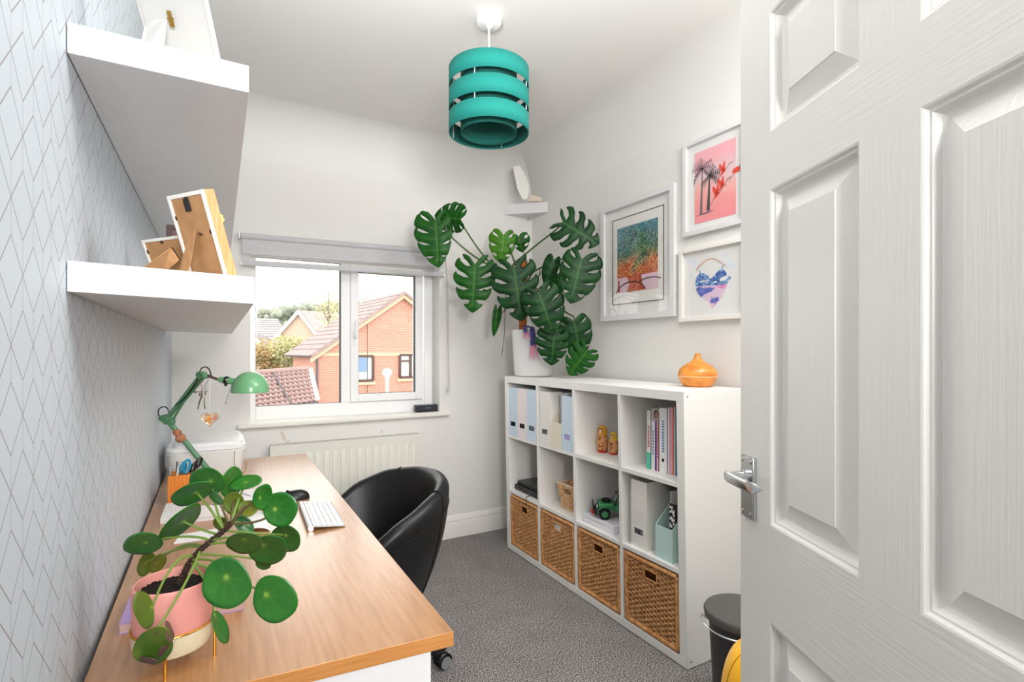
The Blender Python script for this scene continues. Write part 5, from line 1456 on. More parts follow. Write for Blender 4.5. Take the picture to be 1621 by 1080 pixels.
def bird(cx, cy, s, flip=False):
    body = [(-0.045, -0.03), (-0.01, -0.025), (0.035, 0.005), (0.06, 0.035), (0.03, 0.03), (-0.015, 0.01)]
    w1 = [(-0.02, 0.0), (-0.055, 0.075), (-0.05, 0.115), (-0.03, 0.10), (0.005, 0.06), (0.02, 0.015)]
    w2_ = [(0.0, 0.005), (0.002, 0.09), (0.02, 0.135), (0.032, 0.10), (0.035, 0.05), (0.03, 0.01)]
    if flip: w1 = [(-0.06, -0.005), (-0.03, 0.04), (0.03, 0.055), (0.075, 0.035), (0.085, -0.005), (0.05, -0.02), (0.0, -0.02)]; w2_ = None
    o_ = shape(root, P, [(cx+x*s, cy+y*s*0.8) for x, y in body], 0.006, redm, 'bird')
    for w_ in (w1, w2_):
        if w_: shape(o_, P, [(cx+x*s, cy+y*s*0.8) for x, y in w_], 0.0063, redm, 'wing')
    q = MB().tube([P(cx-0.11*s, cy-0.09*s, 0.0064), P(cx-0.03*s, cy-0.02*s, 0.0064)], 0.0008, 4)
    q.tube([P(cx+0.05*s, cy+0.022*s, 0.0064), P(cx+0.09*s, cy+0.06*s, 0.0064), P(cx+0.14*s, cy+0.066*s, 0.0064)], 0.0011, 4)
    q.build('bird_neck', ink, o_)
bird(0.64, 0.56, 1.1); bird(0.62, 0.42, 1.05); bird(0.54, 0.35, 1.15); bird(0.83, 0.53, 0.9, True)
# 3: heart island
Y0 = Yv(1074); Y1 = Yv(1179.5); z1 = Zv(1074, 396); z0 = Zv(1074, 510)
root, P, slab, fa, fb_ = picture('white square framed print of a blue heart-shaped landscape under a rainbow', Y0, Y1, z0, z1, 0.022, 0.024, 'fwhite')
bl1 = mat('deep blue ink', (40, 88, 168), 0.5, c2=(150, 190, 226), ns=75, lo=0.45, hi=0.6); bl2 = mat('violet blue ink', (74, 86, 180), 0.5, c2=(120, 130, 210), ns=80)
pkk = mat('violet pink wash', (222, 150, 204), 0.6, c2=(244, 214, 226), ns=18); blw = mat('pale blue wash', (228, 234, 240), 0.7)
pale = mat('pale lilac wash', (232, 204, 226), 0.7)
def px3(x, y):   # zoomed crop coordinates -> picture fractions
    u, v = 1070+x/7.72, 380+y/7.72
    p = onX(u, v, XR-0.005); return ((root_Y0-p.y)/root_W, (p.z-root_z0)/root_H)
root_Y0, root_W, root_z0, root_H = Y0, Y0-Y1, z0, z1-z0
def sh3(pts, d, m, nm): return shape(root, P, [px3(x, y) for x, y in pts], d, m, nm)
for k, (x, y, s) in enumerate(((170, 240, 35), (230, 290, 50), (620, 190, 40), (660, 300, 60), (180, 430, 40), (560, 250, 30))):
    sh3([(x+math.cos(w)*s*1.0, y+math.sin(w)*s*0.9) for w in [2*PI*i/9 for i in range(9)]], 0.0044, blw, 'cloud_wash')
sh3([(245, 545), (330, 530), (470, 530), (625, 520), (610, 600), (560, 700), (500, 780), (440, 835), (405, 760), (320, 705), (265, 640)], 0.0048, pale, 'heart_wash')
sh3([(400, 560), (625, 525), (620, 545), (540, 580), (450, 560)], 0.0052, pkk, 'pink_wash')
sh3([(300, 700), (470, 610), (480, 590), (330, 640)], 0.0051, pkk, 'pink_wash')
sh3([(410, 770), (520, 740), (450, 832)], 0.0051, pkk, 'pink_wash')
sh3([(240, 550), (245, 490), (255, 450), (300, 405), (350, 410), (395, 440), (425, 480), (470, 430), (520, 375), (570, 350), (605, 380), (625, 420), (600, 470), (660, 440), (675, 465), (630, 510), (520, 535), (430, 545), (385, 510), (300, 535)], 0.0056, bl1, 'blue_hills')
sh3([(243, 535), (330, 525), (470, 530), (636, 505), (626, 540), (520, 552), (400, 556), (246, 566)], 0.0057, bl1, 'blue_shore')
sh3([(470, 553), (625, 532), (612, 580), (560, 600), (520, 580)], 0.0053, mat('magenta wash', (226, 120, 186), 0.6, c2=(240, 190, 220), ns=20), 'magenta_wash')
for k in range(13): sh3([(262+k*17, 600), (272+k*17, 600), (268+k*17+(k%3)*4, 555+((k*37) % 22))], 0.0058, bl2, 'grass_blade')
for k in range(8): sh3([(424+k*13, 745), (433+k*13, 745), (433+k*13+k, 680+((k*29) % 24))], 0.0058, bl2, 'grass_blade')
sh3([(540, 470), (600, 440), (640, 430), (632, 470), (590, 500), (540, 505)], 0.006, 'whitep', 'white_clouds')
sh3([(455, 515), (500, 500), (505, 522), (460, 528)], 0.006, 'whitep', 'white_house')
sh3([(290, 505), (400, 490), (405, 500), (300, 520)], 0.006, 'whitep', 'white_path')
sh3([(245, 600), (290, 570), (350, 600), (400, 580), (470, 590), (440, 630), (360, 660), (305, 700), (270, 650)], 0.0056, bl2, 'blue_bushes')
sh3([(415, 768), (430, 735), (470, 710), (525, 700), (515, 740), (480, 775)], 0.0056, bl2, 'blue_grass')
for x, y0_, y1_ in ((296, 365, 410), (569, 315, 355)): sh3([(x-5, y1_), (x+5, y1_), (x+4, y0_), (x-4, y0_)], 0.006, bl1, 'tower')
o_ = []; i_ = []
for k in range(21):
    t = k/20; x = 243+370*t; y = 365-60*t-115*math.sin(PI*min(1, t*1.05))**0.8 if t < 0.95 else 303
    o_.append((x, y)); i_.append((x+(14 if t < .3 else (-4 if t > .7 else 3)), y+17))
q = MB(); q.v = [P(*px3(x, y), 0.0056) for x, y in o_]+[P(*px3(x, y), 0.0056) for x, y in i_]; q.f = [(k, k+1, 22+k, 21+k) for k in range(20)]
q.build('rainbow', mat('faded rainbow ink', (218, 186, 170), 0.6), root, smooth=0, solid=0.0003, normals=False)

# ================================================================ SPEAKER on the sill
SZ = CZ-0.412
p = onZ(682, 652, SZ)
spk = thing('bluetooth_speaker', 'small black wireless speaker on the window sill', 'speaker', (1.235, YW+0.055, SZ))
MB().box(-0.085, -0.022, 0.003, 0.085, 0.028, 0.047).build('case', mat('dark speaker casing', (34, 38, 44), 0.4), spk, world=False, bev=0.006, seg=3)
MB().box(-0.077, -0.0235, 0.008, 0.077, -0.022, 0.042).build('grille', mat('speaker grille', (24, 28, 36), 0.6, c2=(44, 50, 60), ns=500), spk, world=False, smooth=0)
MB().box(-0.084, -0.02, 0.0445, 0.084, 0.026, 0.0478).build('top_plate', mat('grey speaker top', (120, 130, 136), 0.3, metal=0.5), spk, world=False, bev=0.001)
MB().box(-0.08, -0.018, 0.0, 0.08, 0.024, 0.004).build('foot', 'blackmat', spk, world=False, smooth=0)
tx = bpy.data.curves.new('lettering', 'FONT'); tx.body = 'BOSE'; tx.size = 0.014; tx.align_x = 'CENTER'; tx.align_y = 'CENTER'; tx.extrude = 0.0003; tx.shear = 0.3; tx.space_character = 1.2
tmp = bpy.data.objects.new('tmp_text', tx); COL.objects.link(tmp)
dg = bpy.context.evaluated_depsgraph_get(); me_t = bpy.data.meshes.new_from_object(tmp.evaluated_get(dg)); bpy.data.objects.remove(tmp)
me_t.materials.clear(); me_t.materials.append(mat('grey lettering', (128, 136, 142), 0.4))
to = bpy.data.objects.new('lettering', me_t); COL.objects.link(to); to.parent = spk; to.location = (0, -0.0238, 0.025); to.rotation_euler = (PI/2, 0, 0)

# ================================================================ DESK LAMP
T = 2.10
lampb = at(338, 760, T)
lamp = thing('desk_lamp', 'sage green adjustable desk lamp with domed shade at the back of the desk', 'desk lamp', (lampb.x, lampb.y, DZ))
MB().lathe([(0.0001, 0), (0.07, 0), (0.072, 0.004), (0.07, 0.014), (0.05, 0.02), (0.012, 0.026), (0.0001, 0.026)], n=32).build('base', 'green', lamp, world=False)
def tp_(u, v, dt=0): return at(u, v, T+dt)
def zc(x, y, dt=0): return at(240+x/8.105, 570+y/8.105, T+dt)     # lamp crop coordinates
J0 = Vector((lampb.x, lampb.y, DZ+0.026)); J1 = zc(195, 760); J2 = zc(640, 190)
dirv = (J1-J0).normalized(); sdv = Fv
MB().tube([J0, J0+Vector((0, 0, 0.03))], 0.012, 12).build('pivot', 'green', lamp)
Jp = J0+Vector((0, 0, 0.02))
for s in (-1, 1):
    MB().tube([Jp+Fv*0.007*s, J1+Fv*0.007*s], 0.0075, 10).build('lower_arm', 'greend', lamp)
    MB().tube([J1+Fv*0.008*s+(J2-J1)*0.0, J2+Fv*0.008*s], 0.0062, 10).build('upper_arm', 'greend', lamp)
off_ = Rv*0.016+Vector((0, 0, 0.0))
MB().tube([J1+off_*1.2-Vector((0, 0, 0.012)), zc(400, 540)+off_*0.2, J2+off_-Vector((0, 0, 0.006))], 0.0052, 8).build('upper_rod', 'greend', lamp)
for J, nm in ((J1, 'elbow_joint'), (J2, 'head_joint')):
    m = MB().tube([J-Fv*0.018, J+Fv*0.018], 0.014, 16); m.build(nm, 'greend', lamp, bev=0.001)
MB().obox(J1+(Jp-J1).normalized()*0.012+Rv*0.004, Rv*0.018, Fv*0.013, Vector((0, 0, 0.012))).build('bracket', 'greend', lamp, bev=0.004)
MB().obox(J1-Rv*0.012+Vector((0, 0, 0.008)), (Rv*0.016+Vector((0, 0, 0.004))), Fv*0.012, Vector((0, 0, 0.010))).build('bracket', 'greend', lamp, bev=0.004)
MB().tube([J2, zc(700, 195), zc(780, 225), zc(885, 262)], [0.009, 0.007, 0.0055, 0.0055], 10).build('neck', mat('brown grey metal', (120, 104, 92), 0.35, metal=0.6), lamp)
MB().tube([J2+Rv*0.004, zc(720, 215)], [0.013, 0.010], 12).build('head_bracket', 'green', lamp)
hb0, hb1 = zc(870, 250), zc(1090, 290)
MB().tube([hb0, zc(900, 252)], 0.011, 16).build('socket_end', 'green', lamp)
MB().tube([zc(885, 255), zc(960, 262)], [0.0125, 0.0135], 16).build('socket', 'green', lamp)
MB().tube([zc(945, 258), zc(985, 268)], 0.0165, 18).build('socket_collar', 'black', lamp)
MB().tube([zc(950, 300), zc(950, 335)], 0.006, 10).build('tightening_knob', 'black', lamp)
MB().ico(zc(958, 255, -0.018), 0.005, 2).build('screw', 'steel', lamp)
MB().tube([zc(980, 262), hb1], [0.0135, 0.015], 16).build('shade_neck', 'green', lamp)
# shade: dome, open below
cc = zc(1268, 395); SR = 0.0705
scr = MB()
def dome(a, b):
    w = 2*PI*a; e = b*PI/2
    r = SR*math.cos(e)**0.9 if b < 1 else 0
    z = 0.078*math.sin(e)
    z -= 0.0
    return cc+Vector((r*math.cos(w), r*math.sin(w), z))
scr.grid(dome, 48, 16, cu=True)
sd_ = scr.build('shade', 'green', lamp, smooth=180, merge=1e-5)
MB().lathe([(SR, -0.006), (SR+0.0012, -0.003), (SR+0.0005, 0.002), (SR-0.003, 0.002), (SR-0.003, -0.006), (SR, -0.006)], cc, 48).build('shade_rim', 'green', lamp)
q = MB(); q.grid(lambda a, b: cc+Vector((0.95*SR*math.cos(2*PI*a)*math.cos(b*PI/2), 0.95*SR*math.sin(2*PI*a)*math.cos(b*PI/2), 0.070*math.sin(b*PI/2))), 40, 10, cu=True)
q.build('shade_lining', mat('pale shade lining', (224, 214, 190), 0.5), lamp, smooth=180, normals=False)
MB().ico(cc+Vector((0, 0, 0.03)), 0.025, 3).build('bulb', 'white', lamp)
MB().tube(smooth_path([zc(125, 755), zc(85, 690), zc(100, 625), zc(160, 600), zc(205, 625), zc(235, 680), zc(300, 590, -0.012), zc(420, 490, -0.012), zc(560, 310, -0.012), zc(600, 200, -0.01), zc(640, 110), zc(700, 92), zc(745, 130), zc(765, 200), zc(800, 235), zc(870, 245)]), 0.0025, 6).build('cable', 'black', lamp)
MB().tube([zc(1022, 330), zc(950, 550)], 0.0009, 5).build('pull_chain', 'steel', lamp)
MB().ico(zc(950, 558), 0.0032, 2).build('chain_bead', 'steel', lamp)
ck = thing('cork_figure', 'small two-lobed cork figure clipped round the lower lamp arm', 'cork figure', tuple(zc(360, 960)))
MB().ico(zc(330, 935, -0.012), 0.0155, 3, (1.05, 1, 0.9)).build('head', 'cork', ck); MB().ico(zc(372, 1005, -0.012), 0.019, 3, (1.0, 1, 0.95)).build('body', 'cork', ck)
MB().tube([zc(300, 905, -0.012), zc(285, 935, -0.012)], 0.006, 8).build('ear', 'cork', ck)
# hanging heart and charms
ht = thing('glass_heart', 'clear resin heart with orange petals hanging from the lamp by ribbon', 'ornament', tuple(zc(748, 750, -0.02)))
hpts = []
for k in range(40):
    a = 2*PI*k/40; x = 16*math.sin(a)**3; y = 13*math.cos(a)-5*math.cos(2*a)-2*math.cos(3*a)-math.cos(4*a)
    hpts.append((x/16*0.0365, y/17*0.0335))
hc_ = zc(748, 752, -0.02)
hm_ = MB(); lay = [(0.55, -0.009), (0.9, -0.007), (1.0, 0), (0.9, 0.007), (0.55, 0.009)]
hm_.grid(lambda a, b: hc_+Rv*hpts[int(round(a*40)) % 40][0]*lay[int(round(b*4))][0]+Vector((0, 0, hpts[int(round(a*40)) % 40][1]*lay[int(round(b*4))][0]))+Fv*lay[int(round(b*4))][1], 40, 4, cu=True)
n0 = len(hm_.v)
resin = mat('clear resin', (250, 236, 214), 0.08, trans=0.75, ior=1.3)
hm_.f.append(tuple(i*5 for i in range(40))[::-1]); hm_.f.append(tuple(i*5+4 for i in range(40)))
hm_.build('heart', resin, ht, smooth=60)
pc_ = [(246, 170, 50), (244, 120, 60), (250, 200, 70), (240, 110, 110), (255, 226, 140)]
rr = random.Random(4)
for k in range(22):
    while True:
        i = rr.randrange(40); f = rr.uniform(0.05, 0.78); x, z = hpts[i][0]*f, hpts[i][1]*f
        break
    MB().ico(hc_+Rv*x+Vector((0, 0, z))+Fv*rr.uniform(-0.0085, -0.004), rr.uniform(0.004, 0.007), 1, (1, 1, 0.8)).build('petal', mat('petal %d' % k, pc_[k % 5], 0.5), ht)
M['ribbon'] = mat('white ribbon', (240, 240, 240), 0.6)
for dx in (-8, 10): MB().tube([zc(748+dx, 240, -0.02), zc(742, 660, -0.02)], 0.0009, 4).build('ribbon', 'ribbon', ht)
bzm = mat('aged bronze metal', (130, 118, 92), 0.35, metal=0.9)
cm1 = thing('metal_charm', 'bronze stick figure charm with round head hanging on a red cord from the lamp', 'charm', tuple(zc(640, 450, -0.015)))
MB().tube([zc(620, 290, -0.015), zc(650, 350, -0.015), zc(648, 400, -0.015)], 0.0012, 5).build('red_cord', 'red', cm1)
MB().tube([zc(648, 390, -0.015), zc(640, 470, -0.015), zc(615, 540, -0.015), zc(590, 635, -0.015)], [0.002, 0.003, 0.0026, 0.0018], 8).build('body', bzm, cm1)
MB().tube([zc(560, 412, -0.015), zc(640, 410, -0.015)], 0.0016, 6).build('arm', bzm, cm1)
MB().ico(zc(560, 412, -0.015), 0.005, 2).build('round_tip', bzm, cm1)
MB().tube([zc(618, 425, -0.015), zc(614, 462, -0.015)], 0.0026, 6).build('tab', bzm, cm1)
cm2 = thing('metal_charm', 'smaller bronze charm with a split foot beside the ribbon', 'charm', tuple(zc(690, 450, -0.012)))
MB().tube([zc(735, 250, -0.012), zc(683, 325, -0.012), zc(690, 400, -0.012)], 0.0009, 5).build('cord', 'steel', cm2)
MB().tube([zc(715, 405, -0.012), zc(690, 410, -0.012), zc(686, 450, -0.012)], 0.0022, 6).build('tab', bzm, cm2)
MB().tube([zc(676, 470, -0.012), zc(676, 560, -0.012), zc(686, 628, -0.012)], [0.001, 0.0022, 0.0026], 6).build('leg', bzm, cm2)

# ================================================================ PRINTER
pr = thing('printer', 'white rounded inkjet printer at the window end of the desk', 'printer', (-0.05, 2.79, DZ))
x0, x1, y0, y1, zz0, zz1 = -0.195, 0.103, 2.58, 2.955, DZ, DZ+0.145
def rbox(m, x0, y0, x1, y1, levels, r=0.04, n=6):
    base = len(m.v); cnt = 4*(n+1)
    for (z, ins) in levels:
        for (cx, cy, a0) in ((x1-r, y1-r, 0), (x0+r, y1-r, PI/2), (x0+r, y0+r, PI), (x1-r, y0+r, 1.5*PI)):
            for k in range(n+1):
                a = a0+PI/2*k/n; m.v.append(Vector((cx+math.cos(a)*(r-ins), cy+math.sin(a)*(r-ins), z)))
    L = len(levels)
    for i in range(L-1):
        for k in range(cnt):
            k2 = (k+1) % cnt; m.f.append((base+i*cnt+k, base+i*cnt+k2, base+(i+1)*cnt+k2, base+(i+1)*cnt+k))
    m.f.append(tuple(base+k for k in range(cnt))[::-1]); m.f.append(tuple(base+(L-1)*cnt+k for k in range(cnt)))
    return m
rbox(MB(), x0, y0, x1, y1, [(zz0, 0.022), (zz0+0.03, 0.014), (zz0+0.09, 0.004), (zz0+0.118, 0.0), (zz0+0.122, 0.004)], 0.045).build('body', 'printer', pr, smooth=35)
rbox(MB(), x0, y0, x1, y1, [(zz0+0.123, 0.004), (zz0+0.126, 0.0), (zz0+0.138, 0.0), (zz0+0.143, 0.006)], 0.045).build('lid', 'white', pr, smooth=35)
rbox(MB(), x0+0.03, y0+0.02, x1-0.012, y1-0.03, [(zz0+0.143, 0), (zz0+0.155, 0.0), (zz0+0.159, 0.007)], 0.03).build('lid_panel', 'white', pr, smooth=35)
MB().tube(smooth_path([(0.06, y0-0.001, DZ+0.115), (0.058, y0-0.006, DZ+0.07), (0.066, y0-0.012, DZ+0.035), (0.082, y0-0.012, DZ+0.02), (0.10, y0-0.008, DZ+0.025), (0.107, y0+0.03, DZ+0.06)]), 0.0012, 5).build('thin_cable', mat('brown thin cable', (120, 90, 80), 0.5), pr)

# ================================================================ DESK ITEMS
# pen pot
pt = thing('pen_pot', 'square orange varnished wooden pen pot against the papered wall', 'pen pot', (-0.115, 2.27, DZ), 0.0)
S2, HP = 0.046, 0.103
for (a, b, c_, d_) in ((-S2, -S2, S2, -S2+0.006), (-S2, S2-0.006, S2, S2), (-S2, -S2+0.006, -S2+0.006, S2-0.006), (S2-0.006, -S2+0.006, S2, S2-0.006)):
    MB().box(a, b, 0, c_, d_, HP).build('side_board', 'orangewood', pt, world=False, smooth=0, bev=0.001)
MB().box(-S2+0.006, -S2+0.006, 0, S2-0.006, S2-0.006, 0.006).build('base_board', 'orangewood', pt, world=False, smooth=0)
def loopring(c, ax_, ay_, r1, r2, rad, n=20):
    return [Vector(c)+Vector(ax_)*math.cos(2*PI*k/n)*r1+Vector(ay_)*math.sin(2*PI*k/n)*r2 for k in range(n+1)]
c = Vector((-0.125, 2.262, DZ))
sc_ = thing('scissors', 'scissors with a bright blue handle standing in the pen pot', 'scissors', tuple(c+Vector((0, 0, 0.01))))
up = Vector((0.12, 0, 1)).normalized()
MB().tube(loopring(c+Vector((0.02, 0, 0.128)), Vector((0.85, 0.2, 0.1)), up, 0.012, 0.023, 0), 0.0045, 8).build('blue_handle', 'bluehandle', sc_)
MB().tube(loopring(c+Vector((0.008, 0.012, 0.122)), Vector((0.8, 0.4, 0.1)), up, 0.011, 0.019, 0), 0.0042, 8).build('blue_handle', 'bluehandle', sc_)
MB().hexa([c+Vector((0.004, 0, 0.015)), c+Vector((0.012, 0, 0.015)), c+Vector((0.012, 0.002, 0.015)), c+Vector((0.004, 0.002, 0.015))], [c+Vector((0.008, 0, 0.108)), c+Vector((0.026, 0, 0.108)), c+Vector((0.026, 0.002, 0.108)), c+Vector((0.008, 0.002, 0.108))]).build('blade', 'steel', sc_, smooth=0)
c = Vector((-0.09, 2.268, DZ))
sc2 = thing('scissors', 'black-handled scissors beside the blue pair in the pen pot', 'scissors', tuple(c+Vector((0, 0, 0.01))))
up2 = Vector((0.45, 0, 1)).normalized()
MB().tube(loopring(c+Vector((0.022, 0, 0.135)), Vector((0.7, 0.3, -0.2)), up2, 0.010, 0.020, 0), 0.0045, 8).build('black_handle', 'black', sc2)
MB().tube(loopring(c+Vector((0.006, 0.006, 0.120)), Vector((0.7, 0.3, -0.2)), up2, 0.009, 0.018, 0), 0.0045, 8).build('black_handle', 'black', sc2)
MB().obox(c+Vector((0.0, 0, 0.06)), (0.005, 0, 0), (0, 0.001, 0), (0.004, 0, 0.045)).build('blade', 'steel', sc2, smooth=0)
for k, (x, y, dx, dy, L, m_, lab) in enumerate(((-0.148, 2.25, -0.008, 0.0, 0.125, 'steel', 'silver pen leaning to the wall in the pen pot'), (-0.14, 2.285, 0.004, 0.01, 0.135, 'black', 'black pen standing behind the blue scissors'), (-0.15, 2.262, 0.02, 0.01, 0.12, 'whitep', 'white pencil leaning right in the pen pot'))):
    b_ = Vector((x, y, DZ+0.008)); e_ = b_+Vector((dx, dy, L))
    r_ = thing('pen', lab, 'pen', tuple(b_)); MB().tube([b_, b_.lerp(e_, 0.97), e_], [0.0038, 0.0038, 0.0022], 10).build('barrel', m_, r_)
    MB().tube([b_.lerp(e_, 0.72)+Vector((0, -0.0045, 0)), e_+Vector((0, -0.0045, 0))], 0.001, 5).build('clip', 'steel', r_)
# papers and books on the desk
def flat(name, label, cat, pts, z0, th_, m, group=None, layers=None, extra=None):
    pts = [Vector(p) for p in pts]
    c = sum(pts, Vector())/len(pts); root = thing(name, label, cat, (c.x, c.y, z0), 0, group)
    if layers:
        z = z0
        for nm, h, mm, ins in layers:
            q = [c+(p-c)*(1-ins) for p in pts]
            MB().prism([Vector((p.x, p.y, z)) for p in q], (0, 0, h)).build(nm, mm, root, smooth=0); z += h
    else: MB().prism([Vector((p.x, p.y, z0)) for p in pts], (0, 0, th_)).build('sheet', m, root, smooth=0)
    return root
def quad(uv, z): return [onZ(u, v, z) for u, v in uv]
M['pinkc'] = mat('dusty pink cover', (206, 172, 166), 0.6); M['purplec'] = mat('lilac purple cover', (168, 140, 190), 0.6)
M['printed'] = mat('printed page', (236, 234, 232), 0.7, c2=(150, 148, 156), ns=240, stretch=(1, 0.5, 1), lo=0.55, hi=0.7)
a = flat('booklet', 'stack of white printed booklets beside the pen pot', 'booklet', [(-0.165, 2.0, 0), (-0.080, 1.975, 0), (-0.080, 2.19, 0), (-0.163, 2.19, 0)], DZ, 0, None, layers=[('booklet_sheets', 0.006, 'whitep', 0), ('booklet_sheets', 0.001, 'lilac', 0.01), ('booklet_sheets', 0.008, 'whitep', 0.0), ('printed_cover', 0.001, 'printed', 0.005)])
a = flat('notebook', 'pinkish white notebook right of the printed booklets', 'notebook', quad([(306, 828), (358, 822), (360, 806), (316, 808)], DZ), DZ, 0, None, layers=[('cover', 0.002, 'pinkc', 0), ('pages', 0.012, 'whitep', 0.02), ('cover', 0.002, 'fpink', 0)])
a = flat('envelope', 'white envelope lying on the desk behind the pot plant', 'envelope', quad([(275, 862), (352, 851), (345, 838), (285, 848)], DZ), DZ, 0.003, 'whitep')
# open book
root = thing('open_book', 'open book with white pages lying beyond the pot plant', 'book', tuple(onZ(400, 832, DZ)))
A_, B_, C_, D_ = quad([(380, 850), (428, 843), (418, 815), (382, 822)], DZ)
MB().prism([A_, B_, C_, D_], (0, 0, 0.003)).build('cover', 'mdf', root, smooth=0)
q = MB(); q.grid(lambda a, b: A_.lerp(D_, b).lerp(B_.lerp(C_, b), a)+Vector((0, 0, 0.004+0.016*math.sin(PI*min(1, a*1.0))**0.6)), 16, 2)
q.build('pages', 'whitep', root, smooth=60, solid=0.003)
q = MB(); q.grid(lambda a, b: C_.lerp(D_, b*0.9)+Vector((0, 0, 0.006))+(C_-B_)*(0.05+0.35*a)+Vector((0, 0, 0.006*math.sin(PI*a))), 8, 2); q.build('page_turning', 'mdf', root, smooth=60, solid=0.001)
a = flat('leaflet', 'white leaflet with a violet printed line, nearest the mouse', 'leaflet', quad([(365, 812), (410, 806), (404, 775), (374, 778)], DZ), DZ, 0.003, 'whitep')
vt = mat('violet ink', (150, 112, 160), 0.6)
qp = [onZ(u, v, DZ+0.0032) for u, v in ((384, 781), (397, 785), (397.5, 786.5), (384.5, 782.8))]
MB().prism(qp, (0, 0, 0.0004)).build('printed_line', vt, a, smooth=0)
root = flat('book', 'book with a lilac top and pinkish page edges lying behind the pink pot', 'book', [(-0.171, 1.256, 0), (0.045, 1.246, 0), (0.05, 1.395, 0), (-0.168, 1.41, 0)], DZ, 0, None, layers=[('cover', 0.002, 'purplec', 0), ('pages', 0.017, 'pinkc', 0.012), ('cover', 0.002, 'purplec', 0)])
# mouse
mo = onZ(461, 793, DZ)
ms = thing('computer_mouse', 'black computer mouse beyond the white keyboard', 'mouse', (0.243, 2.085, DZ), math.radians(172))
def mouse(a, b):
    w = 2*PI*a; e = b*PI/2
    r = math.cos(e); z = 0.034*math.sin(e)**0.9 if b > 0 else 0
    x = 0.056*math.cos(w)*r; y = 0.031*math.sin(w)*r*(1-0.12*math.cos(w)**2)
    return (x, y, z*(1-0.25*x/0.056))
MB().grid(mouse, 40, 12, cu=True).build('shell', 'black', ms, world=False, smooth=180, merge=1e-5)
MB().tube([(0.056*f, 0, 0.0345*math.sqrt(max(0, 1-f*f))**0.9*(1-0.25*f)+0.0003) for f in [0.15+0.1*i for i in range(8)]], 0.0012, 5).build('button_split', 'blackmat', ms, world=False)
w_ = MB().lathe([(0.006, -0.003), (0.006, 0.003)], n=14); w_.v = [Vector((0.022+v.x, v.z, 0.030+v.y)) for v in w_.v]; w_.build('scroll_wheel', 'blackmat', ms, world=False)
mm_ = MB().tube(smooth_path([(0.196, 2.093, DZ+0.014), (0.16, 2.11, DZ+0.012), (0.12, 2.13, DZ+0.004), (0.06, 2.12, DZ+0.003), (-0.02, 2.14, DZ+0.003)]), [0.0045]*4+[0.0025]*21, 6)
ms2 = mm_.build('cable', 'black'); tag(ms2, 'black cable running from the mouse behind the pot plant', 'cable')
# keyboard
kbA = Vector((0.236, 1.684, DZ)); kbB = Vector((0.3475, 1.677, DZ)); kbD = Vector((0.2465, 1.99, DZ))
kb = thing('keyboard', 'slim white and aluminium keyboard lying along the desk edge', 'keyboard', tuple(kbA))
ex = (kbB-kbA).normalized(); ey = (kbD-kbA).normalized(); KW, KL = 0.112, 0.298
tl_ = 0.0105
def kp(a, b, z): return kbA+ex*a+ey*b+Vector((0, 0, z+0.0125*(1-a/KW)))
MB().hexa([kp(0, 0, 0.001), kp(KW, 0, 0.001), kp(KW, KL, 0.001), kp(0, KL, 0.001)], [kp(0, 0, 0.0045), kp(KW, 0, 0.0045), kp(KW, KL, 0.0045), kp(0, KL, 0.0045)]).build('plate', mat('aluminium plate', (168, 168, 172), 0.4, metal=0.2), kb, bev=0.0015)
MB().tube([kbA+ex*0.009+Vector((0, 0, 0.0088)), kbA+ex*0.009+ey*KL+Vector((0, 0, 0.0088))], 0.0085, 16).build('battery_tube', mat('aluminium tube', (206, 204, 204), 0.3, metal=0.5), kb)
kk = None
rowsN = [14, 14, 14, 13, 12, 9]
for r_ in range(6):
    n = rowsN[r_]; hgt = 0.0075 if r_ == 0 else 0.0138
    a0 = 0.0165+(0 if r_ == 0 else 0.0095+(r_-1)*0.0163)
    for k in range(n):
        L1 = (KL-0.012)/n
        wd_ = L1-0.0028
        pz = kp(a0+hgt/2, 0.006+L1*(k+0.5), 0.0045)
        if kk is None:
            q = MB().obox((0, 0, 0.0011), ex*0.5-Vector((0, 0, 0.0)), ey*0.5, Vector((0, 0, 0.0011)))
            kk = q.build('key', 'white', kb, world=False, smooth=0); cur = kk
        else: cur = copy_of(kk, kb)
        cur.location = pz-kb.location; cur.scale = (hgt, wd_, 1)
        cur.rotation_euler = (0, math.atan(0.0125/KW), 0)

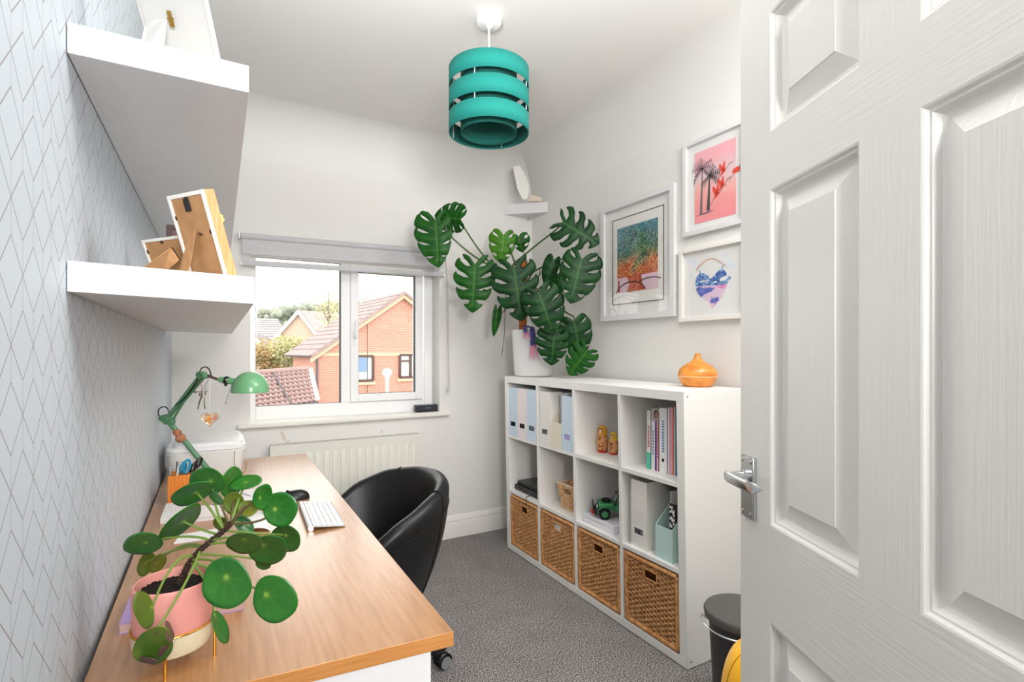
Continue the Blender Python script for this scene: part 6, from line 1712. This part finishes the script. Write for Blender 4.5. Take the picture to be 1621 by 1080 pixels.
# ================================================================ LEAF HELPERS
def pdisc(root, u, v, t, A, B, m, dot=(0, 0.12), sg=1, cup=0.006, fold=0.0, name='leaf', wave=0.0, tilt=0.0):
    """round peltate leaf: A, B = half-axes as seen; the hidden foreshortening becomes real depth"""
    la, lb = math.hypot(*A), math.hypot(*B)
    k = math.sqrt(max(0.0, la*la-lb*lb))/F_PX*t*0.8*sg
    m_ = MB(); nr_, ns_ = 6, 28; at_ = []
    def P(x, y):
        r2 = x*x+y*y
        return at(u+A[0]*x+B[0]*y, v+A[1]*x+B[1]*y, t+k*y-cup*(r2)+fold*abs(x)+tilt*x)
    pts = [(dot[0], dot[1])]
    for i in range(1, nr_+1):
        f = i/nr_
        for j in range(ns_):
            w = 2*PI*j/ns_; R_ = 1+wave*math.sin(3*w+u)+wave*0.5*math.sin(5*w+v)
            x, y = math.cos(w)*R_, math.sin(w)*R_
            pts.append((dot[0]*(1-f)+x*f, dot[1]*(1-f)+y*f))
    for i, (x, y) in enumerate(pts):
        m_.v.append(P(x, y))
        if i == 0: at_.append(1.0)
        else:
            ring, j = (i-1)//ns_+1, (i-1) % ns_
            at_.append(0.08 if ring == 1 else (0.06 if j % 4 == 0 and ring < 5 else 0.0))
    for j in range(ns_): m_.f.append((0, 1+j, 1+(j+1) % ns_))
    for i in range(nr_-1):
        for j in range(ns_):
            j2 = (j+1) % ns_
            m_.f.append((1+i*ns_+j, 1+(i+1)*ns_+j, 1+(i+1)*ns_+j2, 1+i*ns_+j2))
    o = m_.build(name, m, root, smooth=180, solid=0.0012, attr=at_)
    return P(*dot)
M['dryleaf'] = leaf_mat('withered brown leaf edge', (92, 62, 58), (120, 84, 66), (110, 80, 70), 0.7)
# ================================================================ POT PLANT ON THE DESK (pink pot in a gold-ringed stand)
PCx, PCy = -0.071, 1.112
stn = thing('plant_stand', 'cream bowl plant stand with gold ring and legs on the desk', 'plant stand', (PCx, PCy, DZ))
MB().lathe([(0.0001, 0.020), (0.040, 0.021), (0.056, 0.027), (0.0635, 0.043), (0.0645, 0.066), (0.0625, 0.066), (0.061, 0.046), (0.054, 0.033), (0.0001, 0.027)], n=48).build('bowl', 'cream', stn, world=False)
MB().lathe([(0.0645+0.0022*math.cos(a), 0.0665+0.0022*math.sin(a)) for a in [2*PI*k/10 for k in range(11)]], n=56).build('gold_ring', 'gold', stn, world=False)
for a_ in (-0.38, -1.69, 2.05):
    c, s = math.cos(a_), math.sin(a_)
    MB().tube([(0.0685*c, 0.0685*s, 0.0), (0.0685*c, 0.0685*s, 0.072)], 0.0028, 10).build('leg', 'gold', stn, world=False)
    MB().tube([(0.064*c, 0.064*s, 0.062), (0.0685*c, 0.0685*s, 0.062)], 0.002, 8).build('leg_joint', 'gold', stn, world=False)
pot = thing('pink_pot', 'pink ceramic pot of soil holding the round-leaved plant', 'pot', (PCx, PCy, DZ+0.034))
MB().lathe([(0.0001, 0), (0.046, 0), (0.0535, 0.006), (0.0608, 0.022), (0.0622, 0.034), (0.0632, 0.105), (0.0618, 0.1085), (0.0600, 0.1095), (0.0580, 0.108), (0.0570, 0.103), (0.055, 0.088), (0.0001, 0.087)], n=56).build('pot_body', 'pink', pot, world=False)
sl = MB(); rr = random.Random(2)
sl.grid(lambda a, b: ((0.0560*b)*math.cos(2*PI*a), (0.0560*b)*math.sin(2*PI*a), 0.093+0.006*(1-b)+rr.uniform(-0.0016, 0.0016)), 60, 16, cu=True)
for k in range(240):
    w = rr.uniform(0, 2*PI); r_ = 0.053*math.sqrt(rr.random()); sl.ico((r_*math.cos(w), r_*math.sin(w), 0.095), rr.uniform(0.0012, 0.003), 1, (1, 1, 0.7))
o = sl.build('soil', 'soil', pot, world=False, smooth=0); o['kind'] = 'stuff'
pil = thing('round_leaf_plant', 'plant with round coin-shaped leaves on a leaning brown stem in the pink pot', 'pot plant', (PCx, PCy, DZ+0.12))
tr = [at(284, 925, .925), at(293, 905, .925), at(302, 889, .925), at(315, 873, .93), at(333, 858, .935), at(347, 847, .94), at(360, 835, .945), at(366, 829, .945)]
trp = smooth_path(tr, 7)
tk = MB().tube(trp, [0.0048+0.0014*(i % 2)-0.00002*i for i in range(len(trp))], 8)
for i in range(4, len(trp)-1):
    for s in range(3):
        d = Vector((rr.uniform(-1, 1), rr.uniform(-1, 1), rr.uniform(0.0, 1))).normalized()
        tk.tube([trp[i], trp[i]+d*rr.uniform(0.006, 0.0095)], [0.0016, 0.0004], 4)
tk.build('stem_trunk', 'darkstem', pil, smooth=0)
def tpos(f): return trp[max(0, min(len(trp)-1, int(f*(len(trp)-1))))]
#   u, v, t, A, B, mat, dot, side, trunk f, bow(px), extra
PL = [
 (327.5, 762.5, 1.00, (29, 3), (-3, 21.5), 'pleaf', (0.25, -0.1), 1, .80, 0),
 (304, 781.7, .93, (33, -13), (6, 14.5), 'pleaf', (0.2, 0), 1, .80, 0),
 (367, 764, 1.03, (9, -24), (16, 6), 'pleaf', (0, 0.1), 1, .95, 0),
 (389, 764, 1.00, (26, -7), (4, 10), 'pleaf', (0, 0), -1, .97, 0),
 (341.5, 788, .95, (9.5, 9.5), (-5, 5), 'pleaf', (0.3, 0), 1, .9, 0),
 (370, 798, .98, (17, 5), (-4, 18), 'pleafo', (0, -0.6), 1, .97, 0),
 (392, 805, .97, (17, -2), (1, 13), 'pleafo', (0, -0.5), -1, .99, 0),
 (416, 787, .95, (9, -19), (13, 8), 'pleaf', (-0.2, -0.3), 1, 1.0, 0),
 (443.3, 806.5, .96, (28, 1), (-1, 28), 'pleaf', (-0.32, 0), 1, .98, 0),
 (452, 853, 1.02, (24, 5), (-3, 21), 'pleafd', (0.0, -0.3), 1, .8, 0),
 (387, 860, .92, (29, 0), (0, 16.5), 'pleafd', (0.0, -0.45), 1, .6, 0),
 (424.5, 871, .94, (31, -5), (4, 23), 'pleafd', (-0.22, -0.45), 1, .55, 0),
 (416, 893, .97, (12, 3), (-1, 9), 'pleafd', (0, -0.6), 1, .4, 0),
 (386, 831, 1.03, (10, 15), (13, -4), 'pleafd', (0, 0), 1, .95, 0),
 (349, 829, 1.02, (12, 1), (0, 11), 'pleafo', (0, 0), 1, .85, 0),
 (286, 827, .93, (32, -27), (10, 11), 'pleaf', (0.1, 0.1), 1, .72, 0),
 (226, 861, .92, (31.5, -4), (3, 17), 'pleaf', (0.2, -0.1), 1, .6, 0),
 (231.5, 893, 1.0, (12, -17), (9, 9), 'pleafo', (0, -0.2), 1, .5, 0),
 (250, 892, 1.0, (12, -13), (7, 8), 'pleafo', (0, -0.2), 1, .5, 0),
 (358.3, 924, .84, (39, -3), (3, 41), 'pleaf', (0.03, -0.27), 1, .32, 0),
 (435, 949, .90, (35.5, 2), (0, 38), 'pleaf', (-0.42, -0.2), 1, .3, 0),
 (227.7, 965, .83, (7, 30), (15, -4), 'pleafo', (0.0, 0.9), 1, .35, 0),
 (243, 1023, .80, (30, -15), (10, 26), 'pleafw', (0.35, -0.7), 1, .45, 0),
 (349, 993, .86, (10, 26), (10, -5), 'pleaf', (-0.9, -0.2), 1, .3, 0),
]
for (u, v, t, A, B) in ((268, 1001, .797, (4, 17), (5.5, -2)), (236, 1046, .797, (14, 3), (-1, 4.5)), (258, 1030, .797, (8, -9), (3, 3))):
    pdisc(pil, u, v, t, A, B, 'dryleaf', (0, 0), 1, wave=0.12, cup=0.002, name='dry_leaf_edge')
ctrl = {0: (338, 800), 1: (330, 800), 2: (385, 790), 8: (425, 830), 9: (400, 845), 12: (390, 880), 15: (318, 840), 16: (300, 842), 17: (290, 860), 18: (292, 850), 19: (352, 880), 20: (395, 925), 21: (275, 868), 22: (300, 920), 23: (340, 930)}
for i, (u, v, t, A, B, m_, dot, sg, f, bw) in enumerate(PL):
    d = pdisc(pil, u, v, t, A, B, m_, dot, sg, wave=0.03 if m_ != 'pleafw' else 0.06, cup=0.005)
    e = tpos(f)
    c = ctrl.get(i)
    back = ray(u, v)*0.004
    if c: mid = at(c[0], c[1], (t+.94)/2+0.01)
    else: mid = (d+e)/2+Vector((0, 0, 0.008))
    sm = bez(d+back, mid, e, 12)
    MB().tube(sm, [0.0016]+[0.0019+0.0005*k/12 for k in range(12)], 7).build('leaf_stalk', 'pstemd' if i in (6, 7, 8, 4, 5, 14) else 'pstem', pil)

# ================================================================ BIG SPLIT-LEAF PLANT on the bookcase
MPx, MPy = 1.765, 2.83
mp = thing('white_planter', 'tall white matt ceramic planter at the window end of the bookcase top', 'planter', (MPx, MPy, BT))
MB().lathe([(0.0001, 0.0), (0.095, 0.0), (0.116, 0.008), (0.124, 0.03), (0.128, 0.10), (0.134, 0.20), (0.139, 0.292), (0.138, 0.297), (0.134, 0.298), (0.131, 0.293), (0.125, 0.25), (0.0001, 0.25)], n=64).build('planter_body', 'potwhite', mp, world=False)
so = MB(); so.grid(lambda a, b: (0.1265*b*math.cos(2*PI*a), 0.1265*b*math.sin(2*PI*a), 0.262+rr.uniform(-0.002, 0.002)), 50, 10, cu=True)
so.build('soil', 'soil', mp, world=False, smooth=0)['kind'] = 'stuff'
mon = thing('monstera_plant', 'large split-leaf plant with glossy dark leaves tied to a moss pole', 'house plant', (MPx, MPy, BT+0.26))
def mz(x, y, t): return at(640+x/3.6, 310+y/3.6, t)
M['moss'] = mat('coir moss pole', (190, 116, 62), 0.9, c2=(150, 84, 42), ns=40, stretch=(1, 1, 3), bump=0.6, bs=160)
MB().tube([mz(675, 790, 3.32), mz(676, 600, 3.32), mz(680, 372, 3.32)], 0.026, 16).build('moss_pole', 'moss', mon)
for k in range(7):
    z_ = 0.30+k*0.05
    c_ = mz(677, 740-55*k, 3.32); MB().tube([c_+Vector((0.028*math.cos(a), 0.028*math.sin(a), 0.004*math.sin(a))) for a in [2*PI*q/16 for q in range(17)]], 0.0016, 4).build('tie', 'dark', mon)
EH = [(0.0, 0.02, -.02), (.06, .16, -.17), (.14, .34, -.22), (.24, .50, -.12), (.36, .58, .06), (.5, .585, .28), (.64, .52, .50), (.77, .39, .72), (.88, .22, .88), (.95, .10, .96), (1.0, 0.0, 1.0)]
def Eh(s):
    s = min(max(s, 0), 1)
    for i in range(len(EH)-1):
        if s <= EH[i+1][0]:
            f = (s-EH[i][0])/(EH[i+1][0]-EH[i][0]); f2 = f
            return (EH[i][1]+(EH[i+1][1]-EH[i][1])*f2, EH[i][2]+(EH[i+1][2]-EH[i][2])*f2)
    return (0, 1)
def Mh(s): return max(0.0, (s-0.12)/0.88)*0.93
def monleaf(root, att, tip, wl, wr, t, m, lobes=6, gap=0.3, j0=0.45, gy=0.0, droop=0.06, gx=0.0, seed=0, cupx=0.05, hole=False):
    """att, tip: petiole attachment and leaf tip (crop coords), wl/wr: half widths (crop px)"""
    rr_ = random.Random(seed)
    a = Vector(att); b = Vector(tip); L = b-a; n = Vector((-L.y, L.x)).normalized()   # n: towards the right side when the tip points down? 
    mm = MB(); at_ = []
    for side, wd_ in ((-1, wl), (1, wr)):
        for k in range(lobes):
            s0, s1 = k/lobes, (k+1)/lobes; cen = (s0+s1)/2
            g_here = gap*(0.6+0.8*rr_.random()); jz = min(0.9, j0*(0.85+0.3*rr_.random()))
            g2 = gap*(0.6+0.8*rr_.random())
            R_, J_ = 6, 12; base = len(mm.v)
            for r in range(R_+1):
                q = r/R_
                for j in range(J_+1):
                    jj = j/J_
                    g = 0.0
                    if jj > jz:
                        x_ = (jj-jz)/(1-jz); g = g_here*(min(1, x_*3.0)*(1.0-0.25*x_) if not hole else 1.25*math.sin(PI*min(1, x_*1.12))**0.7 if x_*1.12 < 1 else 0)
                    if k == 0 and q < 0.5: g *= 0.0
                    if k == lobes-1 and q > 0.5: g *= 0.0
                    s = cen+(s0+(s1-s0)*q-cen)*(1-g)
                    ex_, ey_ = Eh(s); my = Mh(s)
                    rnd_ = 1.0-0.10*(abs(q-0.5)*2)**3*(1 if jj > 0.9 else 0)*min(1, g_here*6)
                    x = ex_*jj*rnd_; y = my+(ey_-my)*jj+0.05*math.sin(PI*jj)*ex_
                    px = a.x+L.x*y-(-1 if True else 1)*0; 
                    X2 = a+L*y+n*(-side)*(x/0.585*wd_)
                    dep = gy*y+gx*side*x+droop*y*y*0.6+cupx*(x*x)*1.2-0.0035*math.sin(q*PI)*min(1, jj*3)
                    mm.v.append(mz(X2.x, X2.y, t+dep))
                    vv = 0.0
                    if j == 0: vv = 0.9
                    elif r == R_//2 and jj < 0.93: vv = 0.45*(1-jj*0.6)
                    at_.append(vv)
            for r in range(R_):
                for j in range(J_):
                    mm.f.append((base+r*(J_+1)+j, base+(r+1)*(J_+1)+j, base+(r+1)*(J_+1)+j+1, base+r*(J_+1)+j+1))
    return mm.build('leaf', m, root, smooth=180, attr=at_, solid=0.0012, merge=0.0004)
POLE = lambda y, t=3.32: mz(676, y, t)
def petiole(pts, r=0.005, m='vine'):
    sp_ = smooth_path(pts, 6); n = len(sp_)
    MB().tube(sp_, [r*(0.65+0.5*i/n) for i in range(n)], 8).build('leaf_stalk', m, mon)
# leaves: (attachment, tip, left half width, right half width, depth, material, options, stalk points)
leaves = [
 ((178, 138), (196, 410), 128, 92, 2.98, 'mleafm', dict(gap=.17, j0=.36, lobes=5, seed=1, hole=True), [(178, 138), (245, 212), (340, 300), (440, 372), (560, 430), (640, 520)]),
 ((318, 135), (172, 112), 96, 82, 3.05, 'mleafm', dict(gap=.14, j0=.5, lobes=5, gy=-0.03, gx=0.12, seed=2, hole=True), [(318, 135), (350, 195), (420, 300), (490, 385), (560, 430), (645, 500)]),
 ((402, 392), (388, 668), 120, 122, 3.10, 'mleafm', dict(gap=.40, j0=.24, lobes=5, seed=3), [(402, 392), (440, 380), (520, 400), (600, 440), (650, 480)]),
 ((566, 224), (552, 388), 84, 72, 3.36, 'mleafl', dict(gap=.22, j0=.45, lobes=4, seed=4, hole=True), [(566, 224), (600, 300), (625, 370), (660, 460)]),
 ((652, 232), (672, 322), 44, 62, 3.38, 'mleafm', dict(gap=.3, j0=.45, lobes=3, seed=5, hole=True), [(652, 232), (672, 300), (690, 360), (686, 430)]),
 ((905, 152), (1112, 276), 124, 110, 2.95, 'mleaf', dict(gap=.42, j0=.28, lobes=5, gy=-0.05, seed=6), [(905, 152), (858, 200), (760, 275), (670, 350), (620, 400), (650, 470)]),
 ((1010, 362), (946, 616), 112, 132, 2.92, 'mleaf', dict(gap=.24, j0=.42, lobes=5, seed=7, gy=-0.04, hole=True), [(1010, 362), (950, 355), (870, 368), (790, 405), (730, 440), (700, 500)]),
 ((852, 368), (802, 512), 52, 42, 3.08, 'mleaf', dict(gap=.0, j0=.8, lobes=4, seed=8), [(852, 368), (800, 410), (760, 470), (745, 520), (720, 590)]),
 ((878, 448), (890, 562), 66, 42, 3.14, 'mleafm', dict(gap=.0, j0=.7, lobes=4, seed=9), [(878, 448), (830, 490), (770, 530), (720, 600)]),
 ((626, 412), (668, 716), 142, 132, 3.02, 'mleaf', dict(gap=.30, j0=.36, lobes=5, seed=10), [(626, 412), (635, 440), (655, 500), (676, 560)]),
 ((768, 556), (852, 790), 112, 128, 2.92, 'mleaf', dict(gap=.18, j0=.45, lobes=5, seed=11, hole=True), [(768, 556), (770, 540), (745, 530), (715, 560), (690, 620)]),
 ((858, 786), (838, 968), 108, 90, 2.98, 'mleaf', dict(gap=.26, j0=.4, lobes=5, seed=12), [(858, 786), (850, 740), (800, 660), (740, 620), (700, 660)]),
 ((968, 720), (1006, 922), 98, 96, 3.02, 'mleaf', dict(gap=.14, j0=.5, lobes=4, seed=13, hole=True), [(968, 720), (965, 690), (930, 670), (860, 620), (780, 580), (700, 600)]),
 ((1040, 884), (940, 1024), 96, 84, 3.00, 'mleafm', dict(gap=.22, j0=.45, lobes=5, seed=14, gy=0.02), [(1040, 884), (1000, 800), (900, 720), (800, 640), (700, 640)]),
 ((530, 652), (508, 804), 24, 28, 3.20, 'mleafm', dict(gap=.03, j0=.8, lobes=4, seed=15), [(530, 652), (560, 665), (580, 640), (578, 560), (600, 500)]),
 ((450, 545), (480, 560), 12, 14, 3.15, 'mleafm', dict(gap=.0, j0=.8, lobes=3, seed=16), [(450, 545), (500, 530), (560, 540), (620, 560)]),
]
for att, tip, wl, wr, t, m_, kw, st in leaves:
    monleaf(mon, att, tip, wl, wr, t, m_, **kw)
    n = len(st)
    petiole([mz(x, y, (t+0.05)+(3.30-t-0.05)*(i/(n-1))) for i, (x, y) in enumerate(st)], 0.0062 if wl > 60 else 0.003)
# aerial roots and bare stems
for pts in ([(578, 520), (574, 660), (570, 790), (554, 920)], [(585, 590), (575, 640), (560, 665), (520, 650)]):
    MB().tube(smooth_path([mz(x, y, 3.24) for x, y in pts]), 0.0022, 6).build('aerial_root', mat('brown root', (120, 92, 66), 0.8), mon)
for pts in ([(745, 545), (775, 420)], [(700, 570), (700, 400), (690, 330)]):
    MB().tube([mz(x, y, 3.28) for x, y in pts], 0.003, 6).build('side_stem', 'vine', mon)
MB().tube(smooth_path([mz(x, y, 3.26) for x, y in ((820, 558), (850, 552), (880, 570), (895, 600))]), 0.0018, 6).build('aerial_root', 'hair', mon)
MB().tube(smooth_path([mz(x, y, 3.33) for x, y in ((705, 410), (722, 400), (732, 382), (726, 415))]), 0.0014, 5).build('tendril', 'moss', mon)
# feathery blue and pink tassel hanging over the rim
M['navy'] = mat('navy blue feather', (52, 60, 112), 0.7, c2=(90, 80, 140), ns=60)
M['featpink'] = mat('pink feather tip', (228, 150, 176), 0.7)
fe = thing('feather_tassel', 'navy blue feather tassel with pink tips hanging over the planter rim', 'tassel', tuple(mz(700, 745, 3.16)))
rf = random.Random(9)
fb_m = MB(); fp_m = MB()
def strand(x0, y0, x1, y1, pk):
    a = mz(x0, y0, 3.165); b = mz(x1, y1, 3.155); f = 1-pk
    c_ = a.lerp(b, f)
    fb_m.tube([a, a.lerp(b, f*0.5)+Vector((rf.uniform(-.003, .003), 0, 0)), c_], [0.0022, 0.003, 0.002], 4); fp_m.tube([c_, b], [0.002, 0.0006], 4)
for k in range(26): strand(690+rf.uniform(-8, 8), 742+rf.uniform(-4, 6), 675+rf.uniform(0, 45), 790+rf.uniform(0, 35), 0.35)
for k in range(46): strand(728+rf.uniform(-14, 14), 756+rf.uniform(-6, 14), 712+rf.uniform(0, 58), 890+rf.uniform(0, 58), 0.33)
fb_m.build('feathers', 'navy', fe)['kind'] = 'stuff'; fp_m.build('feather_tips', 'featpink', fe)['kind'] = 'stuff'
MB().tube([mz(688, 742, 3.17), mz(735, 752, 3.17)], 0.005, 8).build('cord', 'navy', fe)

# ================================================================ BIN AND POUF behind the door
bn_ = thing('pedal_bin', 'round dark grey metal bin with lid beside the bookcase end', 'bin', (1.585, 1.165, 0))
BHt = CZ-0.895
MB().lathe([(0.0001, 0.0), (0.092, 0), (0.094, 0.01), (0.112, BHt-0.045), (0.114, BHt-0.035)], n=48).build('body', 'bin', bn_, world=False)
MB().lathe([(0.118, BHt-0.036), (0.127, BHt-0.032), (0.129, BHt-0.014), (0.124, BHt-0.006), (0.10, BHt-0.001), (0.0001, BHt+0.001)], n=56).build('lid', 'binlid', bn_, world=False)
MB().lathe([(0.0001, BHt+0.0035), (0.007, BHt+0.003), (0.009, BHt+0.0008)], n=16).build('lid_badge', 'chrome', bn_, world=False)
hd_ = []
for k in range(19):
    w = PI*0.72+PI*0.62*k/18; hd_.append((0.137*math.cos(w)-0.0, 0.137*math.sin(w), BHt-0.045-0.006*math.sin(PI*k/18)))
hd_ = [(0.116*math.cos(PI*0.72), 0.116*math.sin(PI*0.72), BHt-0.055)]+hd_+[(0.116*math.cos(PI*1.34), 0.116*math.sin(PI*1.34), BHt-0.055)]
MB().tube(hd_, 0.0035, 8).build('carry_handle', 'chrome_s', bn_, world=False)
pf = thing('yellow_pouf', 'bright yellow stitched fabric pouf on the carpet behind the door', 'pouf', (1.415, 0.915, 0))
def pouf(a, b):
    w = 2*PI*a; e = -PI/2+PI*b; r = (abs(math.cos(e))**0.55)*0.165; z = 0.215+0.215*(abs(math.sin(e))**0.75)*(1 if e > 0 else -1)
    r *= 1-0.012*abs(math.cos(w*3))**8
    return (r*math.cos(w), r*math.sin(w), z)
MB().grid(pouf, 72, 24, cu=True).build('pouf_cover', 'yellow', pf, world=False, smooth=180, merge=1e-5)
for k in range(6):
    w = PI/6+PI/3*k
    MB().tube([Vector(pouf((w/(2*PI)) % 1, 0.03+0.94*i/24))*1.002 for i in range(25)], 0.0016, 5).build('seam', mat('dark yellow thread', (190, 130, 0), 0.8), pf, world=False)
